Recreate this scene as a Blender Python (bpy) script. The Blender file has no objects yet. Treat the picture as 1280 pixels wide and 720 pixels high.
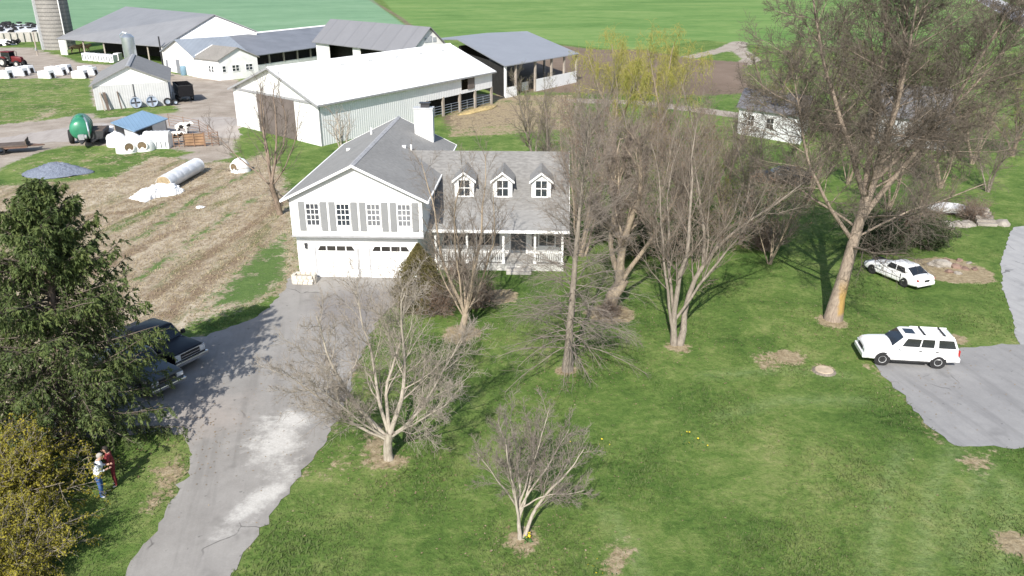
import bpy, bmesh, math, random
import numpy as np
from mathutils import Vector, Matrix

# ------------------------------------------------------------------ camera, sky, sun, exposure
sc = bpy.context.scene
COL = sc.collection
R = math.radians
CAM_H, PITCH, FOC = 17.3, R(22.0), 1000.0
cam_d = bpy.data.cameras.new('camera'); cam = bpy.data.objects.new('camera', cam_d); COL.objects.link(cam)
cam.location = (0, 0, CAM_H); cam.rotation_euler = (R(90) - PITCH, 0, 0)
cam_d.sensor_width = 36.0; cam_d.lens = FOC / 1280 * 36.0
cam_d.clip_start = 0.5; cam_d.clip_end = 6000
sc.camera = cam
SUN_EL, SUN_AZ = R(38), R(12)          # light travels towards +Y, SUN_AZ to the right of it
world = bpy.data.worlds.new('World'); sc.world = world; world.use_nodes = True
wt = world.node_tree; bgn = wt.nodes['Background']
sky = wt.nodes.new('ShaderNodeTexSky'); sky.sky_type = 'NISHITA'; sky.sun_disc = False
sky.sun_elevation = SUN_EL; sky.sun_rotation = R(180) + SUN_AZ
sky.air_density = 1.0; sky.dust_density = 1.2; sky.ozone_density = 1.0
wt.links.new(sky.outputs[0], bgn.inputs[0]); bgn.inputs[1].default_value = 0.12
sd = bpy.data.lights.new('sun', 'SUN'); sd.energy = 4.6; sd.angle = R(0.5); sd.color = (1.0, 0.955, 0.88)
sun = bpy.data.objects.new('sun', sd); COL.objects.link(sun)
_tr = Vector((math.sin(SUN_AZ)*math.cos(SUN_EL), math.cos(SUN_AZ)*math.cos(SUN_EL), -math.sin(SUN_EL)))
sun.rotation_euler = _tr.to_track_quat('-Z', 'Y').to_euler(); sun.location = (-20, -60, 60)
vs = sc.view_settings
vs.view_transform = 'Standard'; vs.look = 'None'; vs.gamma = 1.0; vs.use_curve_mapping = False
vs.exposure = 0.60
sc.cycles.max_bounces = 6; sc.cycles.transparent_max_bounces = 4

def gp(px, py, h=0.0):
    """surveyed ground position (metres) of a point of the site"""
    u = (px - 640) / FOC; v = (py - 360) / FOC
    z = (CAM_H - h) / (math.sin(PITCH) + v*math.cos(PITCH))
    return Vector((u*z, z*(math.cos(PITCH) - v*math.sin(PITCH)), h))

# ------------------------------------------------------------------ materials
class NB:
    def __init__(s, name):
        s.m = bpy.data.materials.new(name); s.m.use_nodes = True
        s.t = s.m.node_tree; s.b = s.t.nodes['Principled BSDF']; s._tc = None
    def n(s, k, **kw):
        nd = s.t.nodes.new(k)
        for a, v in kw.items(): setattr(nd, a, v)
        return nd
    def put(s, sock, v):
        if isinstance(v, bpy.types.NodeSocket): s.t.links.new(v, sock)
        else:
            if isinstance(v, (tuple, list)) and len(v) == 3 and sock.type == 'RGBA': v = (*v, 1)
            sock.default_value = v
    def co(s):
        if s._tc is None: s._tc = s.n('ShaderNodeTexCoord').outputs['Object']
        return s._tc
    def wpos(s): return s.n('ShaderNodeNewGeometry').outputs['Position']
    def noise(s, scale, detail=4, rough=0.55, vec=None, dist=0.0):
        nd = s.n('ShaderNodeTexNoise'); s.put(nd.inputs['Vector'], vec if vec is not None else s.co())
        nd.inputs['Scale'].default_value = scale; nd.inputs['Detail'].default_value = detail
        nd.inputs['Roughness'].default_value = rough; nd.inputs['Distortion'].default_value = dist
        return nd.outputs['Fac']
    def voro(s, scale, vec=None, feature='F1', out='Distance'):
        nd = s.n('ShaderNodeTexVoronoi', feature=feature); s.put(nd.inputs['Vector'], vec if vec is not None else s.co())
        nd.inputs['Scale'].default_value = scale; return nd.outputs[out]
    def wave(s, scale, vec=None, axis='Z', prof='SAW', dist=0.0):
        nd = s.n('ShaderNodeTexWave', wave_type='BANDS', bands_direction=axis, wave_profile=prof)
        s.put(nd.inputs['Vector'], vec if vec is not None else s.co())
        nd.inputs['Scale'].default_value = scale; nd.inputs['Distortion'].default_value = dist
        return nd.outputs['Fac']
    def mapv(s, vec=None, rot=(0, 0, 0), scale=(1, 1, 1), loc=(0, 0, 0)):
        nd = s.n('ShaderNodeMapping'); s.put(nd.inputs['Vector'], vec if vec is not None else s.co())
        nd.inputs['Rotation'].default_value = rot; nd.inputs['Scale'].default_value = scale; nd.inputs['Location'].default_value = loc
        return nd.outputs[0]
    def ramp(s, fac, stops, interp='LINEAR'):
        nd = s.n('ShaderNodeValToRGB'); s.put(nd.inputs[0], fac); cr = nd.color_ramp; cr.interpolation = interp
        while len(cr.elements) < len(stops): cr.elements.new(0.5)
        for e, (p, c) in zip(cr.elements, stops):
            e.position = p; e.color = (c, c, c, 1) if isinstance(c, (int, float)) else (*c, 1)
        return nd.outputs[0]
    def mix(s, fac, a, b, mode='MIX'):
        nd = s.n('ShaderNodeMix', data_type='RGBA', blend_type=mode)
        s.put(nd.inputs[0], fac); s.put(nd.inputs[6], a); s.put(nd.inputs[7], b); return nd.outputs[2]
    def math(s, op, a, b=0.0, c=0.0):
        nd = s.n('ShaderNodeMath', operation=op); s.put(nd.inputs[0], a); s.put(nd.inputs[1], b); s.put(nd.inputs[2], c); return nd.outputs[0]
    def smooth(s, v, lo, hi):
        nd = s.n('ShaderNodeMapRange', interpolation_type='SMOOTHSTEP'); s.put(nd.inputs[0], v)
        nd.inputs[1].default_value = lo; nd.inputs[2].default_value = hi; return nd.outputs[0]
    def attr(s, name):
        nd = s.n('ShaderNodeAttribute'); nd.attribute_name = name; sp = s.n('ShaderNodeSeparateColor')
        s.t.links.new(nd.outputs['Color'], sp.inputs[0]); return sp.outputs
    def bump(s, h, strength=0.4, dist=0.05):
        nd = s.n('ShaderNodeBump'); s.put(nd.inputs['Height'], h); nd.inputs['Strength'].default_value = strength
        nd.inputs['Distance'].default_value = dist; s.t.links.new(nd.outputs[0], s.b.inputs['Normal'])
    def done(s, col, rough=0.8, metal=0.0, spec=0.3, coat=0.0):
        s.put(s.b.inputs['Base Color'], col); s.put(s.b.inputs['Roughness'], rough); s.put(s.b.inputs['Metallic'], metal)
        s.b.inputs['Specular IOR Level'].default_value = spec
        if coat: s.b.inputs['Coat Weight'].default_value = coat; s.b.inputs['Coat Roughness'].default_value = 0.05
        return s.m

def mat_plain(name, c, rough=0.7, var=0.18, scale=3.0, metal=0.0, spec=0.3, coat=0.0, bump=0.0):
    b = NB(name); nz = b.noise(scale, 5, 0.6)
    lo = tuple(x*(1-var) for x in c); hi = tuple(min(1, x*(1+var)) for x in c)
    if bump: b.bump(b.noise(scale*6, 4), bump, 0.02)
    return b.done(b.ramp(nz, [(0.3, lo), (0.7, hi)]), rough, metal, spec, coat)

def mat_siding(name, c, pitch=0.13, dirt=0.12, axis='Z', depth=0.012):
    """lapped or ribbed boards: relief by bump, a little weathering"""
    b = NB(name); w = b.wave(0.314159/pitch, axis=axis, prof='SAW' if axis == 'Z' else 'SIN')
    b.bump(w, 0.7, depth)
    nz = b.noise(0.8, 6, 0.65); st = b.noise(1.2, 4, 0.6, vec=b.mapv(scale=(2.0, 2.0, 0.25)))
    col = b.ramp(nz, [(0.25, tuple(x*(1-dirt) for x in c)), (0.6, c)])
    col = b.mix(b.math('MULTIPLY', b.smooth(st, 0.55, 0.8), dirt*1.6), col, tuple(x*0.6 for x in c))
    return b.done(col, 0.6, 0, 0.35)

def mat_shingle(name, c, var=0.25):
    b = NB(name)
    br = b.n('ShaderNodeTexNoise'); b.put(br.inputs['Vector'], b.mapv(scale=(3.2, 7.0, 9.0))); br.inputs['Scale'].default_value = 1.0; br.inputs['Detail'].default_value = 3
    big = b.noise(0.35, 5, 0.6); strk = b.noise(0.9, 4, 0.6, vec=b.mapv(scale=(1.5, 0.25, 1)))
    a = b.ramp(br.outputs['Fac'], [(0.3, tuple(x*(1-var) for x in c)), (0.7, tuple(x*(1+var) for x in c))])
    col = b.mix(0.35, a, b.ramp(big, [(0.3, tuple(x*0.72 for x in c)), (0.7, tuple(x*1.15 for x in c))]))
    col = b.mix(b.math('MULTIPLY', b.smooth(strk, 0.5, 0.75), 0.3), col, tuple(x*0.65 for x in c))
    wv = b.wave(0.314159/0.16, axis='Z', prof='SAW'); b.bump(wv, 0.4, 0.01)
    return b.done(col, 0.9, 0, 0.2)

def mat_metalroof(name, c, rough=0.55, rib=0.9, axis='X', stain=0.25, rot=0.0):
    b = NB(name); v = b.mapv(rot=(0, 0, rot)); w = b.wave(0.314159/rib, vec=v, axis=axis, prof='SIN')
    b.bump(b.smooth(w, 0.85, 1.0), 0.5, 0.04)
    st = b.noise(0.25, 6, 0.7); fine = b.noise(1.6, 5, 0.7, vec=b.mapv(vec=v, scale=(1.5, 0.2, 1) if axis == 'X' else (0.2, 1.5, 1)))
    col = b.ramp(st, [(0.3, tuple(x*(1-stain) for x in c)), (0.65, c)])
    col = b.mix(b.math('MULTIPLY', b.smooth(fine, 0.5, 0.8), stain), col, tuple(x*0.6 for x in c))
    seam = b.math('MULTIPLY', b.smooth(w, 0.93, 1.0), 0.35)
    col = b.mix(seam, col, tuple(x*0.7 for x in c))
    return b.done(col, rough, 0.0, 0.4)

def mat_bark(name, c, c2, sc_=3.0, lich=None):
    b = NB(name); v = b.mapv(scale=(1, 1, 0.25)); nz = b.noise(sc_*4, 6, 0.7, vec=v); big = b.noise(sc_*0.5, 4, 0.6)
    col = b.ramp(nz, [(0.3, c2), (0.62, c)])
    col = b.mix(b.smooth(big, 0.5, 0.75), col, tuple(0.55*x + 0.45*y for x, y in zip(c2, c)))
    if lich:
        z = b.n('ShaderNodeSeparateXYZ'); b.put(z.inputs[0], b.co())
        low = b.math('MULTIPLY', b.smooth(z.outputs[2], 2.6, 1.2), b.smooth(z.outputs[2], 0.25, 0.55))
        side = b.smooth(b.math('ADD', b.math('MULTIPLY', z.outputs[0], 2.0), b.noise(2.5, 3)), 0.35, 0.75)
        col = b.mix(b.math('MULTIPLY', low, side), col, lich)
    b.bump(nz, 0.7, 0.03)
    return b.done(col, 0.95, 0, 0.1)

def mat_leaf(name, stops, scale=1.6, trans=0.25):
    b = NB(name); nz = b.noise(scale, 4, 0.6); fine = b.noise(scale*9, 2)
    v = b.math('ADD', b.math('MULTIPLY', nz, 0.6), b.math('MULTIPLY', fine, 0.4))
    col = b.ramp(v, stops)
    m = b.done(col, 0.7, 0, 0.25)
    tr = b.n('ShaderNodeBsdfTranslucent'); b.put(tr.inputs[0], col); mx = b.n('ShaderNodeMixShader'); mx.inputs[0].default_value = trans
    b.t.links.new(b.b.outputs[0], mx.inputs[1]); b.t.links.new(tr.outputs[0], mx.inputs[2])
    b.t.links.new(mx.outputs[0], b.t.nodes['Material Output'].inputs[0]); return m

# ------------------------------------------------------------------ mesh builder
class MB:
    def __init__(s): s.v = []; s.f = []
    def add(s, vs_, fs):
        o = len(s.v); s.v += [tuple(p) for p in vs_]; s.f += [tuple(i + o for i in f) for f in fs]; return s
    def box(s, c, d, rz=0.0, rot=None, taper=1.0):
        M = rot if rot is not None else Matrix.Rotation(rz, 3, 'Z'); c = Vector(c); pts = []
        for z in (-.5, .5):
            k = taper if z > 0 else 1.0
            for x, y in ((-.5, -.5), (.5, -.5), (.5, .5), (-.5, .5)):
                pts.append(c + M @ Vector((x*d[0]*k, y*d[1]*k, z*d[2])))
        return s.add(pts, [(3, 2, 1, 0), (4, 5, 6, 7), (0, 1, 5, 4), (1, 2, 6, 5), (2, 3, 7, 6), (3, 0, 4, 7)])
    def prism(s, poly, ext):
        n = len(poly); e = Vector(ext); P = [Vector(p) for p in poly]
        nrm = Vector((0, 0, 0))
        for i in range(n): nrm += P[i].cross(P[(i+1) % n])
        if nrm.dot(e) > 0: P.reverse()
        return s.add(P + [p + e for p in P], [tuple(range(n)), tuple(range(2*n-1, n-1, -1))] +
                     [((i+1) % n, i, n+i, n+(i+1) % n) for i in range(n)])
    def slab(s, a, b, c, d, th=0.12): return s.prism([a, b, c, d], (0, 0, -th))
    def cyl(s, p0, p1, r0, r1=None, n=12, caps=True):
        r1 = r0 if r1 is None else r1; p0, p1 = Vector(p0), Vector(p1); t = (p1 - p0).normalized()
        a = Vector((0, 0, 1)) if abs(t.z) < 0.9 else Vector((1, 0, 0)); u = t.cross(a).normalized(); w = t.cross(u)
        ring = lambda p, r: [p + u*math.cos(2*math.pi*i/n)*r + w*math.sin(2*math.pi*i/n)*r for i in range(n)]
        fs = [(i, n+i, n+(i+1) % n, (i+1) % n) for i in range(n)]
        if caps: fs += [tuple(range(n)), tuple(range(2*n-1, n-1, -1))]
        return s.add(ring(p0, r0) + ring(p1, r1), fs)
    def tube(s, pts, r, n=6):
        for a, b in zip(pts[:-1], pts[1:]): s.cyl(a, b, r, r, n)
        return s
    def loft(s, rings, close=True, caps=True):
        n = len(rings[0]); vs_ = [p for r in rings for p in r]; fs = []
        for k in range(len(rings)-1):
            for i in range(n if close else n-1):
                j = (i+1) % n; fs.append((k*n+i, k*n+j, (k+1)*n+j, (k+1)*n+i))
        if caps: fs += [tuple(range(n-1, -1, -1)), tuple(range((len(rings)-1)*n, len(rings)*n))]
        return s.add(vs_, fs)
    def lathe(s, prof, n=20, c=(0, 0, 0), M=None, loop=False):
        c = Vector(c); rings = []
        for r, z in prof:
            rings.append([c + ((M @ Vector((r*math.cos(2*math.pi*i/n), r*math.sin(2*math.pi*i/n), z))) if M else
                               Vector((r*math.cos(2*math.pi*i/n), r*math.sin(2*math.pi*i/n), z))) for i in range(n)])
        if loop: return s.loft(rings + [rings[0]], caps=False)
        return s.loft(rings)

def link(name, me, mat, parent=None):
    o = bpy.data.objects.new(name, me); COL.objects.link(o)
    for m in (mat if isinstance(mat, (list, tuple)) else [mat]):
        if m: me.materials.append(m)
    if parent: o.parent = parent
    return o
def mk(name, mb, mat, parent=None, smooth=False, bevel=0.0, loc=None, seg=2):
    me = bpy.data.meshes.new(name); me.from_pydata(mb.v, [], mb.f)
    bm = bmesh.new(); bm.from_mesh(me); bmesh.ops.remove_doubles(bm, verts=bm.verts, dist=1e-5); bmesh.ops.recalc_face_normals(bm, faces=bm.faces)
    if bevel:
        es = [e for e in bm.edges if len(e.link_faces) == 2 and e.calc_face_angle(0) > 0.5]
        bmesh.ops.bevel(bm, geom=es, offset=bevel, segments=seg, affect='EDGES', clamp_overlap=True, profile=0.6)
    bm.to_mesh(me); bm.free()
    if smooth:
        me.polygons.foreach_set('use_smooth', [True]*len(me.polygons))
        if smooth != 'all': me.set_sharp_from_angle(angle=R(smooth if isinstance(smooth, (int, float)) and smooth > 1 else 40))
    o = link(name, me, mat, parent)
    if loc is not None: o.location = loc
    return o
def mk_np(name, V, F, mat, parent=None, smooth=False):
    """V (n,3), F (m,k) arrays"""
    me = bpy.data.meshes.new(name); V = np.asarray(V, np.float32); F = np.asarray(F, np.int32); k = F.shape[1]
    me.vertices.add(len(V)); me.vertices.foreach_set('co', V.ravel())
    me.loops.add(F.size); me.loops.foreach_set('vertex_index', F.ravel())
    me.polygons.add(len(F)); me.polygons.foreach_set('loop_start', np.arange(0, F.size, k, dtype=np.int32))
    if smooth: me.polygons.foreach_set('use_smooth', np.ones(len(F), bool))
    me.update(calc_edges=True); me.validate()
    return link(name, me, mat, parent)
def tag(o, label=None, cat=None, group=None, kind=None):
    for k, v in (('label', label), ('category', cat), ('group', group), ('kind', kind)):
        if v: o[k] = v
    return o
def thing(name, label, cat, loc=(0, 0, 0), rz=0.0, group=None, scale=1.0):
    o = bpy.data.objects.new(name, None); COL.objects.link(o); o.empty_display_size = 0.3
    o.location = loc; o.rotation_euler = (0, 0, rz); o.scale = (scale,)*3
    return tag(o, label, cat, group)
KIDS = {}
def dup(o, loc=None, rz=None, label=None, group=None, scale=None, parent=None):
    c = o.copy(); COL.objects.link(c)
    if parent: c.parent = parent
    for ch in list(o.children): dup(ch, parent=c)
    if loc is not None: c.location = loc
    if rz is not None: c.rotation_euler = (0, 0, rz)
    if scale is not None: c.scale = scale if isinstance(scale, (tuple, list)) else (scale,)*3
    if label: c['label'] = label
    if group: c['group'] = group
    return c
rnd = random.Random(7)
# ------------------------------------------------------------------ ground
def G2(pts): return [gp(*p).xy for p in pts]
def sdf(X, Y, poly):
    """signed distance, negative inside"""
    P = np.array([(p[0], p[1]) for p in poly]); d = np.full(X.shape, 1e18); inside = np.zeros(X.shape, bool)
    n = len(P)
    for i in range(n):
        a, b = P[i], P[(i+1) % n]; e = b - a
        wx, wy = X - a[0], Y - a[1]; t = np.clip((wx*e[0] + wy*e[1])/max(e@e, 1e-9), 0, 1)
        d = np.minimum(d, (wx - e[0]*t)**2 + (wy - e[1]*t)**2)
        c = ((a[1] <= Y) != (b[1] <= Y)) & (X < e[0]*(Y - a[1])/(e[1] if abs(e[1]) > 1e-9 else 1e-9) + a[0])
        inside ^= c
    d = np.sqrt(d); return np.where(inside, -d, d)
def dline(X, Y, pts):
    d = np.full(X.shape, 1e18)
    for a, b in zip(pts[:-1], pts[1:]):
        a = np.array(a); b = np.array(b); e = b - a; wx, wy = X - a[0], Y - a[1]
        t = np.clip((wx*e[0] + wy*e[1])/max(e@e, 1e-9), 0, 1); d = np.minimum(d, (wx - e[0]*t)**2 + (wy - e[1]*t)**2)
    return np.sqrt(d)
def inz(d, w): return np.clip(0.5 - d/(2*w), 0, 1)

DRIVE = [(150, 735), (200, 655), (238, 588), (236, 548), (196, 540), (128, 548), (60, 545), (70, 500), (120, 470), (190, 432), (262, 418), (322, 396), (352, 368), (370, 344),
         (528, 349), (505, 372), (474, 398), (452, 440), (436, 492), (412, 545), (372, 600), (338, 646), (300, 700), (280, 735)]
PAD = [(1092, 452), (1130, 448), (1196, 437), (1262, 430), (1330, 424), (1400, 424), (1420, 566), (1290, 560), (1225, 558), (1188, 556), (1160, 530), (1128, 494), (1104, 470)]
LANE = [(1268, 284), (1258, 305), (1251, 330), (1254, 362), (1266, 398), (1276, 432)]
STRAW = [(-60, 235), (0, 232), (60, 228), (140, 222), (190, 196), (260, 196), (300, 205), (330, 190), (352, 215), (365, 260), (372, 300), (378, 345), (345, 370), (300, 385),
         (240, 405), (190, 430), (120, 470), (60, 500), (-80, 540)]
YARD = [(-60, 60), (40, 60), (110, 80), (170, 82), (215, 90), (240, 92), (300, 100), (320, 118), (298, 162), (290, 196), (255, 205), (190, 190), (120, 184), (60, 190), (-60, 240)]
YGRASS = [[(-60, 100), (50, 98), (112, 98), (118, 140), (60, 150), (-60, 162)], [(118, 134), (218, 132), (226, 140), (120, 148)], [(282, 152), (300, 150), (312, 162), (290, 166)],
          [(92, 66), (130, 68), (160, 80), (100, 78)], [(12, 205), (80, 182), (190, 184), (245, 190), (150, 210), (70, 240), (0, 240)], [(212, 86), (272, 100), (215, 92)]]
BROWN = [(585, 52), (660, 52), (745, 62), (800, 62), (870, 74), (938, 78), (930, 90), (948, 116), (880, 119), (780, 118), (712, 116), (640, 114), (575, 108)]
BROWN2 = [(545, 145), (620, 128), (690, 132), (700, 152), (640, 158), (560, 165)]
FIELDL = [(-500, -10), (455, -10), (480, 12), (515, 38), (520, 60), (330, 60), (0, 40), (-500, 45)]
FIELDR = [(470, -10), (2000, -30), (1600, 60), (1230, 60), (960, 58), (880, 50), (800, 62), (745, 60), (660, 50), (540, 50), (505, 30)]
BROWNBANDS = [[(96, 352), (170, 312), (232, 282)], [(190, 372), (255, 322), (330, 272), (350, 252)], [(110, 270), (180, 262), (225, 246), (262, 230)], [(205, 398), (262, 350), (300, 322)]]
GREENAREA = [(236, 392), (262, 360), (300, 322), (345, 292), (368, 280), (374, 345), (345, 372), (300, 386)]
GREENSTRIPS = [[(196, 282), (252, 245), (300, 222), (318, 214)], [(170, 300), (215, 268)], [(120, 300), (176, 268), (210, 252)], [(172, 350), (236, 304), (296, 262), (326, 244)], [(262, 372), (345, 330), (362, 322)]]
MULCH = [((487, 577), .6), ((652, 676), .6), ((709, 463), .5), ((848, 434), .6), ((1040, 402), .8), ((627, 370), 1.0), ((762, 392), 1.3), ((576, 418), 1.0), ((1030, 463), .5),
         ((1190, 338), 2.3), ((1270, 680), .7), ((985, 446), .8), ((1195, 424), .6)]
DRY = [[(500, 560), (470, 600), (430, 560), (470, 520)], [(1190, 565), (1250, 560), (1262, 600), (1205, 595)], [(185, 585), (232, 560), (238, 590), (205, 640), (170, 640)], [(930, 440), (1000, 432), (1010, 455), (950, 470)],
       [(380, 620), (440, 545), (455, 470), (470, 480), (440, 560), (395, 640)], [(740, 690), (800, 670), (790, 730), (740, 730)], [(1085, 448), (1130, 490), (1190, 556), (1178, 562), (1120, 500), (1078, 456)],
       [(560, 118), (640, 118), (720, 118), (720, 160), (640, 168), (560, 172)]]
TRACKS = [[(1196, 558), (1170, 600), (1158, 660), (1155, 730)], [(1235, 580), (1210, 640), (1200, 700)]]
MOW = [[(1130, 560), (1105, 620), (1090, 725)], [(1262, 600), (1252, 720)], [(760, 640), (790, 690), (800, 730)], [(900, 520), (980, 500), (1080, 500)], [(880, 470), (990, 462), (1060, 470)]]
LANEFARM = [(600, 120), (690, 125), (800, 128), (930, 145)]
TRACKFIELD = [(860, 72), (905, 62), (925, 52), (922, 62), (940, 74), (930, 80)]

def axis_grid(segs):
    out = []
    for a, b, st in segs: out += list(np.arange(a, b, st))
    return np.array(out + [segs[-1][1]])
gx = axis_grid([(-2600, -400, 120), (-400, -140, 8), (-140, -60, 1.6), (-60, -32, .7), (-32, 34, .4), (34, 60, .9), (60, 160, 3), (160, 500, 10), (500, 2600, 120)])
gy = axis_grid([(-120, 10, 8), (10, 60, .4), (60, 100, .7), (100, 170, 1.6), (170, 460, 5), (460, 1000, 30), (1000, 4000, 150)])
GX, GY = np.meshgrid(gx, gy)
def zones(X, Y):
    z = {k: np.zeros(X.shape) for k in ('straw', 'yard', 'brown', 'fl', 'fr', 'bare', 'green')}
    z['straw'] = inz(sdf(X, Y, G2(STRAW)), 1.6)
    yd = inz(sdf(X, Y, G2(YARD)), 1.5)
    for p in YGRASS: yd = yd*(1 - inz(sdf(X, Y, G2(p)), 1.3))
    z['yard'] = np.maximum(yd, inz(dline(X, Y, G2(LANEFARM)) - 1.8, .7))
    z['yard'] = np.maximum(z['yard'], inz(dline(X, Y, G2(TRACKFIELD)) - 1.8, 1.2))
    z['straw'] *= (1 - yd)
    z['straw'] = np.maximum(z['straw'], .62*inz(sdf(X, Y, G2([(-60, 165), (30, 150), (60, 128), (85, 140), (40, 160), (-60, 180)])), 2))
    z['brown'] = np.maximum(inz(sdf(X, Y, G2(BROWN)), 4), .75*inz(sdf(X, Y, G2(BROWN2)), 2.0))
    z['brown'] = np.maximum(z['brown'], .8*inz(dline(X, Y, G2([(440, -14), (470, 4), (500, 22), (522, 40)])) - 1.2, 1.5))
    z['fl'] = inz(sdf(X, Y, G2(FIELDL)), 3); z['fr'] = inz(sdf(X, Y, G2(FIELDR)), 3)
    for p, r in MULCH:
        c = gp(*p); z['bare'] = np.maximum(z['bare'], inz(np.hypot(X - c.x, Y - c.y) - r, .45))
    for p in DRY: z['bare'] = np.maximum(z['bare'], .62*inz(sdf(X, Y, G2(p)), .7))
    for p in GREENSTRIPS: z['green'] = np.maximum(z['green'], .78*inz(dline(X, Y, G2(p)) - .5, 1.3))
    z['soil'] = np.zeros(X.shape); z['pale'] = np.zeros(X.shape)
    for p in BROWNBANDS: z['soil'] = np.maximum(z['soil'], .85*inz(dline(X, Y, G2(p)) - .6, 1.2))
    for p in TRACKS + MOW: z['pale'] = np.maximum(z['pale'], inz(dline(X, Y, G2(p)) - .22, .35))
    for p in YGRASS: z['bare'] = np.maximum(z['bare'], .36*inz(sdf(X, Y, G2(p)), 1.3))
    for p in (DRIVE, PAD): z['bare'] = np.maximum(z['bare'], .56*inz(np.abs(sdf(X, Y, G2(p))) - .18, .34))
    z['green'] = np.maximum(z['green'], .66*inz(sdf(X, Y, G2(GREENAREA)), 1.5))
    return z
ZN = zones(GX, GY)

def lawn_nodes(b, vec):
    n1 = b.noise(0.13, 5, 0.65, vec=vec, dist=.6); n2 = b.noise(0.8, 6, 0.72, vec=vec, dist=.8); n3 = b.noise(4.2, 6, 0.8, vec=vec)
    v = b.math('ADD', b.math('MULTIPLY', n1, .36), b.math('ADD', b.math('MULTIPLY', n2, .36), b.math('MULTIPLY', n3, .28)))
    col = b.ramp(v, [(.34, (.022, .048, .010)), (.42, (.060, .114, .024)), (.50, (.108, .172, .040)), (.57, (.178, .225, .070)), (.67, (.31, .295, .135))])
    return col, n3
def make_ground_mat():
    b = NB('ground'); P = b.co()
    A = b.attr('za'); B = b.attr('zb'); C = b.attr('zc')
    lawn, n3 = lawn_nodes(b, P)
    e1 = b.noise(0.7, 6, 0.7); e2 = b.noise(3.2, 5, 0.7); en = b.math('ADD', b.math('MULTIPLY', e1, .55), b.math('MULTIPLY', e2, .45))
    def mask(a, w=.9, lo=.38, hi=.62): return b.smooth(b.math('ADD', a, b.math('MULTIPLY', b.math('SUBTRACT', en, .5), w*2)), lo, hi)
    a0, a1 = gp(180, 330), gp(330, 230); ang = math.atan2(a1.y - a0.y, a1.x - a0.x)
    rows = b.mapv(rot=(0, 0, -ang), scale=(.12, 1, 1))
    # mapping node rotates after scaling, so rotate first
    rows = b.mapv(vec=b.mapv(rot=(0, 0, -ang)), scale=(.22, 1, 1))
    r1 = b.noise(.38, 6, .68, vec=rows, dist=.6); r2 = b.noise(2.0, 6, .75, vec=rows, dist=.5); r3 = b.noise(1.6, 7, .78)
    rv = b.math('ADD', b.math('MULTIPLY', r1, .34), b.math('ADD', b.math('MULTIPLY', r2, .26), b.math('MULTIPLY', r3, .40)))
    straw = b.ramp(rv, [(.34, (.12, .095, .058)), (.43, (.255, .20, .14)), (.52, (.395, .33, .245)), (.61, (.53, .465, .36)), (.71, (.64, .585, .48))])
    gmask = b.smooth(b.math('ADD', b.math('MULTIPLY', b.noise(.33, 5, .65, vec=rows, dist=.4), .8), b.math('MULTIPLY', en, .3)), .575, .70)
    straw = b.mix(gmask, straw, b.ramp(en, [(.35, (.07, .105, .03)), (.65, (.17, .18, .07))]))
    straw = b.mix(mask(C[1], .9), straw, b.ramp(en, [(.35, (.13, .095, .06)), (.65, (.29, .215, .15))]))
    straw = b.mix(mask(C[0], .9), straw, b.ramp(en, [(.35, (.05, .11, .025)), (.65, (.13, .19, .06))]))
    g1 = b.noise(.35, 6, .65); g2 = b.noise(6, 6, .75)
    gv = b.math('ADD', b.math('MULTIPLY', g1, .6), b.math('MULTIPLY', g2, .4))
    yard = b.ramp(gv, [(.33, (.21, .175, .14)), (.5, (.33, .285, .24)), (.66, (.43, .385, .335))])
    brown = b.ramp(b.math('ADD', b.math('MULTIPLY', b.noise(.06, 6, .7), .6), b.math('MULTIPLY', g2, .4)), [(.33, (.125, .09, .065)), (.55, (.2, .15, .115)), (.7, (.3, .235, .19))])
    fv = b.mapv(scale=(.55, 1, 1)); f1 = b.noise(.035, 7, .72, vec=fv, dist=1.0); f2 = b.noise(.35, 6, .78, vec=fv)
    fvv = b.math('ADD', b.math('MULTIPLY', f1, .6), b.math('MULTIPLY', f2, .4))
    fl = b.ramp(fvv, [(.36, (.12, .225, .13)), (.52, (.17, .29, .17)), (.66, (.23, .34, .22))])
    fr = b.ramp(fvv, [(.34, (.07, .15, .035)), (.48, (.125, .22, .06)), (.58, (.18, .265, .085)), (.68, (.27, .31, .13))])
    bare = b.ramp(b.math('ADD', b.math('MULTIPLY', e2, .5), b.math('MULTIPLY', n3, .5)), [(.33, (.15, .115, .065)), (.5, (.30, .24, .15)), (.66, (.46, .39, .27))])
    c = b.mix(b.math('MULTIPLY', C[2], b.math('MULTIPLY', b.smooth(e2, .3, .6), .42)), lawn, (.30, .36, .17))
    c = b.mix(mask(B[1], .5), c, fr); c = b.mix(mask(B[0], .5), c, fl)
    c = b.mix(mask(A[0], 1.0), c, straw); c = b.mix(mask(A[1], .9), c, yard); c = b.mix(mask(A[2], .7), c, brown)
    c = b.mix(mask(B[2], 1.3), c, bare)
    b.bump(b.math('ADD', n3, b.math('MULTIPLY', e1, 1.5)), .9, .09)
    return b.done(c, .95, 0, .12)
GROUND_MAT = make_ground_mat()
ny, nx = GX.shape
idx = np.arange(nx*ny).reshape(ny, nx)
F = np.stack([idx[:-1, :-1], idx[:-1, 1:], idx[1:, 1:], idx[1:, :-1]], -1).reshape(-1, 4)
V = np.stack([GX, GY, np.zeros_like(GX)], -1).reshape(-1, 3)
ground = mk_np('ground', V, F, GROUND_MAT); tag(ground, kind='structure')
def setcol(o, name, a, b_, c):
    at = o.data.color_attributes.new(name, 'FLOAT_COLOR', 'POINT')
    at.data.foreach_set('color', np.stack([a, b_, c, np.ones_like(a)], -1).astype(np.float32).ravel())
setcol(ground, 'za', ZN['straw'].ravel(), ZN['yard'].ravel(), ZN['brown'].ravel())
setcol(ground, 'zb', ZN['fl'].ravel(), ZN['fr'].ravel(), ZN['bare'].ravel())
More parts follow.
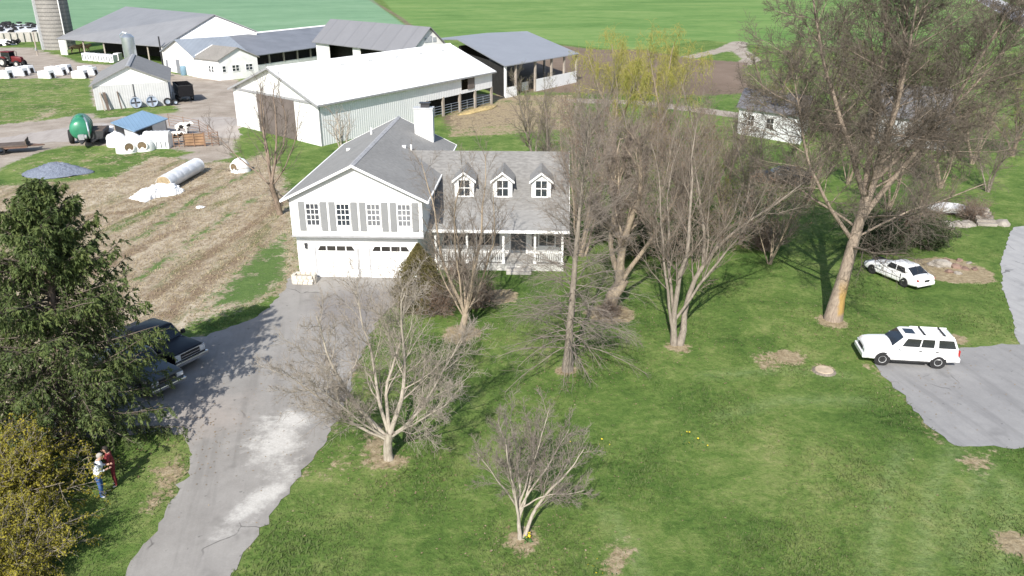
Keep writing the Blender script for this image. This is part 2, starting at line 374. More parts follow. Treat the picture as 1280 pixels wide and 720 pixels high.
setcol(ground, 'zc', ZN['green'].ravel(), ZN['soil'].ravel(), ZN['pale'].ravel())

def sheet(name, poly, z, mat, jit=.09, step=.3, seed=1):
    r = random.Random(seed); pts = []; n = len(poly)
    P = [Vector((p[0], p[1])) for p in poly]
    def cr(p0, p1, p2, p3, t):
        return .5*((2*p1) + (p2-p0)*t + (2*p0-5*p1+4*p2-p3)*t*t + (3*p1-p0-3*p2+p3)*t**3)
    for i in range(n):
        a, b_, c, d = P[i-1], P[i], P[(i+1) % n], P[(i+2) % n]; k = max(2, int((c-b_).length/step))
        for j in range(k):
            q = b_.lerp(c, j/k)*.5 + cr(a, b_, c, d, j/k)*.5; pts.append(q + Vector((r.gauss(0, jit), r.gauss(0, jit))))
    bm = bmesh.new(); vsq = [bm.verts.new((p.x, p.y, z)) for p in pts]
    es = [bm.edges.new((vsq[i], vsq[(i+1) % len(vsq)])) for i in range(len(vsq))]
    bmesh.ops.triangle_fill(bm, edges=es, use_beauty=True)
    bmesh.ops.recalc_face_normals(bm, faces=bm.faces)
    for f in bm.faces:
        if f.normal.z < 0: f.normal_flip()
    me = bpy.data.meshes.new(name); bm.to_mesh(me); bm.free()
    return tag(link(name, me, mat), kind='structure')
def mat_asphalt(name, lo, hi, patch=None, tint=None):
    b = NB(name); n1 = b.noise(.35, 6, .65); n2 = b.noise(14, 5, .75); n4 = b.noise(1.6, 6, .7)
    v = b.math('ADD', b.math('MULTIPLY', n1, .45), b.math('ADD', b.math('MULTIPLY', n4, .3), b.math('MULTIPLY', n2, .25)))
    col = b.ramp(v, [(.34, lo), (.66, hi)])
    # cracks: thin lines between warped cells
    wv = b.n('ShaderNodeVectorMath', operation='ADD'); nz = b.n('ShaderNodeTexNoise'); b.put(nz.inputs['Vector'], b.co()); nz.inputs['Scale'].default_value = .8
    b.put(wv.inputs[0], b.co()); b.t.links.new(nz.outputs['Color'], wv.inputs[1])
    dcr = b.voro(.17, vec=wv.outputs[0], feature='DISTANCE_TO_EDGE')
    crk = b.math('MULTIPLY', b.smooth(dcr, .006, .002), b.smooth(b.noise(.3, 2), .52, .6))
    col = b.mix(b.math('MULTIPLY', crk, .75), col, tuple(x*.35 for x in lo))
    tr_ = b.noise(1.1, 5, .6, vec=b.mapv(vec=b.mapv(rot=(0, 0, R(-12))), scale=(1.6, .12, 1)))
    col = b.mix(b.math('MULTIPLY', b.smooth(tr_, .45, .7), .38), col, tuple(x*.68 for x in lo))
    if patch:
        for (cx, cy, rx, ry, rot) in patch:
            mp = b.n('ShaderNodeVectorMath', operation='LENGTH')
            b.put(mp.inputs[0], b.mapv(vec=b.mapv(vec=b.mapv(loc=(-cx, -cy, 0)), rot=(0, 0, -rot)), scale=(1/rx, 1/ry, 0)))
            mval = b.math('ADD', b.math('SUBTRACT', 1.0, mp.outputs['Value']), b.math('MULTIPLY', b.math('SUBTRACT', b.noise(1.3, 6, .7), .5), 2.2))
            col = b.mix(b.math('MULTIPLY', b.smooth(mval, .0, .85), .85), col, b.ramp(n2, [(.3, (.42, .40, .37)), (.7, (.60, .585, .55))]))
    if tint:
        for (cx, cy, rx, ry, rot, tc, amt) in tint:
            mp = b.n('ShaderNodeVectorMath', operation='LENGTH')
            b.put(mp.inputs[0], b.mapv(vec=b.mapv(vec=b.mapv(loc=(-cx, -cy, 0)), rot=(0, 0, -rot)), scale=(1/rx, 1/ry, 0)))
            mval = b.math('ADD', b.math('SUBTRACT', 1.0, mp.outputs['Value']), b.math('MULTIPLY', b.math('SUBTRACT', b.noise(.8, 6, .7), .5), 1.5))
            col = b.mix(b.math('MULTIPLY', b.smooth(mval, .0, .8), amt), col, tc)
    dk = b.smooth(b.noise(.55, 3, .6, vec=b.mapv(loc=(7, 3, 0))), .60, .72)
    col = b.mix(b.math('MULTIPLY', dk, .35), col, tuple(x*.55 for x in lo)); spk = b.smooth(b.noise(3.3, 2, .5, vec=b.mapv(loc=(3, 9, 0))), .70, .74)
    col = b.mix(b.math('MULTIPLY', spk, .5), col, tuple(x*.4 for x in lo))
    b.bump(n2, .35, .01)
    return b.done(col, .9, 0, .25)
pa = gp(345, 550); pb = gp(325, 625); pc = gp(355, 525); pt = gp(250, 520); pg = gp(440, 385)
DRIVE_MAT = mat_asphalt('driveway_asphalt', (.215, .203, .188), (.325, .31, .29), patch=[(pa.x, pa.y, 1.35, 2.6, R(10)), (pb.x, pb.y, .7, 2.4, R(-22)), (pc.x+.3, pc.y, 1.3, .9, 0)],
                        tint=[(pt.x, pt.y, 2.6, 3.0, 0, (.36, .315, .28), .55), (pg.x, pg.y, 3.4, 4.0, 0, (.165, .152, .15), .7)])
sheet('driveway', G2(DRIVE), .02, DRIVE_MAT, .075, .3, 2)
PAD_MAT = mat_asphalt('parking_asphalt', (.205, .203, .205), (.30, .296, .292))
sheet('parking_pad', G2(PAD), .02, PAD_MAT, .075, .3, 3)
ll = G2(LANE); lr = [p + Vector((3.4 if i < 5 else 4.2, .4)) for i, p in enumerate(ll)]
sheet('side_lane', ll + lr[::-1], .016, mat_asphalt('lane_gravel', (.27, .27, .275), (.40, .395, .39)), .035, .3, 4)
FARMLANE = [(-80, 196), (0, 173), (60, 163), (120, 154), (170, 152), (225, 148), (280, 146), (300, 150), (296, 172), (225, 168), (180, 178), (120, 178), (60, 178), (0, 190), (-80, 215)]
sheet('farm_lane', G2(FARMLANE), .012, mat_asphalt('farm_lane_gravel', (.30, .265, .24), (.42, .385, .355)), .18, .5, 5)
# the far road, with a pale verge and a painted line
r0, r1 = gp(1222, -4), gp(1330, 50); rdv = (r1 - r0).xy.normalized(); rn = Vector((rdv.y, -rdv.x))
def strip(name, off, w, z, mat, ext=900):
    a = r0.xy - rdv*ext + rn*off; c = r1.xy + rdv*300 + rn*off
    mb = MB(); mb.add([(*(a - rn*w/2), z), (*(c - rn*w/2), z), (*(c + rn*w/2), z), (*(a + rn*w/2), z)], [(0, 1, 2, 3)])
    o = mk(name, mb, mat); o.data.polygons[0].normal
    return tag(o, kind='structure')
strip('road', 0, 8.0, .05, mat_asphalt('road_asphalt', (.16, .16, .18), (.22, .22, .245)))
strip('road_shoulder', -6.2, 4.2, .04, mat_plain('road_shoulder_gravel', (.5, .5, .5), .9, .12, .2))
strip('road_line', -3.5, .35, .06, mat_plain('road_paint', (.75, .75, .75), .7, .1, .2))
strip('road_line', 3.5, .35, .06, bpy.data.materials['road_paint'])
# ------------------------------------------------------------------ trees
def nrm(a): return a/np.maximum(np.linalg.norm(a, axis=-1, keepdims=True), 1e-9)
def np_grow(rg, P, D, L, R0, R1, seg, wig, up, upv=(0, 0, 1)):
    N = len(P); pts = np.zeros((N, seg+1, 3)); rad = np.zeros((N, seg+1)); pts[:, 0] = P; d = nrm(D)
    st = (L/seg)[:, None]; u = np.array(upv)
    for k in range(seg):
        d = nrm(d + wig*rg.normal(size=(N, 3)) + np.asarray(up).reshape(-1, 1)*u)
        pts[:, k+1] = pts[:, k] + d*st
    t = np.linspace(0, 1, seg+1)
    rad[:] = R0[:, None]*(1-t) + R1[:, None]*t
    return pts, rad
def np_child(rg, pts, rad, L, n, t0, t1, ang, ln, fall, rr, rmin, ang2=None):
    N, S, _ = pts.shape; seg = S-1
    t = t0 + (t1-t0)*(np.arange(n)[None, :] + rg.uniform(0, 1, (N, n)))/n
    f = np.clip(t*seg, 0, seg-1e-4); i = f.astype(int); w = (f - i)[..., None]; ar = np.arange(N)[:, None]
    a, b = pts[ar, i], pts[ar, i+1]; P = a*(1-w) + b*w; T = nrm(b - a)
    r = rad[ar, i]*(1-w[..., 0]) + rad[ar, i+1]*w[..., 0]
    ref = np.where(np.abs(T[..., 2:3]) < .9, np.array([0, 0, 1.]), np.array([1., 0, 0]))
    U = nrm(np.cross(T, ref)); W = np.cross(T, U)
    az = np.arange(n)[None, :]*2.39996 + rg.uniform(0, 6.28, (N, 1)) + rg.normal(0, .4, (N, n))
    rel = (t - t0)/max(t1 - t0, 1e-6); a2 = ang2 or ang
    an = np.radians((ang[0] + (a2[0]-ang[0])*rel) + rg.uniform(0, 1, (N, n))*((ang[1]-ang[0]) + ((a2[1]-a2[0]) - (ang[1]-ang[0]))*rel))
    D = np.cos(an)[..., None]*T + np.sin(an)[..., None]*(np.cos(az)[..., None]*U + np.sin(az)[..., None]*W)
    CL = L[:, None]*ln*(1 - fall*rel)*rg.uniform(.65, 1.25, (N, n))
    R0 = np.maximum(np.minimum(r*rr, r*.95), rmin)
    return P.reshape(-1, 3), D.reshape(-1, 3), CL.ravel(), R0.ravel(), rel.ravel()
def np_tubes(pts, rad, sides):
    N, S, _ = pts.shape; T = np.zeros_like(pts)
    T[:, 1:-1] = pts[:, 2:] - pts[:, :-2]; T[:, 0] = pts[:, 1] - pts[:, 0]; T[:, -1] = pts[:, -1] - pts[:, -2]; T = nrm(T)
    m = nrm(pts[:, -1] - pts[:, 0]); ref = np.where(np.abs(m[:, 2:3]) < .8, np.array([0, 0, 1.]), np.array([1., 0, 0]))[:, None, :]
    U = nrm(np.cross(T, ref)); W = np.cross(T, U)
    a = np.arange(sides)*2*np.pi/sides
    V = pts[:, :, None, :] + rad[:, :, None, None]*(np.cos(a)[None, None, :, None]*U[:, :, None, :] + np.sin(a)[None, None, :, None]*W[:, :, None, :])
    ix = np.arange(N*S*sides).reshape(N, S, sides); nx_ = np.roll(ix, -1, 2)
    F = np.stack([ix[:, :-1], ix[:, 1:], nx_[:, 1:], nx_[:, :-1]], -1).reshape(-1, 4)
    return V.reshape(-1, 3), F
def join(parts):
    Vs, Fs, o = [], [], 0
    for V, F in parts: Vs.append(V); Fs.append(F + o); o += len(V)
    return np.concatenate(Vs), np.concatenate(Fs)

def bare_tree(name, label, base, stems, levels, bark, twig, seed, group=None, limbs_in_trunk=1, flare=1.4, extra=None, rz=0.0, swig=.095):
    """stems: (dx, dy, azimuth deg, lean deg, length, r0, r1, up); levels: dicts"""
    rg = np.random.default_rng(seed); t = thing(name, label, 'tree', base, rz, group)
    trunk, crown = [], []
    segs = 12; P, D, L, R0, R1, U, FL_ = [], [], [], [], [], [], []
    for (dx, dy, az, le, ln, r0, r1, up, *zz) in stems:
        P.append((dx, dy, zz[0] if zz else -.15)); FL_.append(0 if zz else 1); a, l = R(az), R(le); D.append((math.cos(a)*math.sin(l), math.sin(a)*math.sin(l), math.cos(l)))
        L.append(ln); R0.append(r0); R1.append(r1); U.append(up)
    L = np.array(L); pts, rad = np_grow(rg, np.array(P), np.array(D), L, np.array(R0), np.array(R1), segs, swig, np.array(U))
    for i in range(1, len(FL_)):           # upper limbs start on the leader, wherever it has wandered
        if FL_[i] == 0 and FL_[0] == 1:
            zq = min(pts[i, 0, 2], pts[0, -1, 2] - .05); c0 = np.array([np.interp(zq, pts[0, :, 2], pts[0, :, q]) for q in (0, 1)] + [zq])
            pts[i] += c0 - pts[i, 0]
    fl_ = np.array(FL_); rad[:, 0] *= 1 + (flare-1)*fl_; rad[:, 1] *= 1 + (flare-1)*.25*fl_
    trunk.append(np_tubes(pts, rad, 9))
    allp = []
    for k, lv in enumerate(levels):
        if k == 0 and len(L) > 1: kp = L >= .36*L.max(); pts, rad, L = pts[kp], rad[kp], L[kp]
        P, D, CL, R0, rel = np_child(rg, pts, rad, L, lv['n'], lv.get('t0', .25), lv.get('t1', 1.0), lv['ang'], lv['len'], lv.get('fall', .5), lv.get('rr', .6), lv.get('rmin', .006), lv.get('ang2'))
        if 'droop' in lv:      # lower branches droop, upper ones rise
            up = lv['up'] + lv['droop']*(rel - lv.get('dz', .5))
        else: up = lv['up']*np.ones(len(P))
        if 'abs' in lv: CL = CL*0 + lv['abs']*rg.uniform(.7, 1.2, len(CL))*(1 - lv.get('fall', .5)*rel)
        if lv.get('lift'): D = nrm(nrm(D) + np.array([0, 0, lv['lift']]))
        L = np.maximum(CL, .12)
        pts, rad = np_grow(rg, P, D, L, R0, np.maximum(R0*lv.get('tip', .35), lv.get('rtip', .004)), lv.get('seg', 5), lv.get('wig', .12), up)
        pts[..., 2] = np.maximum(pts[..., 2], .05)
        (trunk if k < limbs_in_trunk else crown).append(np_tubes(pts, rad, lv.get('sides', 4)))
        allp.append((pts, rad))
    V, F = join(trunk); mk_np('trunk', V, F, bark, t, True)
    V, F = join(crown); mk_np('branches', V, F, twig, t, True)
    if extra: extra(t, allp, rg)
    return t

def buds(mat, count, size, lo=-1, name='buds', hang=0.0):
    """small leaf or bud faces along the outer twigs"""
    def f(t, allp, rg):
        pts = allp[lo][0]; N = len(pts); i = rg.integers(0, N, count); s = rg.integers(1, pts.shape[1], count)
        c = pts[i, s] + rg.normal(0, size*.6, (count, 3)); leaf_mesh(name, c, size, mat, t, rg, hang)
    return f
def leaf_mesh(name, c, size, mat, parent, rg, hang=0.0, asp=.55):
    n = len(c); a = nrm(rg.normal(size=(n, 3)) + np.array([0, 0, -hang*2])); b_ = nrm(np.cross(a, rg.normal(size=(n, 3))))
    s = (size*rg.uniform(.6, 1.4, n))[:, None]
    V = np.stack([c - a*s*.5, c + b_*s*asp*.5, c + a*s*.5, c - b_*s*asp*.5], 1).reshape(-1, 3)
    F = np.arange(n*4).reshape(-1, 4); return mk_np(name, V, F, mat, parent)

BK_PALE = mat_bark('bark_pale_grey', (.40, .36, .30), (.22, .19, .155))
BK_GREY = mat_bark('bark_grey', (.27, .235, .195), (.13, .11, .09))
BK_TAN = mat_bark('bark_tan', (.34, .28, .21), (.19, .15, .11))
BK_BROWN = mat_bark('bark_brown', (.27, .21, .165), (.12, .092, .07))
BK_BIG = mat_bark('bark_big_lichen', (.33, .27, .215), (.16, .125, .10), lich=(.36, .235, .085))
TW_GREY = mat_bark('twigs_grey', (.26, .225, .195), (.15, .125, .105), 1)
TW_MAUVE = mat_bark('twigs_mauve', (.265, .22, .185), (.155, .125, .102), 1)
TW_BROWN = mat_bark('twigs_brown', (.235, .20, .165), (.13, .108, .088), 1)
TW_DARK = mat_bark('twigs_dark', (.165, .14, .115), (.09, .075, .062), 1)
TW_PALE = mat_bark('twigs_pale', (.33, .29, .245), (.2, .17, .14), 1)
LF_PURPLE = mat_leaf('redbud_buds', [(.35, (.22, .12, .17)), (.65, (.36, .22, .30))])
LF_YG = mat_leaf('young_leaves', [(.35, (.13, .14, .03)), (.65, (.26, .26, .07))])
LF_WILLOW = mat_leaf('willow_leaves', [(.35, (.20, .21, .04)), (.65, (.36, .36, .09))])
LF_RED = mat_leaf('maple_buds', [(.35, (.16, .09, .06)), (.65, (.27, .17, .11))])

LV = lambda **k: k
def at_px(px, py): return tuple(gp(px, py))
# pale vase-shaped tree beside the driveway
bare_tree('bare_tree', 'pale grey bare tree forking low into wide limbs at the right edge of the driveway', at_px(486, 574),
    [(0, 0, 110, 5, 1.5, .19, .15, 0), (-.06, .05, 160, 44, 5.6, .10, .018, .03, .95), (.04, .05, 40, 22, 5.8, .10, .018, .03, 1.1), (0, .1, 85, 12, 5.8, .075, .015, .02, 1.2), (-.08, .06, 135, 27, 5.6, .08, .015, .03, 1.1), (.06, .05, 8, 46, 5.0, .07, .015, .04, .9), (-.05, .05, 182, 60, 4.6, .06, .015, .05, .9), (.05, 0, -30, 56, 4.0, .05, .012, .05, 1.0), (-.05, -.05, 215, 44, 4.2, .05, .012, .05, 1.0)],
    [LV(n=13, t0=.16, ang=(25, 52), len=.46, fall=.5, rr=.42, up=.06, wig=.13, seg=6, sides=5, rmin=.013),
     LV(n=12, t0=.10, ang=(28, 58), len=.5, fall=.4, rr=.5, up=.05, wig=.16, seg=5, sides=3, rmin=.0075),
     LV(n=9, t0=.10, ang=(30, 60), len=.5, fall=.3, rr=.6, up=.04, wig=.18, seg=4, sides=3, rmin=.006, rtip=.0035)], BK_PALE, TW_PALE, 11, limbs_in_trunk=1)
# small redbud
bare_tree('redbud_tree', 'small many-stemmed bare tree with purplish buds, the one nearest the bottom edge of the lawn', at_px(652, 674),
    [(-.05, 0, 110, 5, 4.0, .07, .012, .01), (.06, 0, 40, 11, 4.0, .07, .012, .01), (0, .06, 80, 9, 3.8, .05, .012, .02, .5), (-.08, .05, 160, 16, 3.3, .042, .01, .01, .7), (.1, .05, 25, 30, 3.2, .042, .01, .03, .8), (.05, .1, 60, 22, 3.5, .04, .01, .02, .6), (.14, 0, -5, 50, 2.5, .03, .01, .02, .9), (-.06, 0, 190, 24, 2.8, .03, .01, .02, .9), (.08, .1, 10, 20, 3.4, .035, .01, .02, 1.1)],
    [LV(n=10, t0=.25, ang=(20, 44), len=.40, fall=.5, rr=.45, up=.06, wig=.13, seg=5, sides=4, rmin=.010),
     LV(n=9, t0=.12, ang=(25, 52), len=.48, fall=.4, rr=.55, up=.05, wig=.15, seg=4, sides=3, rmin=.006),
     LV(n=8, t0=.1, ang=(25, 55), len=.5, fall=.3, rr=.6, up=.05, wig=.17, seg=3, sides=3, rmin=.0045, rtip=.0025)], BK_PALE, TW_GREY, 12, limbs_in_trunk=0, extra=buds(LF_PURPLE, 1000, .024))
# pin oak: straight trunk, drooping lower branches
bare_tree('pin_oak_tree', 'straight grey bare tree with long drooping lower branches in the middle of the lawn', at_px(709, 463),
    [(0, 0, 90, 1, 11.6, .20, .02, .01)],
    [LV(n=170, t0=.10, ang=(66, 92), ang2=(30, 55), len=.30, fall=.58, rr=.15, up=-.10, droop=.17, dz=.0, wig=.05, seg=8, sides=4, rmin=.012),
     LV(n=10, t0=.12, ang=(20, 45), len=.38, fall=.5, rr=.6, up=-.06, wig=.10, seg=4, sides=3, rmin=.006),
     LV(n=6, t0=.1, ang=(20, 50), len=.5, fall=.3, rr=.6, up=-.07, wig=.12, seg=3, sides=3, rmin=.0042, rtip=.0026)], BK_GREY, TW_GREY, 13, limbs_in_trunk=0, swig=.012)
# multi-stem maple in front of the porch
bare_tree('bare_tree', 'upright brown bare tree with several trunks from one base in front of the house porch', at_px(577, 416),
    [(0, 0, 95, 3, 1.5, .20, .15, 0), (-.05, 0, 115, 9, 8.2, .10, .015, .02, .9), (.08, 0, 45, 14, 8.2, .10, .015, .02, .9), (.05, .1, 85, 12, 7.2, .075, .014, .04, 1.0), (.12, .03, 15, 30, 7.0, .07, .014, .06, .8), (-.1, .05, 160, 18, 6.2, .065, .014, .06, .9), (.1, -.05, -20, 32, 4.6, .05, .012, .08, .8), (-.1, 0, 190, 34, 4.6, .05, .012, .08, .8)],
    [LV(n=14, t0=.12, ang=(18, 44), len=.32, fall=.45, rr=.42, up=.07, wig=.11, seg=6, sides=4, rmin=.011),
     LV(n=9, t0=.1, ang=(25, 52), len=.48, fall=.4, rr=.55, up=.06, wig=.14, seg=4, sides=3, rmin=.007),
     LV(n=6, t0=.1, ang=(25, 55), len=.5, fall=.3, rr=.6, up=.05, wig=.17, seg=3, sides=3, rmin=.0052, rtip=.003)], BK_TAN, TW_BROWN, 14, limbs_in_trunk=0)
# large old tree with cut pale limbs
bare_tree('old_maple_tree', 'thick pale-trunked old tree with cut-back limbs beside the right end of the house', at_px(763, 386),
    [(0, 0, 90, 2, 2.0, .40, .33, 0), (.10, .05, 60, 4, 8.2, .25, .06, .02, 1.3), (-.12, .05, 150, 14, 6.4, .17, .04, .06, 1.5), (.12, .1, 30, 24, 6.4, .14, .03, .07, 1.6), (-.05, .12, 100, 10, 7.6, .13, .03, .04, 1.6)],
    [LV(n=10, t0=.22, ang=(30, 66), len=.32, fall=.35, rr=.42, up=.12, wig=.2, seg=7, sides=6, rmin=.035),
     LV(n=13, t0=.15, ang=(22, 52), len=.55, fall=.45, rr=.30, up=.12, wig=.15, seg=5, sides=4, rmin=.011),
     LV(n=9, t0=.1, ang=(20, 48), len=.48, fall=.35, rr=.55, up=.12, wig=.14, seg=4, sides=3, rmin=.007, rtip=.004),
     LV(n=4, t0=.1, ang=(20, 50), len=.5, fall=.3, rr=.6, up=.08, wig=.15, seg=2, sides=3, rmin=.0055, rtip=.003)], BK_TAN, TW_MAUVE, 15, limbs_in_trunk=1)
# tall multi-stem to the right
bare_tree('bare_tree', 'tall bare tree splitting at its foot into leaning grey trunks, right of the old maple', at_px(846, 431),
    [(-.12, 0, 112, 4, 11.2, .15, .018, .015), (.12, 0, 45, 13, 10.6, .16, .018, .03), (.2, .1, 15, 30, 8.6, .075, .014, .07, 1.2), (-.15, .1, 150, 10, 9.6, .085, .015, .04, .4), (.05, .15, 80, 7, 10.4, .09, .015, .03, .3)],
    [LV(n=14, t0=.22, ang=(20, 46), len=.28, fall=.45, rr=.42, up=.08, wig=.12, seg=6, sides=4, rmin=.012),
     LV(n=10, t0=.12, ang=(25, 52), len=.46, fall=.4, rr=.55, up=.07, wig=.14, seg=5, sides=3, rmin=.0075),
     LV(n=8, t0=.1, ang=(25, 55), len=.5, fall=.3, rr=.6, up=.06, wig=.16, seg=3, sides=3, rmin=.0055, rtip=.003)], BK_GREY, TW_BROWN, 16, limbs_in_trunk=0, extra=buds(LF_RED, 7000, .04))
# the huge tree on the right
bare_tree('large_bare_tree', 'huge spreading bare tree with orange lichen on its trunk foot, behind the white cars', at_px(1041, 399),
    [(0, 0, 60, 3, 16.5, .37, .03, .01), (.1, .1, 70, 16, 11.5, .17, .03, .03, 5.6), (.1, .1, 10, 24, 11.5, .16, .03, .03, 4.9), (.05, .15, 165, 26, 11.5, .15, .03, .03, 6.3), (.1, .1, -70, 20, 10.5, .13, .03, .04, 6.9), (.05, .1, 190, 40, 9.5, .11, .025, .05, 4.2), (.12, .2, 0, 42, 9.5, .11, .025, .05, 7.3)],
    [LV(n=26, t0=.24, ang=(62, 84), ang2=(18, 36), len=.42, fall=.42, rr=.26, up=.015, wig=.08, seg=9, sides=5, rmin=.022),
     LV(n=14, t0=.15, ang=(22, 48), len=.42, fall=.45, rr=.42, up=.01, wig=.11, seg=6, sides=4, rmin=.012),
     LV(n=9, t0=.12, ang=(22, 50), len=.48, fall=.4, rr=.55, up=0, wig=.15, seg=4, sides=3, rmin=.007, rtip=.004),
     LV(n=4, t0=.1, ang=(22, 50), len=.5, fall=.3, rr=.6, up=-.02, wig=.16, seg=3, sides=3, rmin=.006, rtip=.0035)], BK_BIG, TW_DARK, 17, limbs_in_trunk=1, swig=.045)
# two by the barn
bare_tree('bare_tree', 'slender dark bare tree standing between the round hutch and the garage', at_px(350, 268),
    [(0, 0, 90, 2, 2.8, .22, .19, 0), (0, 0, 100, 5, 7.4, .12, .02, .01, 2.4), (.06, 0, 40, 20, 7.2, .10, .02, .02, 2.5), (-.06, .03, 150, 25, 7.2, .10, .02, .02, 2.4), (0, .05, 70, 16, 7.2, .08, .02, .02, 2.6), (-.05, -.03, 180, 46, 6.4, .07, .018, .05, 2.2), (.05, -.03, -10, 46, 6.0, .06, .018, .05, 2.3)],
    [LV(n=9, t0=.15, ang=(20, 42), len=.34, fall=.5, rr=.42, up=.07, wig=.1, seg=6, sides=4, rmin=.015),
     LV(n=7, t0=.15, ang=(22, 48), len=.45, fall=.4, rr=.6, up=.05, wig=.14, seg=4, sides=3, rmin=.010),
     LV(n=5, t0=.1, ang=(22, 48), len=.45, fall=.3, rr=.6, up=.05, wig=.15, seg=3, sides=3, rmin=.0075, rtip=.004)], BK_BROWN, TW_DARK, 18, limbs_in_trunk=0)
bare_tree('bare_tree', 'small thin bare tree growing against the ribbed wall of the white barn', at_px(428, 196),
    [(0, 0, 90, 2, 5.2, .12, .02, .01), (0, 0, 30, 22, 4.4, .09, .02, .03), (0, 0, 150, 22, 4.6, .09, .02, .03), (0, 0, 100, 34, 3.8, .07, .02, .03)],
    [LV(n=9, t0=.28, ang=(25, 50), len=.4, fall=.5, rr=.6, up=.05, wig=.12, seg=5, sides=4, rmin=.014),
     LV(n=7, t0=.12, ang=(25, 55), len=.5, fall=.4, rr=.6, up=.04, wig=.15, seg=4, sides=3, rmin=.010, rtip=.007)], BK_PALE, TW_PALE, 19, limbs_in_trunk=0)
# bare trees between house and shed: three made, the others copies of them
BT = [bare_tree('bare_tree', 'reddish brown bare tree directly behind the right end of the house roof', at_px(728, 320),
    [(0, 0, 90, 2, 9.5, .14, .018, .01), (.1, 0, 45, 12, 8.6, .09, .016, .03), (-.1, 0, 140, 13, 8.8, .09, .016, .03), (0, .1, 200, 16, 8.0, .07, .015, .04), (0, -.1, 300, 18, 7.6, .07, .015, .04)],
    [LV(n=12, t0=.22, ang=(20, 46), len=.32, fall=.45, rr=.5, up=.08, wig=.12, seg=5, sides=4, rmin=.012),
     LV(n=9, t0=.12, ang=(22, 50), len=.48, fall=.4, rr=.6, up=.07, wig=.14, seg=4, sides=3, rmin=.008),
     LV(n=7, t0=.1, ang=(22, 50), len=.5, fall=.3, rr=.6, up=.06, wig=.15, seg=3, sides=3, rmin=.0065, rtip=.004)], BK_TAN, TW_MAUVE, 21, limbs_in_trunk=0, group='bare trees behind the house', extra=buds(LF_RED, 5000, .06)),
  bare_tree('bare_tree', 'slim brown bare tree just right of the thick pale trunk and behind it', at_px(812, 315),
    [(0, 0, 90, 2, 10.5, .15, .018, .01), (.1, .1, 60, 10, 9.4, .09, .016, .02), (-.1, 0, 170, 12, 8.8, .09, .016, .03)],
    [LV(n=16, t0=.2, ang=(22, 50), len=.27, fall=.45, rr=.5, up=.08, wig=.12, seg=5, sides=4, rmin=.012),
     LV(n=9, t0=.12, ang=(22, 50), len=.5, fall=.4, rr=.6, up=.07, wig=.14, seg=4, sides=3, rmin=.008),
     LV(n=7, t0=.1, ang=(22, 50), len=.5, fall=.3, rr=.6, up=.06, wig=.15, seg=3, sides=3, rmin=.0065, rtip=.004)], BK_GREY, TW_BROWN, 22, limbs_in_trunk=0, group='bare trees behind the house', extra=buds(LF_YG, 2500, .06))]
for px, py, k, rz, s, lab in [(690, 262, 1, 40, .88, 'bare tree with fine reddish twigs above the middle of the house ridge'),
                              (772, 268, 0, 80, .92, 'bushy bare tree below the pale yellow willow crowns'),
                              (868, 300, 0, 130, .90, 'bare tree with dense brown twigs left of the white shed'),
                              (925, 305, 1, 200, .78, 'brown bare tree in front of the corner of the white shed'),
                              (885, 250, 1, 300, .92, 'slender bare tree in front of the pale track left of the white shed'),
                              (962, 330, 0, 250, .62, 'low wide bare tree at the left skirt of the huge tree'),
                              (830, 230, 0, 310, .8, 'bare tree standing farthest back behind the old pale tree'),
                              (1150, 300, 0, 20, .66, 'bare tree behind the white sedan under the huge crown'),
                              (1235, 240, 1, 70, .7, 'slim bare tree at the right edge near the stone steps'),
                              (1110, 262, 0, 160, .8, 'bare tree in the shade behind the trunk of the huge tree'),
                              (668, 210, 1, 10, .85, 'leftmost bare tree behind the house, on the open grass by the dirt yard'), (720, 222, 0, 25, .8, 'bare tree behind the house between two slimmer ones'), (745, 212, 1, 75, .9, 'slim bare tree just left of the pale willow trunks'),
                              (792, 250, 1, 110, .85, 'slim bare tree behind the cut limbs of the thick pale tree'), (850, 265, 0, 190, .8, 'bushy bare tree behind the two leaning grey trunks'), (905, 250, 0, 215, .75, 'bushy bare tree left of the white shed front corner'),
                              (880, 330, 1, 260, .8, 'slim bare tree between the leaning grey trunks and the huge tree'), (940, 285, 1, 290, .75, 'slim bare tree in front of the white shed wall'), (820, 210, 0, 15, .75, 'bushy bare tree below the right willow'),
                              (1215, 205, 0, 95, .9, 'bushy bare tree far behind the covered boat'), (1175, 235, 0, 125, .8, 'bushy bare tree in front of the pale farmhouse corner'), (1140, 215, 1, 175, 1.0, 'slim bare tree in front of the pale farmhouse'),
                              (1060, 230, 0, 205, .8, 'bushy bare tree far behind the trunk of the huge tree'), (1010, 250, 0, 235, .7, 'bushy bare tree right of the dark old car')]:
    dup(BT[k], gp(px, py), R(rz), lab, 'bare trees behind the house', s)
# young-leaved hazy trees by the shed
yt = bare_tree('young_leaf_tree', 'bare tree hazed with yellow green young leaves behind the white shed', at_px(960, 165),
    [(0, 0, 90, 2, 10, .22, .04, .01), (0, 0, 30, 14, 9, .17, .04, .02), (0, 0, 150, 14, 9, .17, .04, .02), (0, 0, 270, 18, 8, .15, .04, .02)],
    [LV(n=12, t0=.2, ang=(25, 55), len=.34, fall=.5, rr=.5, up=.06, wig=.12, seg=5, sides=4, rmin=.02),
     LV(n=9, t0=.12, ang=(25, 55), len=.5, fall=.4, rr=.6, up=.04, wig=.15, seg=4, sides=3, rmin=.014),
     LV(n=5, t0=.1, ang=(25, 55), len=.5, fall=.3, rr=.6, up=.03, wig=.15, seg=3, sides=3, rmin=.012, rtip=.009)], BK_BROWN, TW_BROWN, 24, limbs_in_trunk=0, extra=buds(LF_YG, 6500, .11), group='young leaved trees round the white shed')
dup(yt, gp(1045, 170), R(70), 'young leaved tree seen through the middle of the huge crown', None, 1.05)
dup(yt, gp(905, 285), R(170), 'low yellow green tree in front of the white shed', None, .5)
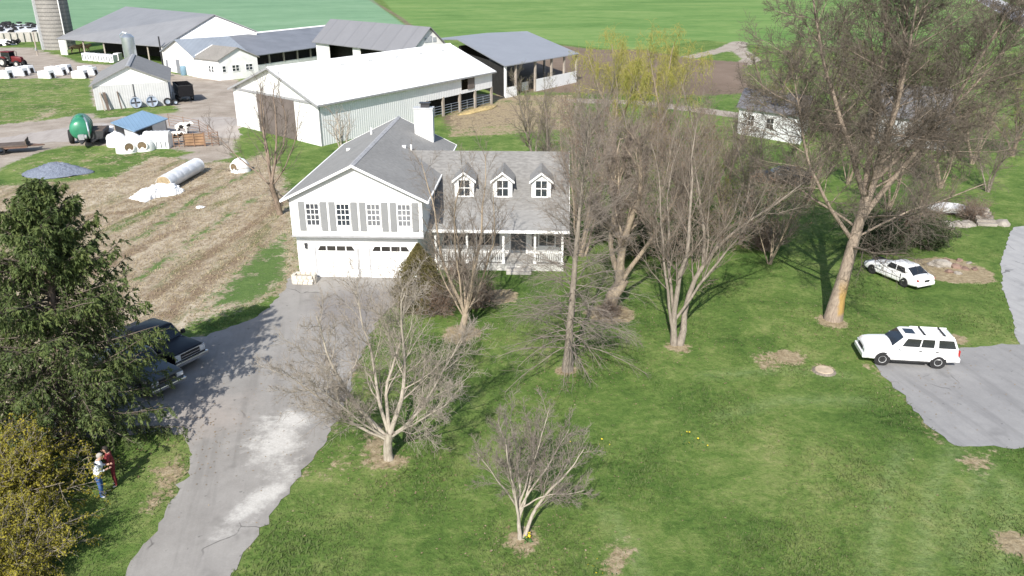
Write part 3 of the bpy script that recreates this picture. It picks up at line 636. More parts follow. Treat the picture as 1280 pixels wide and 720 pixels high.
dup(yt, gp(1265, 195), R(250), 'young leaved tree behind the right skirt of the huge crown', None, .8)
# willows
def willow_leaves(t, allp, rg):
    pts = allp[1][0].reshape(-1, 3); n = 1300; c0 = pts[rg.integers(0, len(pts), n)]; k = 8
    z = np.linspace(0, 1, k)[None, :, None]*rg.uniform(.6, 2.2, (n, 1, 1))
    c = c0[:, None, :] + np.concatenate([rg.normal(0, .08, (n, k, 2)), -np.broadcast_to(z, (n, k, 1))], -1)
    leaf_mesh('leaves', c.reshape(-1, 3), .22, LF_WILLOW, t, rg, 1.2, .16)
wl = bare_tree('willow_tree', 'yellow green willow with hanging shoots, the left of two beyond the bare trees', at_px(766, 195),
    [(0, 0, 90, 2, 5, .3, .2, 0), (0, 0, 60, 24, 8.6, .2, .04, .0, 2), (0, 0, 180, 27, 8.4, .2, .04, .0, 2), (0, 0, 300, 26, 8.2, .18, .04, .0, 2), (0, 0, 10, 30, 7.4, .14, .04, .0, 2.2), (0, 0, 240, 14, 8.4, .14, .04, .0, 2.2)],
    [LV(n=7, t0=.45, ang=(30, 60), len=.30, fall=.3, rr=.5, up=.02, wig=.12, seg=5, sides=4, rmin=.03),
     LV(n=7, t0=.2, ang=(30, 60), len=.6, fall=.4, rr=.6, up=-.05, wig=.1, seg=5, sides=3, rmin=.015),
     LV(n=7, t0=.1, ang=(30, 80), len=.9, fall=.2, rr=.6, up=-.35, wig=.06, seg=4, sides=3, rmin=.012, rtip=.008)], BK_TAN, mat_bark('twigs_willow', (.36, .33, .10), (.24, .21, .07), 1), 25, limbs_in_trunk=0, extra=willow_leaves, group='willows')
wl.scale = (.8, .8, 1.0)
dup(wl, gp(826, 212), R(140), 'yellow green willow with hanging shoots, the right and taller of two', 'willows', (.85, .85, 1.08))

# ------------------------------------------------------------------ spruce
NEEDLE = mat_leaf('spruce_needles', [(.30, (.030, .048, .018)), (.5, (.074, .105, .032)), (.70, (.155, .18, .055))], 1.3, .15)
def spruce(label, base, h, rmax, seed):
    rg = np.random.default_rng(seed); t = thing('spruce_tree', label, 'tree', base)
    P = np.array([[0, 0, -.1]]); pts, rad = np_grow(rg, P, np.array([[.13, .0, 1.]]), np.array([h]), np.array([.30]), np.array([.03]), 14, .012, 0)
    V, F = np_tubes(pts, rad, 9); 
    nb = 230; tt = .05 + .94*(np.arange(nb) + rg.uniform(0, 1, nb))/nb
    f = tt*14; i = np.minimum(f.astype(int), 13); c = pts[0, i]*(1-(f-i))[:, None] + pts[0, i+1]*(f-i)[:, None]
    az = np.arange(nb)*2.39996 + rg.normal(0, .3, nb)
    prof = np.interp(tt, [0, .12, .35, .6, .8, .92, 1.0], [.84, 1.0, .94, .72, .46, .22, .03])*rmax*rg.uniform(.72, 1.18, nb)
    el = np.interp(tt, [0, .4, .8, 1], [-.12, .14, .55, 1.2]) + rg.normal(0, .1, nb)
    D = np.stack([np.cos(az)*np.cos(el), np.sin(az)*np.cos(el), np.sin(el)], 1)
    bp, br = np_grow(rg, c, D, prof, np.full(nb, .045), np.full(nb, .008), 8, .05, np.interp(tt, [0, .6, 1], [.02, .03, .02]))
    parts = [np_tubes(bp, br, 4)]
    bp[..., 2] = np.maximum(bp[..., 2], .2)
    # side sprays hang
    P1, D1, L1, R1, rel = np_child(rg, bp, br, prof, 22, .18, 1.0, (38, 75), .30, .62, .5, .006)
    D1[:, 2] *= .35; up = -rg.uniform(.16, .46, len(P1))
    L1 = np.maximum(L1, .22); sp, sr = np_grow(rg, P1, D1, L1, R1, R1*.4, 5, .08, up)
    parts.append(np_tubes(sp, sr, 3))
    V2, F2 = join([(V, F)]); mk_np('trunk', V2, F2, BK_BROWN, t, True)
    V3, F3 = join(parts); mk_np('branches', V3, F3, TW_DARK, t, True)
    # needle tufts: slim blades round the spray axis, pointing outward and down
    P2, D2, L2, _, rel2 = np_child(rg, sp, sr, L1, 22, .06, 1.0, (20, 60), .3, .3, .5, .005)
    n = len(P2); d = nrm(D2 + np.array([0, 0, -.25])); s = rg.uniform(.08, .20, n)[:, None]
    q = nrm(np.cross(d, rg.normal(size=(n, 3))))*s*.17
    mid = P2 + d*s*.45
    VV = np.stack([P2, mid + q, P2 + d*s, mid - q], 1).reshape(-1, 3)
    mk_np('needles', VV, np.arange(n*4).reshape(-1, 4), NEEDLE, t)
    return t
spruce('tall dark spruce with drooping sprays at the left edge, over the parked trucks', at_px(84, 556), 10.5, 4.15, 31)

# ------------------------------------------------------------------ shrubs
def shrub(name, label, base, nst, h, spread, bark, leafm, nleaf, lsize, seed, levels=None, cat='shrub', leafname='leaves', group=None, lo=-1):
    rg0 = random.Random(seed)
    st = [(rg0.gauss(0, spread*.12), rg0.gauss(0, spread*.12), rg0.uniform(0, 360), rg0.uniform(4, 60*min(1, spread)), h*rg0.uniform(.7, 1.1), .022, .006, -.02) for _ in range(nst)]
    lv = levels or [LV(n=7, t0=.15, ang=(20, 50), len=.42, fall=.4, rr=.7, up=.03, wig=.14, seg=4, sides=3, rmin=.008),
                    LV(n=5, t0=.1, ang=(20, 55), len=.5, fall=.3, rr=.7, up=0, wig=.16, seg=3, sides=3, rmin=.006, rtip=.004)]
    t = bare_tree(name, label, base, st, lv, bark, bark, seed, group, 0, 1.0, extra=buds(leafm, nleaf, lsize, lo, leafname) if leafm else None)
    t['category'] = cat; t.children[0].name = 'stems'
    return t
FORS = mat_leaf('forsythia_leaves', [(.32, (.13, .125, .022)), (.5, (.25, .225, .032)), (.68, (.42, .35, .045))], 1.1, .3)
f1 = shrub('forsythia_shrub', 'yellow green arching shrub filling the bottom left corner, below the spruce', at_px(12, 640), 120, 3.0, .95, TW_PALE, FORS, 44000, .085, 41)
dup(f1, gp(-75, 660), R(120), 'yellow green shrub cut by the left edge of the view', None, 1.0)
dup(f1, gp(10, 720), R(220), 'yellow green shrub at the lowest left corner beside the grass', None, .8)
RUST = mat_leaf('barberry_twigs', [(.35, (.13, .075, .05)), (.65, (.24, .15, .10))], 2.0, .2)
b1 = shrub('bare_shrub', 'dense rust brown bare shrub between the cone shrub and the porch tree', at_px(548, 392), 60, 1.9, .8, TW_MAUVE, RUST, 5000, .05, 43, group='bare shrubs by the porch')
dup(b1, gp(598, 384), R(100), 'rust brown bare shrub behind the foot of the porch tree', 'bare shrubs by the porch', .9)
dup(b1, gp(575, 350), R(200), 'rust brown bare shrub against the left end of the porch', 'bare shrubs by the porch', .75)
for px, py, rz, s_, lb in [(1122, 302, 20, 1.3, 'wide rust brown thicket behind the white saloon car'), (1150, 296, 80, 1.2, 'rust brown thicket left of the low stone bank'), (1092, 312, 140, 1.2, 'rust brown thicket at the nose of the white saloon car'), (1214, 276, 200, .9, 'rust brown shrub beside the stone steps'),
                           (955, 312, 320, 1.1, 'rust brown thicket right of the leaning grey trunks'), (880, 300, 30, 1.2, 'rust brown thicket far behind the leaning grey trunks')]:
    dup(b1, gp(px, py), R(rz), lb, 'thickets under the trees', s_)
dup(b1, gp(762, 396), R(40), 'low twiggy sucker growth round the foot of the thick pale trunk', None, .5)
HOLLY = mat_leaf('holly_leaves', [(.3, (.018, .03, .013)), (.5, (.035, .055, .02)), (.7, (.07, .09, .035))], 1.2, .1)
h1 = shrub('evergreen_shrub', 'dark evergreen bush behind the thick pale trunk', at_px(800, 322), 60, 2.6, .75, TW_DARK, HOLLY, 16000, .11, 44, group='dark evergreen bushes')
for px, py, rz, s, lab in [(862, 318, 50, .95, 'dark evergreen bush right of the two leaning grey trunks'), (760, 300, 90, .8, 'dark evergreen bush at the right gable of the house'),
                           (1095, 318, 200, 1.0, 'dark evergreen bush behind the nose of the white sedan'),
                           (1160, 312, 300, .8, 'dark evergreen bush between the white sedan and the rockery')]:
    dup(h1, gp(px, py), R(rz), lab, 'dark evergreen bushes', s)
# cone-shaped evergreen by the garage
def cone_shrub(label, base, h, r, seed):
    rg = np.random.default_rng(seed); t = thing('cone_shrub', label, 'shrub', base)
    n = 26000; z = rg.uniform(0, 1, n)**1.15; rr = r*np.interp(z, [0, .25, .6, 1], [.78, 1, .72, .04])*np.sqrt(rg.uniform(.35, 1.0, n)); az = rg.uniform(0, 6.283, n)
    rr *= 1 + .14*np.sin(az*5 + z*9) + .10*np.sin(az*11 - z*17)
    c = np.stack([rr*np.cos(az), rr*np.sin(az), .08 + z*h*.97], 1)
    a = nrm(np.stack([np.cos(az)*.5, np.sin(az)*.5, np.ones(n)*.9], 1) + rg.normal(0, .4, (n, 3))); b_ = nrm(np.cross(a, rg.normal(size=(n, 3)))); s = rg.uniform(.06, .15, n)[:, None]
    V = np.stack([c - a*s*.5, c + b_*s*.22, c + a*s*.5, c - b_*s*.22], 1).reshape(-1, 3)
    mk_np('foliage', V, np.arange(n*4).reshape(-1, 4), mat_leaf('arborvitae_leaves', [(.3, (.06, .055, .024)), (.5, (.13, .115, .045)), (.7, (.215, .175, .08))], 1.5, .15), t)
    mb = MB(); mb.cyl((0, 0, -.1), (0, 0, h*.8), .09, .03, 8); mk('trunk', mb, BK_BROWN, t, True); return t
cone_shrub('olive brown cone-shaped evergreen shrub at the right corner of the garage', at_px(526, 386), 3.75, 1.4, 45)
# ------------------------------------------------------------------ building materials
WHITE_SID = mat_siding('white_siding', (.80, .80, .79), .16, .07)
WHITE_TRIM = mat_plain('white_trim', (.82, .82, .81), .5, .04, 2)
GREY_SHUT = mat_siding('grey_shutter', (.25, .255, .26), .09, .08)
DK_SHUT = mat_siding('dark_shutter', (.10, .11, .12), .09, .08)
SHINGLE = mat_shingle('grey_shingles', (.25, .246, .238), .18)
SHINGLE_B = mat_shingle('brown_grey_shingles', (.24, .225, .205), .2)
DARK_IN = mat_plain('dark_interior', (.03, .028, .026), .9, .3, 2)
GLASS = mat_plain('window_glass', (.035, .042, .05), .06, .3, .8, 0, .7)
GLASS_M = mat_plain('grey_curtained_glass', (.075, .08, .09), .1, .35, .9, 0, .6)
GLASS_L = mat_plain('curtained_glass', (.15, .155, .165), .12, .35, .9, 0, .6)
DECK = mat_siding('deck_boards', (.42, .41, .39), .14, .2, 'X')
LATT = mat_siding('lattice_skirt', (.55, .54, .52), .18, .18, 'X')
METAL_W = mat_metalroof('white_metal_roof', (.80, .80, .79), .45, .9, 'X', .08)
METAL_G = mat_metalroof('grey_metal_roof', (.30, .305, .325), .55, .9, 'X', .14)
METAL_G2 = mat_metalroof('weathered_grey_roof', (.25, .255, .275), .6, 1.1, 'X', .28)
METAL_B = mat_metalroof('blue_metal_roof', (.19, .29, .41), .5, .5, 'X', .2)
RIB_W = mat_siding('white_ribbed_steel', (.74, .75, .765), .30, .14, 'X', .03)
RIB_WY = mat_siding('white_ribbed_gable', (.78, .785, .79), .30, .10, 'Y', .03)
RIB_G = mat_siding('pale_grey_board', (.50, .505, .51), .25, .15, 'X', .02)
BLOCK_W = mat_plain('whitewashed_block', (.72, .715, .70), .85, .10, .9, bump=.3)
DOOR_BR = mat_siding('brown_plank_door', (.155, .128, .118), .28, .25, 'X', .02)
WOOD_G = mat_plain('weathered_wood', (.33, .29, .25), .9, .25, 1.2, bump=.3)
WOOD_D = mat_plain('dark_wood', (.11, .085, .07), .9, .3, 1.5, bump=.3)
DARK_MET = mat_plain('dark_metal', (.06, .06, .065), .5, .3, 3, .5)
GALV = mat_plain('galvanised_steel', (.48, .52, .56), .35, .12, 1.2, .75)
CONC = mat_plain('concrete', (.42, .40, .37), .9, .15, 1.2, bump=.3)

def window(parent, o, u, n, w, h, cols=2, rows=4, frame=WHITE_TRIM, glass=GLASS, fw=.08, name='window', bars=True):
    """o: lower left corner on the wall, u: unit along the wall, n: outward unit"""
    o, u, n = Vector(o), Vector(u).normalized(), Vector(n).normalized(); z = Vector((0, 0, 1))
    def bar(mb, a0, a1, b0, b1, d0, d1):
        mb.prism([o + u*a0 + z*b0 + n*d0, o + u*a1 + z*b0 + n*d0, o + u*a1 + z*b1 + n*d0, o + u*a0 + z*b1 + n*d0], n*(d1 - d0))
    mb = MB(); bar(mb, -fw, 0, -fw, h+fw, .003, .06); bar(mb, w, w+fw, -fw, h+fw, .003, .06); bar(mb, 0, w, h, h+fw, .003, .06); bar(mb, 0, w, -fw, 0, .003, .075)
    if bars:
        for i in range(1, cols): bar(mb, w*i/cols-.018, w*i/cols+.018, 0, h, .022, .036)
        for j in range(1, rows):
            e = .03 if j*2 == rows else .016; bar(mb, 0, w, h*j/rows-e, h*j/rows+e, .0225, .04)
    f = mk(name, mb, frame, parent)
    g = MB(); bar(g, 0, w, 0, h, .003, .018); mk('pane', g, glass, f); return f
def slab_n(mb, a, b, c, d, th): return mb.slab(Vector(a), Vector(b), Vector(c), Vector(d), th)

# ------------------------------------------------------------------ the house
HO = gp(375.5, 345.5)
house = thing('house', 'white house with grey shingle roofs, two-door garage wing and porch with three dormers', 'house', (HO.x, HO.y, 0), R(-2.3))
GW, GD = 7.15, 14.4
mb = MB(); mb.prism([(0, 0, -.2), (GW, 0, -.2), (GW, 0, 2.68), (0, 0, 2.68)], (0, GD, 0)); mk('lower_wall', mb, WHITE_SID, house)
UX0, UX1, UY = -.06, GW+.42, -.42; xc = (UX0+UX1)/2; HE, HP = 5.05, 6.92
mb = MB(); mb.prism([(UX0, UY, 2.69), (UX1, UY, 2.69), (UX1, UY, HE), (xc, UY, HP-.06), (UX0, UY, HE)], (0, GD - UY, 0)); mk('upper_wall', mb, WHITE_SID, house)
mb = MB(); mb.box((xc, UY-.02, 2.69), (UX1-UX0+.06, .1, .1)); mk('belt_trim', mb, mat_plain('grey_trim', (.34, .34, .35), .7), house)
# garage roof: two slabs with overhang, rakes and ridge cap
ov = .38; sl = (HP - HE)/(xc - UX0); ze = HE - sl*ov
rf = MB(); y0, y1 = UY - .32, GD + .3; T = .05
slab_n(rf, (UX0-ov, y0, ze+T), (xc, y0, HP+T), (xc, y1, HP+T), (UX0-ov, y1, ze+T), .1)
slab_n(rf, (xc, y0, HP+T), (UX1+ov, y0, ze+T), (UX1+ov, y1, ze+T), (xc, y1, HP+T), .1)
groof = mk('roof', rf, SHINGLE, house); groof['label'] = 'long grey gable roof over the garage wing'
rk = MB()
for yy in (y0-.03, y1): 
    for sx, ex in ((UX0-ov-.02, -1), (UX1+ov+.02, 1)):
        rk.prism([(sx, yy, ze+.065), (xc, yy, HP+.065), (xc, yy, HP-.08), (sx, yy, ze-.08)], (0, .03, 0))
rk.box((UX0-ov-.03, (y0+y1)/2, ze-.0), (.08, y1-y0, .11)); rk.box((UX1+ov+.03, (y0+y1)/2, ze-.0), (.08, y1-y0, .11))
mk('roof_trim', rk, WHITE_TRIM, groof)
rc = MB(); rc.prism([(xc-.16, y0, HP+.0), (xc, y0, HP+.10), (xc+.16, y0, HP+.0)], (0, y1-y0, 0)); mk('ridge_cap', rc, mat_plain('pale_ridge', (.36, .36, .37), .9), groof)
for (x, y, hgt) in ((1.4, 8.4, .12), (2.35, 11.5, .45), (5.3, 7.6, .12), (5.75, 7.7, .38)):
    z = HP - abs(x - xc)*sl + T; v = MB(); v.cyl((x, y, z-.1), (x, y, z+hgt), .07 if hgt > .2 else .14, None, 10); mk('vent_pipe', v, WHITE_TRIM, groof, True)
# upper windows and shutters
for x, gl in ((.90, GLASS_M), (2.66, GLASS), (4.42, GLASS_L), (6.18, GLASS_L)):
    window(house, (x, UY, 3.38), (1, 0, 0), (0, -1, 0), .70, 1.25, 3, 4, glass=gl)
    for sx in (x-.47, x+.80):
        s_ = MB(); s_.box((sx+.19, UY-.028, 3.9), (.36, .05, 1.72)); mk('shutter', s_, GREY_SHUT, house, bevel=.008)
# garage doors with lights
for dx in (1.12, 4.35):
    d = MB(); w, h = 2.42, 2.05
    ch = .28
    d.prism([(dx, -.003, .02), (dx+w, -.003, .02), (dx+w, -.003, h-ch), (dx+w-ch, -.003, h), (dx+ch, -.003, h), (dx, -.003, h-ch)], (0, -.05, 0))
    for j in range(4):
        for i in range(4):
            if j < 3: d.box((dx+.33+i*.585, -.062, .3+j*.48), (.46, .02, .34))
    gd = mk('garage_door', d, WHITE_TRIM, house, bevel=.006)
    for i in range(4):
        p = MB(); x0 = dx+.1+i*.57; a = .12 if i in (0, 3) else 0
        q = [(x0+(a if i == 0 else 0)*0, -.054, h-.36), (x0+.5, -.054, h-.36), (x0+.5-(a*1.4 if i == 3 else 0), -.054, h-.08), (x0+(a*1.4 if i == 0 else 0), -.054, h-.08)]
        p.prism(q, (0, -.014, 0)); mk('pane', p, DARK_IN, gd)
    fr = MB(); fr.box((dx-.06, -.03, h*.45), (.1, .05, h*.9)); fr.box((dx+w+.06, -.03, h*.45), (.1, .05, h*.9)); fr.box((dx+w/2, -.012, h+.035), (w+.22, .022, .06)); mk('door_frame', fr, mat_plain('pale_frame', (.40, .40, .41), .6), gd)
l = MB(); l.box((.55, -.08, 1.95), (.12, .14, .26)); l.prism([(.47, -.0, 2.08), (.63, 0, 2.08), (.63, -.17, 2.08), (.47, -.17, 2.08)], (0, 0, .05)); mk('wall_lamp', l, DARK_MET, house)
# main wing
MX0, MX1, MY, MD, PE = GW, 15.75, 3.45, 11.4, 1.45
yr = (MY + MD)/2; ME, MR = 3.45, 6.0
mb = MB(); mb.prism([(MX1, MY, -.2), (MX1, MD, -.2), (MX1, MD, ME), (MX1, yr, MR-.08), (MX1, MY, ME)], (MX0+.003-MX1, 0, 0)); mk('main_wall', mb, WHITE_SID, house)
rf = MB(); s2 = (MR - ME)/(yr - MY); xl, xr = 4.1, MX1 + .32
slab_n(rf, (GW+.45, MY-.25, ME-.25*s2+.06), (xr, MY-.25, ME-.25*s2+.06), (xr, yr, MR+.06), (GW+.45, yr, MR+.06), .1)
slab_n(rf, (xr, yr, MR+.06), (xr, MD+.4, ME-.4*s2+.06), (GW+.45, MD+.4, ME-.4*s2+.06), (GW+.45, yr, MR+.06), .1)
# valley pieces running up the garage slope
slab_n(rf, (GW+.45, MY+.9, ME+.9*s2+.06), (GW+.45, yr, MR+.06), (xl+.6, yr, MR+.06), (xl+.6, yr-.05, MR+.03), .08)
slab_n(rf, (GW+.45, MD-.9, ME+.9*s2+.06), (GW+.45, yr, MR+.06), (xl+.6, yr, MR+.06), (xl+.6, yr+.05, MR+.03), .08)
mroof = mk('roof', rf, mat_shingle('weathered_shaded_shingles', (.205, .20, .192), .28), house); mroof['label'] = 'grey shingle roof over the porch wing, carrying three dormers'  # weathered mottle, darkened as well in place of branch shadows on this roof
pr = MB(); PX0 = GW + .75
slab_n(pr, (PX0-.3, PE-.3, 2.68), (xr, PE-.3, 2.68), (xr, MY-.25, ME-.25*s2+.055), (PX0-.3, MY-.25, ME-.25*s2+.055), .1); mk('porch_roof', pr, SHINGLE, mroof)
tr = MB(); tr.box(((PX0-.3+xr)/2, PE-.34, 2.6), (xr-PX0+.3, .07, .17)); tr.box((xr+.03, yr, MR-.02), (.05, .3, .2))
for sgn, ya, za in ((1, MY-.25, ME-.25*s2), (-1, MD+.4, ME-.4*s2)):
    tr.prism([(xr+.003, ya, za+.07), (xr+.003, yr, MR+.07), (xr+.003, yr, MR-.13), (xr+.003, ya, za-.13)], (.03, 0, 0))
mk('roof_trim', tr, WHITE_TRIM, mroof)
# dormers
for dxp in (9.55, 11.93, 14.33):
    w2 = .60; yf = MY + .62; zb = ME + .62*s2 + .03; zt = zb + 1.16; zp = zt + .42; yb = yr - .1
    d = MB(); d.prism([(dxp-w2, yf, zb-.25), (dxp+w2, yf, zb-.25), (dxp+w2, yf, zt), (dxp, yf, zp), (dxp-w2, yf, zt)], (0, 2.0, 0)); dm = mk('dormer', d, WHITE_SID, house)
    r_ = MB()
    slab_n(r_, (dxp-w2-.13, yf-.2, zt-.1), (dxp, yf-.2, zp+.06), (dxp, yf+3.0, zp+.06), (dxp-w2-.13, yf+2.4, zt-.1), .07)
    slab_n(r_, (dxp, yf-.2, zp+.06), (dxp+w2+.13, yf-.2, zt-.1), (dxp+w2+.13, yf+2.4, zt-.1), (dxp, yf+3.0, zp+.06), .07); mk('dormer_roof', r_, SHINGLE, dm)
    q = MB()
    for sx in (-1, 1): q.prism([(dxp+sx*(w2+.15), yf-.23, zt-.09), (dxp, yf-.23, zp+.07), (dxp, yf-.23, zp-.07), (dxp+sx*(w2+.15), yf-.23, zt-.23)], (0, .03, 0))
    mk('dormer_trim', q, WHITE_TRIM, dm)
    window(dm, (dxp-.34, yf, zb+.10), (1, 0, 0), (0, -1, 0), .68, .98, 2, 2)
# porch
RAIL = mat_plain('tree_shaded_rail', (.46, .46, .45), .7, .12, 2)  # grey puts the tree shadow over the porch into the rail colour
p = MB(); p.box(((PX0+MX1)/2, (PE+MY)/2, .4), (MX1-PX0, MY-PE-.004, .1)); mk('porch_floor', p, DECK, house)
p = MB(); p.box(((PX0+MX1)/2, PE+.06, .17), (MX1-PX0, .06, .35)); p.box((MX1-.05, (PE+MY)/2+.05, .17), (.06, MY-PE-.14, .35)); mk('porch_skirt', p, LATT, house)
posts = [PX0+.1, 9.9, 12.1, 14.0, MX1-.1]
for x in posts:
    q = MB(); q.box((x, PE+.1, 1.5), (.13, .13, 2.1)); q.box((x, PE+.1, .55), (.2, .2, .2)); q.box((x, PE+.1, 2.5), (.2, .2, .1)); mk('porch_post', q, WHITE_TRIM, house)
for a, b_ in zip(posts[:-1], posts[1:]):
    if abs(a - 12.1) < .1: continue
    q = MB(); q.box(((a+b_)/2, PE+.1, 1.28), (b_-a-.13, .08, .07)); q.box(((a+b_)/2, PE+.1, .58), (b_-a-.13, .06, .06))
    n_ = int((b_-a)/.14)
    for i in range(n_): q.box((a+.1+(i+.5)*(b_-a-.2)/n_, PE+.1, .92), (.07, .045, .64))
    mk('porch_railing', q, RAIL, house)
st = MB(); st.box((13.05, PE-.2, .2), (1.5, .38, .1)); st.box((13.05, PE-.5, .08), (1.5, .3, .16)); mk('porch_step', st, CONC, house)
for x, w in ((8.75, .9), (10.35, .95), (14.25, .95)):
    window(house, (x, MY, .98), (1, 0, 0), (0, -1, 0), w, 1.45, 2, 2)
    for sx in (x-.46, x+w+.09): 
        s_ = MB(); s_.box((sx+.18, MY-.03, 1.7), (.36, .05, 1.58)); mk('shutter', s_, DK_SHUT, house)
d = MB(); d.box((12.95, MY-.03, 1.48), (.92, .05, 2.05)); fd = mk('front_door', d, DK_SHUT, house, bevel=.01)
q = MB(); q.box((12.4, MY-.035, 1.5), (.12, .06, 2.15)); q.box((13.5, MY-.035, 1.5), (.12, .06, 2.15)); q.box((12.95, MY-.035, 2.6), (1.2, .06, .12)); mk('door_frame', q, WHITE_TRIM, fd)
q = MB(); q.lathe([(.0, -.02), (.035, -.015), (.04, .01), (.0, .03)], 10, (13.3, MY-.09, 1.4)); mk('door_knob', q, GALV, fd)
# chimney
c = MB(); cx, cy = 5.95, 12.6; zc = 7.9
c.box((cx, cy, (zc+4)/2), (1.3, .75, zc-4)); ch = mk('chimney', c, mat_siding('chimney_boards', (.80, .80, .79), .2, .06), house)
c = MB(); c.box((cx, cy, zc+.05), (1.42, .86, .1)); mk('chimney_cap', c, mat_plain('chimney_cap_metal', (.45, .46, .47), .5), ch)
c = MB(); c.box((cx+.1, cy, zc+.24), (.6, .4, .28)); c.box((cx+.1, cy, zc+.41), (.78, .55, .05)); mk('chimney_pot', c, DARK_MET, ch)
# landscape box at the garage corner
pb_ = gp(381, 353); t = thing('stone_planter', 'low pale stone planter box at the left corner of the garage', 'planter', (pb_.x, pb_.y, 0), R(-4))
m_ = MB(); 
for j in range(3):
    for i in range(4): m_.box((-.45+i*.3+(.06 if j % 2 else 0), -.32, .1+j*.17), (.28, .2, .16)); m_.box((-.45+i*.3, .32, .1+j*.17), (.28, .2, .16))
    m_.box((-.6, 0, .1+j*.17), (.2, .44, .16)); m_.box((.6, 0, .1+j*.17), (.2, .44, .16))
mk('wall', m_, mat_plain('planter_stone', (.55, .51, .44), .9, .18, 4, bump=.3), t, bevel=.02)
m_ = MB(); m_.box((0, 0, .2), (1.0, .44, .4)); mk('soil', m_, mat_plain('planter_soil', (.30, .26, .2), .95, .3, 6), t)

# ------------------------------------------------------------------ generic barn in skewed plan
class Plan:
    """A, B (along s), C (along t): ground corners; local metres from A"""
    def __init__(s, A, B, C):
        s.A = Vector((A[0], A[1], 0)); b = Vector((B[0], B[1], 0)) - s.A; c = Vector((C[0], C[1], 0)) - s.A
        s.L, s.W = b.length, c.length; s.es, s.et = b.normalized(), c.normalized()
    def p(s, a, b, z=0.0): return s.es*a + s.et*b + Vector((0, 0, z))
    def wall_s(s, mb, a0, a1, t, z0, z1, th=.12):          # wall along s at t
        return mb.prism([s.p(a0, t, z0), s.p(a1, t, z0), s.p(a1, t, z1), s.p(a0, t, z1)], s.et*th)
    def wall_t(s, mb, t0, t1, a, z0, z1, th=.12):
        return mb.prism([s.p(a, t0, z0), s.p(a, t1, z0), s.p(a, t1, z1), s.p(a, t0, z1)], s.es*th)
    def gable_t(s, mb, a, e0, pk, th=.12, z0=0.0, W=None):
        W = W or s.W; return mb.prism([s.p(a, 0, z0), s.p(a, W, z0), s.p(a, W, e0), s.p(a, W/2, pk), s.p(a, 0, e0)], s.es*th)
    def roof(s, mb, e0, pk, ov=.4, th=.1, k=.5):
        sl = (pk - e0)/(s.W*k); z = e0 - sl*ov; sl2 = (pk - e0)/(s.W*(1-k)); z2 = e0 - sl2*ov
        mb.slab(s.p(-ov, -ov, z+.06), s.p(s.L+ov, -ov, z+.06), s.p(s.L+ov, s.W*k, pk+.06), s.p(-ov, s.W*k, pk+.06), th)
        mb.slab(s.p(-ov, s.W*k, pk+.06), s.p(s.L+ov, s.W*k, pk+.06), s.p(s.L+ov, s.W+ov, z2+.06), s.p(-ov, s.W+ov, z2+.06), th); return mb
    def rot(s): return math.atan2(s.es.y, s.es.x)
def placed_mat(f, *a): return f(*a)

# white barn: s runs along the ribbed long side, t along the gable with the brown door
WB = Plan(gp(402, 183).xy, gp(615.5, 130).xy, gp(297, 157).xy)
wb = thing('white_barn', 'long white steel barn with bright white roof and tall brown sliding door in its gable', 'barn', WB.A)
EH, PH = 4.35, 7.2; a_op = 17.6
rotm = WB.rot()
RIBL = NB('white_ribbed_long_wall'); w_ = RIBL.wave(0.314159/.34, vec=RIBL.mapv(rot=(0, 0, -rotm)), axis='X', prof='SIN'); RIBL.bump(w_, .45, .04)
RIBL = RIBL.done(RIBL.mix(RIBL.math('MULTIPLY', RIBL.smooth(w_, .6, 1), .22), RIBL.ramp(RIBL.noise(.6, 5), [(.3, (.74, .735, .75)), (.65, (.80, .795, .80))]), (.54, .54, .57)), .55)
m_ = MB(); WB.wall_s(m_, 0, a_op, 0, -.1, EH); WB.wall_s(m_, a_op, WB.L-7.0, 0, 2.2, EH); WB.wall_s(m_, WB.L-4.2, WB.L, 0, 2.2, EH); WB.wall_s(m_, WB.L-7.0, WB.L-4.2, 0, 2.2, 2.6)
mk('long_wall', m_, RIBL, wb)
m_ = MB(); WB.gable_t(m_, 0.003, EH, PH, .12, -.1); mk('gable_wall', m_, BLOCK_W, wb)
m_ = MB(); WB.gable_t(m_, WB.L-.12, EH, PH, .12, 2.2); WB.wall_s(m_, 0, WB.L, WB.W-.12, -.1, EH); mk('rear_wall', m_, RIBL, wb)
m_ = MB(); WB.roof(m_, EH, PH, .45); mk('roof', m_, mat_metalroof('white_barn_roof', (.83, .83, .82), .45, .9, 'X', .06, -rotm), wb)
rc = MB(); rc.prism([WB.p(-.46, WB.W/2-.25, PH-.02), WB.p(-.46, WB.W/2, PH+.12), WB.p(-.46, WB.W/2+.25, PH-.02)], WB.es*(WB.L+.92)); mk('ridge_cap', rc, WHITE_TRIM, wb)
for f_ in (.3, .45, .6, .75, .9):
    v = MB(); v.box(WB.p(WB.L*f_, WB.W/2 - 1.6, PH - .45), (.7, .3, .12), rotm); mk('roof_patch', v, mat_plain('roof_patch_grey', (.6, .6, .6), .6), wb) if f_ == .3 else mk('roof_patch', v, bpy.data.materials['roof_patch_grey'], wb)
tr = MB(); sl = (PH - EH)/(WB.W/2); ze_ = EH - .45*sl
for t0, z0, t1, z1 in ((-.45, ze_, WB.W/2, PH), (WB.W+.45, ze_, WB.W/2, PH)):
    tr.prism([WB.p(-.47, t0, z0+.07), WB.p(-.47, t1, z1+.07), WB.p(-.47, t1, z1-.16), WB.p(-.47, t0, z0-.16)], WB.es*-.03)
tr.prism([WB.p(-.03, 1.0, 4.2), WB.p(-.03, WB.W-.6, 4.2), WB.p(-.03, WB.W-.6, 4.42), WB.p(-.03, 1.0, 4.42)], WB.es*-.1)
tr.prism([WB.p(-.0, -.06, 0), WB.p(-.0, -.06, EH), WB.p(.16, -.06, EH), WB.p(.16, -.06, 0)], WB.et*.05)
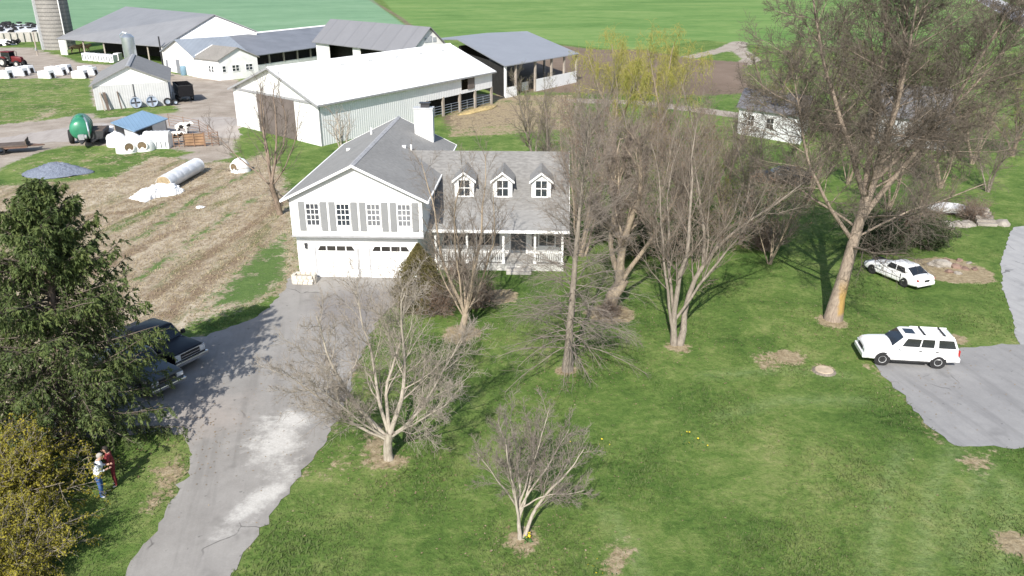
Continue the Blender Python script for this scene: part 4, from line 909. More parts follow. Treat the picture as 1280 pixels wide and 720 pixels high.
mk('eave_trim', tr, mat_plain('grey_barn_trim', (.30, .30, .31), .6), wb)
fa = MB(); fa.prism([WB.p(-.45, -.46, ze_+.05), WB.p(WB.L+.45, -.46, ze_+.05), WB.p(WB.L+.45, -.46, ze_-.13), WB.p(-.45, -.46, ze_-.13)], WB.et*-.03); mk('gutter', fa, bpy.data.materials['grey_barn_trim'], wb)
d = MB(); d.prism([WB.p(-.02, 4.4, .05), WB.p(-.02, 11.7, .05), WB.p(-.02, 11.7, 4.2), WB.p(-.02, 4.4, 4.2)], WB.es*-.08); bd = mk('sliding_door', d, DOOR_BR, wb)
d = MB()
for tt in (6.3, 8.1, 9.9):
    d.prism([WB.p(-.105, tt-.05, .1), WB.p(-.105, tt+.05, .1), WB.p(-.105, tt+.05, 4.1), WB.p(-.105, tt-.05, 4.1)], WB.es*-.02)
mk('door_batten', d, WOOD_D, bd)
d = MB(); d.prism([WB.p(WB.L-5.7, -.05, 2.6), WB.p(WB.L-4.2, -.05, 2.6), WB.p(WB.L-4.2, -.05, EH-.2), WB.p(WB.L-5.7, -.05, EH-.2)], WB.et*-.05); mk('hay_door', d, DOOR_BR, wb)
for a in (a_op+.1, a_op+3.4, a_op+6.9, a_op+10.3, WB.L-.12):
    q = MB(); q.prism([WB.p(a-.16, -.05, -.1), WB.p(a+.16, -.05, -.1), WB.p(a+.16, -.05, 2.3), WB.p(a-.16, -.05, 2.3)], WB.et*.3); mk('post', q, WOOD_G, wb)
for a0, a1 in ((a_op+.3, a_op+3.2), (a_op+3.6, a_op+6.7), (a_op+7.1, a_op+10.1), (a_op+10.5, WB.L-.3)):
    q = MB()
    for z in (.3, .62, .94, 1.24): q.cyl(WB.p(a0, .15, z), WB.p(a1, .15, z), .03, None, 6)
    for a in (a0, (a0+a1)/2, a1): q.cyl(WB.p(a, .15, .1), WB.p(a, .15, 1.28), .035, None, 6)
    mk('gate', q, GALV, wb)
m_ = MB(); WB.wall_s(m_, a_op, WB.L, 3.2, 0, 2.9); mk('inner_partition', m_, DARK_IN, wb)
# feed and old sacks before the open bay
f_ = thing('feed_heap', 'low golden heap of straw feed along the open bay of the white barn', 'feed', WB.A + WB.p(27, -1.4))
m_ = MB(); rings = []
for r_, z in ((1, 0), (.85, .12), (.5, .26), (.15, .32)):
    rings.append([WB.es*(4.4*r_*math.cos(a))*(1+.1*math.sin(3*a)) + WB.et*(.9*r_*math.sin(a))*(1+.15*math.sin(5*a+1)) + Vector((0, 0, z)) for a in [i*2*math.pi/22 for i in range(22)]])
m_.loft(rings); mk('straw', m_, mat_plain('golden_straw', (.38, .29, .14), .95, .4, 3, bump=.6), f_, 'all')

# grey shed with white gable front
S1 = Plan(gp(121, 138).xy, gp(214, 131).xy, gp(121, 138).xy + Vector((-9.5, 24.5)))
t = thing('grey_shed', 'small shed with white gable over grey front wall, between the calf hutches and the yard', 'shed', S1.A)
e, pk = 3.2, 5.25
m_ = MB(); m_.prism([S1.p(0, 0, -.1), S1.p(S1.L, 0, -.1), S1.p(S1.L, 0, e-.2), S1.p(0, 0, e-.2)], S1.et*15); mk('wall', m_, RIB_G, t)
def gable_s(P, mb, tt, e0, pk_, th, z0): return mb.prism([P.p(0, tt, z0), P.p(P.L, tt, z0), P.p(P.L, tt, e0), P.p(P.L/2, tt, pk_), P.p(0, tt, e0)], P.et*th)
m_ = MB(); gable_s(S1, m_, -.02, e, pk-.05, 15, e-.2); mk('gable', m_, WHITE_TRIM, t)
def roof_s(P, e0, pk_, Ln, ov=.35, th=.1, oy=.4):
    mb = MB(); sl_ = (pk_-e0)/(P.L/2); z = e0 - sl_*ov
    mb.slab(P.p(-ov, -oy, z+.06), P.p(P.L/2, -oy, pk_+.06), P.p(P.L/2, Ln+oy, pk_+.06), P.p(-ov, Ln+oy, z+.06), th)
    mb.slab(P.p(P.L/2, -oy, pk_+.06), P.p(P.L+ov, -oy, z+.06), P.p(P.L+ov, Ln+oy, z+.06), P.p(P.L/2, Ln+oy, pk_+.06), th); return mb
mk('roof', roof_s(S1, e, pk, 15), mat_shingle('shed_roofing', (.23, .228, .228), .2), t)
q = MB(); q.prism([S1.p(S1.L/2-.3, -.42, pk+.02), S1.p(S1.L/2, -.42, pk+.13), S1.p(S1.L/2+.3, -.42, pk+.02)], S1.et*15.8); mk('ridge_cap', q, bpy.data.materials['grey_barn_trim'], t)
q = MB(); q.prism([S1.p(S1.L*.52, -.03, 0), S1.p(S1.L*.52+.1, -.03, 0), S1.p(S1.L*.52+.1, -.03, e-.2), S1.p(S1.L*.52, -.03, e-.2)], S1.et*-.06); mk('downpipe', q, DARK_MET, t)
# boards and fans leaning on it
for k_, (s_, w_) in enumerate(((1.0, .16), (1.45, .35), (3.0, .16))):
    b = thing('leaning_board', ['thin grey board leaning on the shed wall, farthest left', 'wide dark board leaning on the shed wall, second from left', 'long brown board leaning on the shed wall near its middle'][k_], 'board', S1.A + S1.p(s_, -.9), S1.rot())
    q = MB(); q.prism([(-w_/2, 0, .0), (w_/2, 0, .0), (w_/2-.15, .75, 2.2), (-w_/2-.15, .75, 2.2)], (0, -.06, .02)); mk('board', q, WOOD_D if k_ else WOOD_G, b)
for k_, s_ in enumerate((4.75, 6.7)):
    b = thing('barn_fan', ['round galvanised barn fan leaning on the shed, left one', 'round galvanised barn fan leaning on the shed, right one'][k_], 'fan', S1.A + S1.p(s_, -.8), S1.rot(), 'barn fans at the shed')
    M = Matrix.Rotation(R(72), 3, 'X'); q = MB(); q.lathe([(.62, -.16), (.70, -.16), (.70, .16), (.62, .16)], 24, (0, 0, .72), M, True); q.lathe([(.0, -.02), (.62, -.02), (.62, .0), (0, .0)], 24, (0, 0, .72), M); mk('housing', q, GALV, b, True)
    q = MB(); q.lathe([(0, -.1), (.12, -.1), (.12, .1), (0, .1)], 12, (0, 0, .72), M)
    for j in range(4):
        a = j*math.pi/2; c_ = M @ Vector((.34*math.cos(a), .34*math.sin(a), .06)) + Vector((0, 0, .72)); q.box(c_, (.42, .2, .03), rot=M @ Matrix.Rotation(a, 3, 'Z') @ Matrix.Rotation(.4, 3, 'X'))
    mk('blades', q, DARK_MET, b); q = MB(); q.tube([(-.3, .0, 0), (-.2, .3, 1.5), (.2, .3, 1.5), (.3, .0, 0)], .03); mk('stand', q, DARK_MET, b)
def wheel_mb(mb, c, ax, r, w, n=20): 
    c, ax = Vector(c), Vector(ax); M = ax.to_track_quat('Z', 'Y').to_matrix()
    mb.lathe([(r*.55, -w*.5), (r*.9, -w*.5), (r, -w*.3), (r, w*.3), (r*.9, w*.5), (r*.55, w*.5)], n, c, M, True)
def rim_mb(mb, c, ax, r, w, n=16):
    c, ax = Vector(c), Vector(ax); M = ax.to_track_quat('Z', 'Y').to_matrix()
    mb.lathe([(0, -w*.42), (r*.55, -w*.42), (r*.6, w*.42), (r*.25, w*.30), (0, w*.34)], n, c, M)
TYRE = mat_plain('tyre_rubber', (.022, .022, .023), .85, .3, 8)
for k_, s_ in enumerate((8.6, 9.55)):
    b = thing('spare_wheel', ['large loose wheel leaning at the right end of the grey shed front', 'small loose wheel at the right corner of the grey shed front'][k_], 'wheel', S1.A + S1.p(s_, -.6), S1.rot())
    r_ = .52 if k_ == 0 else .36; q = MB(); wheel_mb(q, (0, 0, r_), (0, -1, .2), r_, .25); ty = mk('tyre', q, TYRE, b, True); q = MB(); rim_mb(q, (0, 0, r_), (0, -1, .2), r_*.95, .2); mk('rim', q, GALV, b, True)

# big freestall barn far left, surveyed corners: ridge, front eave, rear eave
RL, RR, FL, FR = gp(157, 8, 8.6), gp(268, 18, 8.6), gp(70, 48, 3.2), gp(203, 58, 3.4)
ER = gp(322, 39, 5.5); EL = ER + (RL - RR); EL.z = 5.5
t = thing('freestall_barn', 'wide open-sided barn with grey metal roof and white gable beside the silo', 'barn', (FR.x, FR.y, 0))
O_ = Vector((FR.x, FR.y, 0)); L_ = lambda p, z=None: Vector((p.x - O_.x, p.y - O_.y, p.z if z is None else z))
rdir = math.atan2((RR-RL).y, (RR-RL).x)
m_ = MB(); m_.slab(L_(FL), L_(FR), L_(RR), L_(RL), .14); m_.slab(L_(RL), L_(RR), L_(ER), L_(EL), .14)
mk('roof', m_, mat_metalroof('freestall_roof', (.235, .238, .25), .55, 1.0, 'X', .18, -rdir), t)
ins = (RL - RR).normalized()*.5; ins.z = 0
gm = MB(); gm.prism([L_(FR, 3.2)+ins, L_(RR, 8.4)+ins, L_(ER, 5.3)+ins], ins*.3)
mk('gable', gm, mat_siding('white_gable_steel', (.66, .665, .68), 1.0, .15, 'X', .02), t)
gm = MB(); gm.prism([L_(FR, 0)+ins, L_(ER, 0)+ins, L_(ER, 5.28)+ins, L_(FR, 3.19)+ins], ins*.3); mk('end_wall', gm, BLOCK_W, t)
ev = (FR - FL); ev.z = 0; en_ = ev.normalized(); inn = Vector((-en_.y, en_.x, 0))
def FP(f, d=0.0, z=0.0): q = L_(FL, 0).lerp(L_(FR, 0), f) + inn*d; q.z = z; return q
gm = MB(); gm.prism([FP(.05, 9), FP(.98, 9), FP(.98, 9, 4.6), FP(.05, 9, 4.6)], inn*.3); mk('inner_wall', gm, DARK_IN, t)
gm = MB(); gm.prism([FP(.005, .3, 0), FP(.075, .2, 0), FP(.075, .2, 3.1), FP(.005, .3, 3.1)], inn*.2); mk('end_panel', gm, WHITE_TRIM, t)
for f_ in (.25, .45, .65, .85):
    q = MB(); q.box(FP(f_, .5, 1.6), (.25, .25, 3.2)); mk('post', q, WOOD_G, t)
q = MB(); q.cyl(FP(1, -.5, 0), FP(1, -.5, 5.2), .16, .14, 8); mk('stack_pipe', q, DARK_MET, t)

# low long grey roof behind
LB = Plan(gp(214, 72, 3.2).xy, gp(424, 58, 3.2).xy, gp(214, 72, 3.2).xy)
ra, rb = gp(225, 51, 5).xy, gp(400, 33, 5).xy; dv = (rb-ra).normalized(); nv = Vector((-dv.y, dv.x)); fa_ = gp(385, 60, 2.8).xy; wdt = abs((fa_-ra).dot(nv))
A_ = ra - nv*wdt + dv*3; LB = Plan(A_, A_ + dv*((rb-ra).length+8), A_ + nv*wdt*1.6)
t = thing('long_barn', 'long low barn with weathered blue grey roof behind the white milk house', 'barn', LB.A)
m_ = MB(); LB.roof(m_, 2.8, 5.0, .4, .12, 1/1.6); mk('roof', m_, mat_metalroof('long_barn_roof', (.205, .215, .24), .6, .8, 'X', .3, -LB.rot()), t)
rc = MB(); kk = LB.W/1.6
rc.prism([LB.p(0, kk-.5, 5.0), LB.p(0, kk, 5.2), LB.p(0, kk+.5, 5.0)], LB.es*LB.L); mk('ridge_cap', rc, WHITE_TRIM, t)
m_ = MB(); LB.wall_s(m_, 0, LB.L, .1, 0, 1.1); LB.wall_t(m_, .1, LB.W-.1, LB.L-.12, 0, 2.7); mk('wall', m_, BLOCK_W, t)
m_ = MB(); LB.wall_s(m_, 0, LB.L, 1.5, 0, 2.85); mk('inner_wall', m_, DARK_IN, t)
for i in range(13):
    q = MB(); q.box(LB.p(.5+i*(LB.L-1)/12, .12, 1.9), (.3, .2, 1.6), LB.rot()); mk('post', q, WOOD_G, t)

# white milk house: two gabled blocks
MA = Plan(gp(206, 88).xy, gp(250, 96).xy, gp(206, 88).xy)
A_, B_ = gp(207, 88).xy, gp(248, 97).xy; d_ = (B_-A_).normalized(); n_ = Vector((-d_.y, d_.x)); MA = Plan(A_, B_, A_ + n_*9)
t = thing('milk_house', 'white block milk house with peaked gable front facing the yard', 'house', MA.A)
m_ = MB(); gable_s(MA, m_, 0, 3.3, 5.6, 9, -.1); mk('wall', m_, BLOCK_W, t)
mk('roof', roof_s(MA, 3.3, 5.6, 9, .3), mat_metalroof('milk_house_roof', (.27, .30, .34), .6, .6, 'X', .2), t)
for s_, w_, h_ in ((.8, .8, 1.9), (5.2, 1.4, 2.3)):
    d = MB(); d.prism([MA.p(s_, -.003, 0), MA.p(s_+w_, -.003, 0), MA.p(s_+w_, -.003, h_), MA.p(s_, -.003, h_)], MA.et*-.05); mk('door', d, mat_plain('grey_door', (.2, .21, .23), .6) if s_ < 1 else bpy.data.materials['grey_door'], t)
A_, B_ = gp(248, 97).xy, gp(276, 101).xy; C_ = gp(324, 96).xy; MB2 = Plan(A_, B_, A_ + (C_ - B_))
t = thing('white_annex', 'low white annex with brown grey roof and small paired windows right of the milk house', 'house', MB2.A)
m_ = MB(); e_, p_ = 3.3, 4.9
gable_t2 = [MB2.p(MB2.L, 0, -.1), MB2.p(MB2.L, MB2.W, -.1), MB2.p(MB2.L, MB2.W, e_), MB2.p(MB2.L, MB2.W/2, p_), MB2.p(MB2.L, 0, e_)]
m_.prism(gable_t2, MB2.es*-MB2.L); mk('wall', m_, BLOCK_W, t)
m_ = MB(); MB2.roof(m_, e_, p_, .3, .12); mk('roof', m_, SHINGLE_B, t)
q = MB(); q.prism([MB2.p(-.32, -.3, e_), MB2.p(-.32, MB2.W/2, p_+.1), MB2.p(-.32, MB2.W/2, p_-.1), MB2.p(-.32, -.3, e_-.25)], MB2.es*-.2); mk('parapet', q, WHITE_TRIM, t)
for s_ in (1.6, 2.1):
    window(t, MB2.p(MB2.L*.55 + (s_-1.6)*1.6, -.0, 1.2), MB2.es, -MB2.et, .5, .95, 1, 2)
nn = Vector((MB2.et.y, -MB2.et.x, 0)); nn = nn if nn.dot(MB2.es) > 0 else -nn
for f_ in (.08, .33, .42, .68, .77): window(t, MB2.p(MB2.L, MB2.W*f_, 1.3), MB2.et, nn, .55, .9, 1, 2)

# mid barn with small gable windows
ra, rb = gp(415, 24, 8).xy, gp(536, 34, 8).xy; dv = (rb-ra).normalized(); nv = Vector((-dv.y, dv.x)); fa_ = gp(500, 62, 4.6).xy; wdt = abs((fa_-ra).dot(nv))
A_ = ra - nv*wdt; GBn = Plan(A_, A_ + dv*(rb-ra).length, A_ + nv*2*wdt)
t = thing('dairy_barn', 'grey roofed dairy barn with white gable holding three small vents, behind the white barn', 'barn', GBn.A)
m_ = MB(); GBn.roof(m_, 4.6, 8, .5, .12); mk('roof', m_, mat_metalroof('dairy_roof', (.20, .20, .212), .55, 4.0, 'X', .1, -GBn.rot()), t)
m_ = MB(); GBn.gable_t(m_, GBn.L-.15, 4.6, 7.95, .12, 0); GBn.wall_s(m_, 0, 4.4, 0, 0, 4.5); GBn.wall_s(m_, GBn.L*.42, GBn.L*.50, 0, 0, 4.5); GBn.wall_s(m_, GBn.L*.72, GBn.L, 0, 0, 4.5); GBn.wall_s(m_, 0, GBn.L, GBn.W-.12, 0, 4.5); GBn.gable_t(m_, 0, 4.6, 7.95, .12, 0); mk('wall', m_, BLOCK_W, t)
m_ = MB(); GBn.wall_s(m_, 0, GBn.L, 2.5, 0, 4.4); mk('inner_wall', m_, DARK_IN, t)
for f_ in (.42, .52, .64):
    d = MB(); d.prism([GBn.p(GBn.L, GBn.W*f_-.35, 5.7), GBn.p(GBn.L, GBn.W*f_+.35, 5.7), GBn.p(GBn.L, GBn.W*f_+.35, 6.7 if f_ == .52 else 6.4), GBn.p(GBn.L, GBn.W*f_-.35, 6.7 if f_ == .52 else 6.4)], GBn.es*.05); mk('vent', d, mat_plain('vent_grey', (.32, .34, .36), .6) if f_ == .42 else bpy.data.materials['vent_grey'], t)

# open shed on the right
A_, B_, C_ = gp(663, 118).xy, gp(721, 105).xy, gp(585, 88).xy
ra, rb = gp(565, 62, 6.6).xy, gp(672, 52, 6.6).xy
fl_, fr_ = gp(632, 82, 4.4).xy, gp(721, 67, 4.4).xy
OS_A = fl_; OSP = Plan(fl_, fr_, fl_ + Vector((-9.5, 12.5)))
dsh = (gp(608, 39, 4.8).xy - gp(721, 67, 4.4).xy)
OSP = Plan(fl_, fr_, fl_ + dsh)
t = thing('open_shed', 'open pole shed with grey roof and white lower boards, far right of the farm buildings', 'shed', OSP.A)
HT = 4.4
m_ = MB(); OSP.roof(m_, HT, 6.2, .4, .12, .5); mk('roof', m_, mat_metalroof('open_shed_roof', (.265, .272, .295), .5, 1.0, 'X', .12, -OSP.rot()), t)
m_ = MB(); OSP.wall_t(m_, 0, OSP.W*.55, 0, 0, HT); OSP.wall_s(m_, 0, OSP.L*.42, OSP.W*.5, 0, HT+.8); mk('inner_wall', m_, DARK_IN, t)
m_ = MB(); OSP.wall_s(m_, OSP.L*.40, OSP.L, -.1, 0, 1.75); m2_ = MB(); OSP.wall_s(m2_, 0, OSP.L*.14, -.1, 0, 1.4); mk('lower_boards', m2_, WHITE_SID, t); mk('lower_boards', m_, mat_siding('white_boards', (.74, .74, .73), .9, .15, 'X', .01), t)
for f_ in (0, .13, .39, .62, .81, 1.0):
    q = MB(); q.box(OSP.p(OSP.L*f_, .1, HT/2), (.28, .28, HT), OSP.rot()); mk('post', q, WOOD_G if f_ else WHITE_TRIM, t)
for f_ in (.3, .65, 1.0):
    q = MB(); q.box(OSP.p(OSP.L, OSP.W*f_, HT/2), (.28, .28, HT), OSP.rot()); mk('post', q, WOOD_G, t)
q = MB(); q.box(OSP.p(OSP.L*.26, .3, 1), (1.6, .08, 1.2), OSP.rot()); mk('gate', q, GALV, t)

# white shed beyond the trees, right of centre
WSH = Plan(gp(921, 167).xy, gp(1000, 181).xy, gp(921, 167).xy + Vector((3.5, 8)))
t = thing('white_shed', 'white wooden shed with dark roof partly hidden by the huge bare tree', 'shed', WSH.A)
m_ = MB(); m_.prism([WSH.p(0, 0, -.1), WSH.p(0, 0, 3.0), WSH.p(0, WSH.W/2, 4.3), WSH.p(0, WSH.W, 3.0), WSH.p(0, WSH.W, -.1)], WSH.es*WSH.L); mk('wall', m_, mat_siding('old_white_boards', (.68, .69, .70), .2, .2), t)
m_ = MB(); WSH.roof(m_, 3.0, 4.35, .35, .12); mk('roof', m_, mat_shingle('dark_roofing', (.15, .15, .165), .2), t)
for s_ in (1.2, 3.6): window(t, WSH.p(s_, 0, 1.1), WSH.es, Vector((WSH.es.y, -WSH.es.x, 0)), .8, 1.1, 2, 2)
# farmhouse glimpsed behind the huge crown
FH = Plan(gp(1092, 178).xy, gp(1182, 190).xy, gp(1092, 178).xy + Vector((2.2, 7.5)))
t = thing('farmhouse', 'pale grey house seen only in glimpses through the huge bare tree', 'house', FH.A)
m_ = MB(); m_.prism([FH.p(0, 0, -.1), FH.p(0, 0, 3.1), FH.p(0, FH.W/2, 5.6), FH.p(0, FH.W, 3.1), FH.p(0, FH.W, -.1)], FH.es*FH.L); mk('wall', m_, mat_siding('faded_siding', (.48, .49, .50), .2, .15), t)
m_ = MB(); FH.roof(m_, 3.1, 5.65, .35, .12); mk('roof', m_, mat_shingle('house_roofing', (.21, .21, .225), .2), t)
for s_ in (.8, 3.0, 5.2): window(t, FH.p(s_, 0, 1.0), FH.es, Vector((FH.es.y, -FH.es.x, 0)), .8, 1.3, 2, 2)

# silo, feed bin
sp = gp(76, 61); t = thing('silo', 'tall grey concrete stave silo at the upper left, cut by the top edge', 'silo', sp)
b = NB('silo_staves'); P_ = b.co(); br = b.n('ShaderNodeTexBrick')
ang_ = b.n('ShaderNodeSeparateXYZ'); b.put(ang_.inputs[0], P_); at_ = b.math('ARCTAN2', ang_.outputs[1], ang_.outputs[0]); cv = b.n('ShaderNodeCombineXYZ'); b.put(cv.inputs[0], b.math('MULTIPLY', at_, 3.15)); b.put(cv.inputs[1], ang_.outputs[2])
b.put(br.inputs['Vector'], cv.outputs[0]); br.inputs['Scale'].default_value = .62; br.inputs['Mortar Size'].default_value = .02
b.put(br.inputs['Color1'], (.30, .285, .265)); b.put(br.inputs['Color2'], (.24, .23, .215)); b.put(br.inputs['Mortar'], (.15, .145, .14))
SILO_M = b.done(b.mix(.35, br.outputs['Color'], b.ramp(b.noise(.5, 6, .7), [(.3, (.19, .18, .17)), (.7, (.36, .34, .32))])), .9)
m_ = MB(); m_.cyl((0, 0, -.2), (0, 0, 22), 3.15, 3.15, 40); mk('wall', m_, SILO_M, t, True)
m_ = MB(); m_.lathe([(3.25, 22), (2.9, 23.3), (2, 24.4), (.3, 25)], 32); mk('roof', m_, GALV, t, True)
m_ = MB()
for z in np.arange(.6, 22, .8): m_.lathe([(3.16, z), (3.20, z), (3.20, z+.05), (3.16, z+.05)], 40, loop=True)
mk('hoop', m_, DARK_MET, t); m_ = MB(); m_.box((-2.75, -1.9, 11), (.6, .6, 22), R(45)); mk('chute', m_, mat_plain('chute_grey', (.40, .41, .42), .7), t)
m_ = MB(); m_.cyl((2.6, -2.2, 0), (2.6, -2.2, 22), .10, .12, 8); mk('filler_pipe', m_, WHITE_TRIM, t)
bp_ = gp(160, 87); bp_ = Vector((-59.6, 129.5, 0)); t = thing('feed_bin', 'shiny round galvanised feed bin standing behind the grey shed', 'feed bin', bp_)
m_ = MB(); m_.lathe([(.25, 1.0), (.95, 2.6), (.95, 6.9), (.5, 7.35), (.25, 7.4)], 24); mk('hopper', m_, GALV, t, True)
for a in range(4):
    q = MB(); q.cyl((1.0*math.cos(a*1.57+.78), 1.0*math.sin(a*1.57+.78), 0), (1.0*math.cos(a*1.57+.78), 1.0*math.sin(a*1.57+.78), 3), .06, None, 6); mk('leg', q, GALV, t)
q = MB(); q.tube([(-1.05, -.1, 6.8), (-1.1, -.1, 7.2), (-.6, -.1, 7.6), (0, -.1, 7.5)], .1); mk('filler_tube', q, GALV, t)
for (bx, by) in (): pass
# ------------------------------------------------------------------ vehicles
def mat_paint(name, c, rough=.25, dirt=.1): return mat_plain(name, c, rough, dirt, 1.2, 0, .5, .6)
P_WHITE = mat_paint('white_car_paint', (.80, .80, .80)); P_BLACK = mat_plain('black_car_paint', (.008, .008, .010), .42, .2, 1.5, 0, .25, .08); P_SILV = mat_plain('pewter_car_paint', (.085, .092, .095), .4, .15, 1.5, .2, .35, .12)
AUTO_GLASS = mat_plain('tinted_glass', (.018, .021, .025), .05, .3, .8, 0, .8)
BLACK_PL = mat_plain('black_plastic', (.025, .025, .026), .6, .3, 4); CHROME = mat_plain('chrome', (.65, .65, .66), .15, .08, 3, .95)
LAMP_W = mat_plain('headlight_glass', (.62, .64, .66), .1, .1, 4, .2, .8); LAMP_R = mat_plain('tail_light_red', (.32, .02, .015), .15, .2, 4, 0, .8); LAMP_O = mat_plain('amber_lens', (.5, .2, .03), .2, .1, 4)
ALLOY = mat_plain('alloy_rim', (.52, .53, .54), .35, .15, 4, .2, .5)
def xsec(x, zb, zt, w, crown=.05, tuck=.9):
    """body section, half circle of points from left to right over the top, closed below"""
    h = zt - zb
    pts = [(w*tuck, zb), (w*.985, zb+h*.12), (w, zb+h*.40), (w*.985, zb+h*.68), (w*.955, zb+h*.90), (w*.87, zt-.004), (w*.45, zt+crown*.75)]
    L = [Vector((x, y, z)) for y, z in pts]; return L + [Vector((x, 0, zt+crown))] + [Vector((x, -p.y, p.z)) for p in reversed(L)]
def car(name, label, cat, loc, rz, sp, scale=1.0, group=None):
    t = thing(name, label, cat, loc, rz, group, scale); W = sp['w']/2
    m_ = MB(); m_.loft([xsec(*s_) for s_ in sp['body']]); body = mk('body', m_, sp['paint'], t, 50, .025)
    # cabin: belt outline and roof outline
    (b0, r0_, r1_, b1), zb, zr, wb_, wr = sp['cab'], sp['belt'], sp['roof'], W*.93, W*sp.get('tumble', .76)
    cb = MB()
    def ring(x0, x1, w, z, c): 
        return [Vector(p) for p in ((x0+c, w, z), (x1-c, w, z), (x1, w-c, z), (x1, -w+c, z), (x1-c, -w, z), (x0+c, -w, z), (x0, -w+c, z), (x0, w-c, z))]
    lo = ring(b1, b0, wb_, zb, .08); hi = ring(r1_, r0_, wr, zr, .10); top = ring(r1_+.10, r0_-.10, wr-.12, zr+.05, .12)
    cb.loft([lo, hi, top]); mk('cabin', cb, sp.get('roofpaint', sp['paint']), body, 50, .03)
    # panes on the four sides, standing 6 mm proud
    def pane(nm, a, b_, c, d, off, par=body, mat=AUTO_GLASS):
        a, b_, c, d = map(Vector, (a, b_, c, d)); n_ = (b_-a).cross(d-a).normalized()
        if n_.dot(Vector(off)) < 0: n_ = -n_
        q = MB(); q.prism([a+n_*.004, b_+n_*.004, c+n_*.004, d+n_*.004], n_*.008); return mk(nm, q, mat, par)
    def sidep(f0, f1, g0, g1, s, k0=.12, k1=.88):
        """f: fraction along belt (front 0..rear 1), g along roof"""
        P = lambda f, g, k: Vector((b0+(b1-b0)*f, wb_*s, zb)).lerp(Vector((r0_+(r1_-r0_)*g, wr*s, zr)), k)
        return P(f0, g0, k0), P(f1, g1, k0), P(f1, g1, k1), P(f0, g0, k1)
    for s in (1, -1):
        for (f0, f1, g0, g1) in sp['sidewin']: pane('side_window', *sidep(f0, f1, g0, g1, s), (0, s, 0))
    fw = lambda y, k, e: Vector((b0, y*wb_*e, zb)).lerp(Vector((r0_, y*wr*e, zr)), k)
    pane('windscreen', fw(-1, .06, .88), fw(1, .06, .88), fw(1, .92, .88), fw(-1, .92, .88), (1, 0, .5))
    rw = lambda y, k, e: Vector((b1, y*wb_*e, zb)).lerp(Vector((r1_, y*wr*e, zr)), k)
    pane('rear_window', rw(-1, .12, .86), rw(1, .12, .86), rw(1, .9, .86), rw(-1, .9, .86), (-1, 0, .5))
    # wheels in dark arches
    for x in sp['axles']:
        for s in (1, -1):
            q = MB(); M = Matrix.Rotation(R(90), 3, 'X'); yw = W*sp.get('arch', 1.0)
            q.lathe([(0, -.10), (sp['wr']*1.10, -.10), (sp['wr']*1.10, .006), (0, .006)], 22, (x, s*(yw-.0), sp['wr']*1.03), Matrix.Rotation(R(-90)*s, 3, 'X')); mk('wheel_arch', q, BLACK_PL, body)
            q = MB(); wheel_mb(q, (x, s*(yw-.09), sp['wr']), (0, s, 0), sp['wr'], .23); wl_ = mk('wheel', q, TYRE, t, True)
            q = MB(); rim_mb(q, (x, s*(yw-.09), sp['wr']), (0, s, 0), sp['wr']*.98, .25); mk('rim', q, sp.get('rim', ALLOY), wl_, True)
            q = MB()
            for j in range(5):
                a = j*1.2566; q.box((x+.30*sp['wr']*math.cos(a)*1.1, s*(yw+.022), sp['wr']+.30*sp['wr']*math.sin(a)*1.1), (.10, .008, .035), rot=Matrix.Rotation(-a, 3, 'Y'))
            mk('spokes', q, BLACK_PL if sp.get('darkspoke') else DARK_MET, wl_)
    for nm, c, d, mt, bv in sp['bits']:
        q = MB(); q.box(c, d); mk(nm, q, mt, body, bevel=bv)
    return t, body
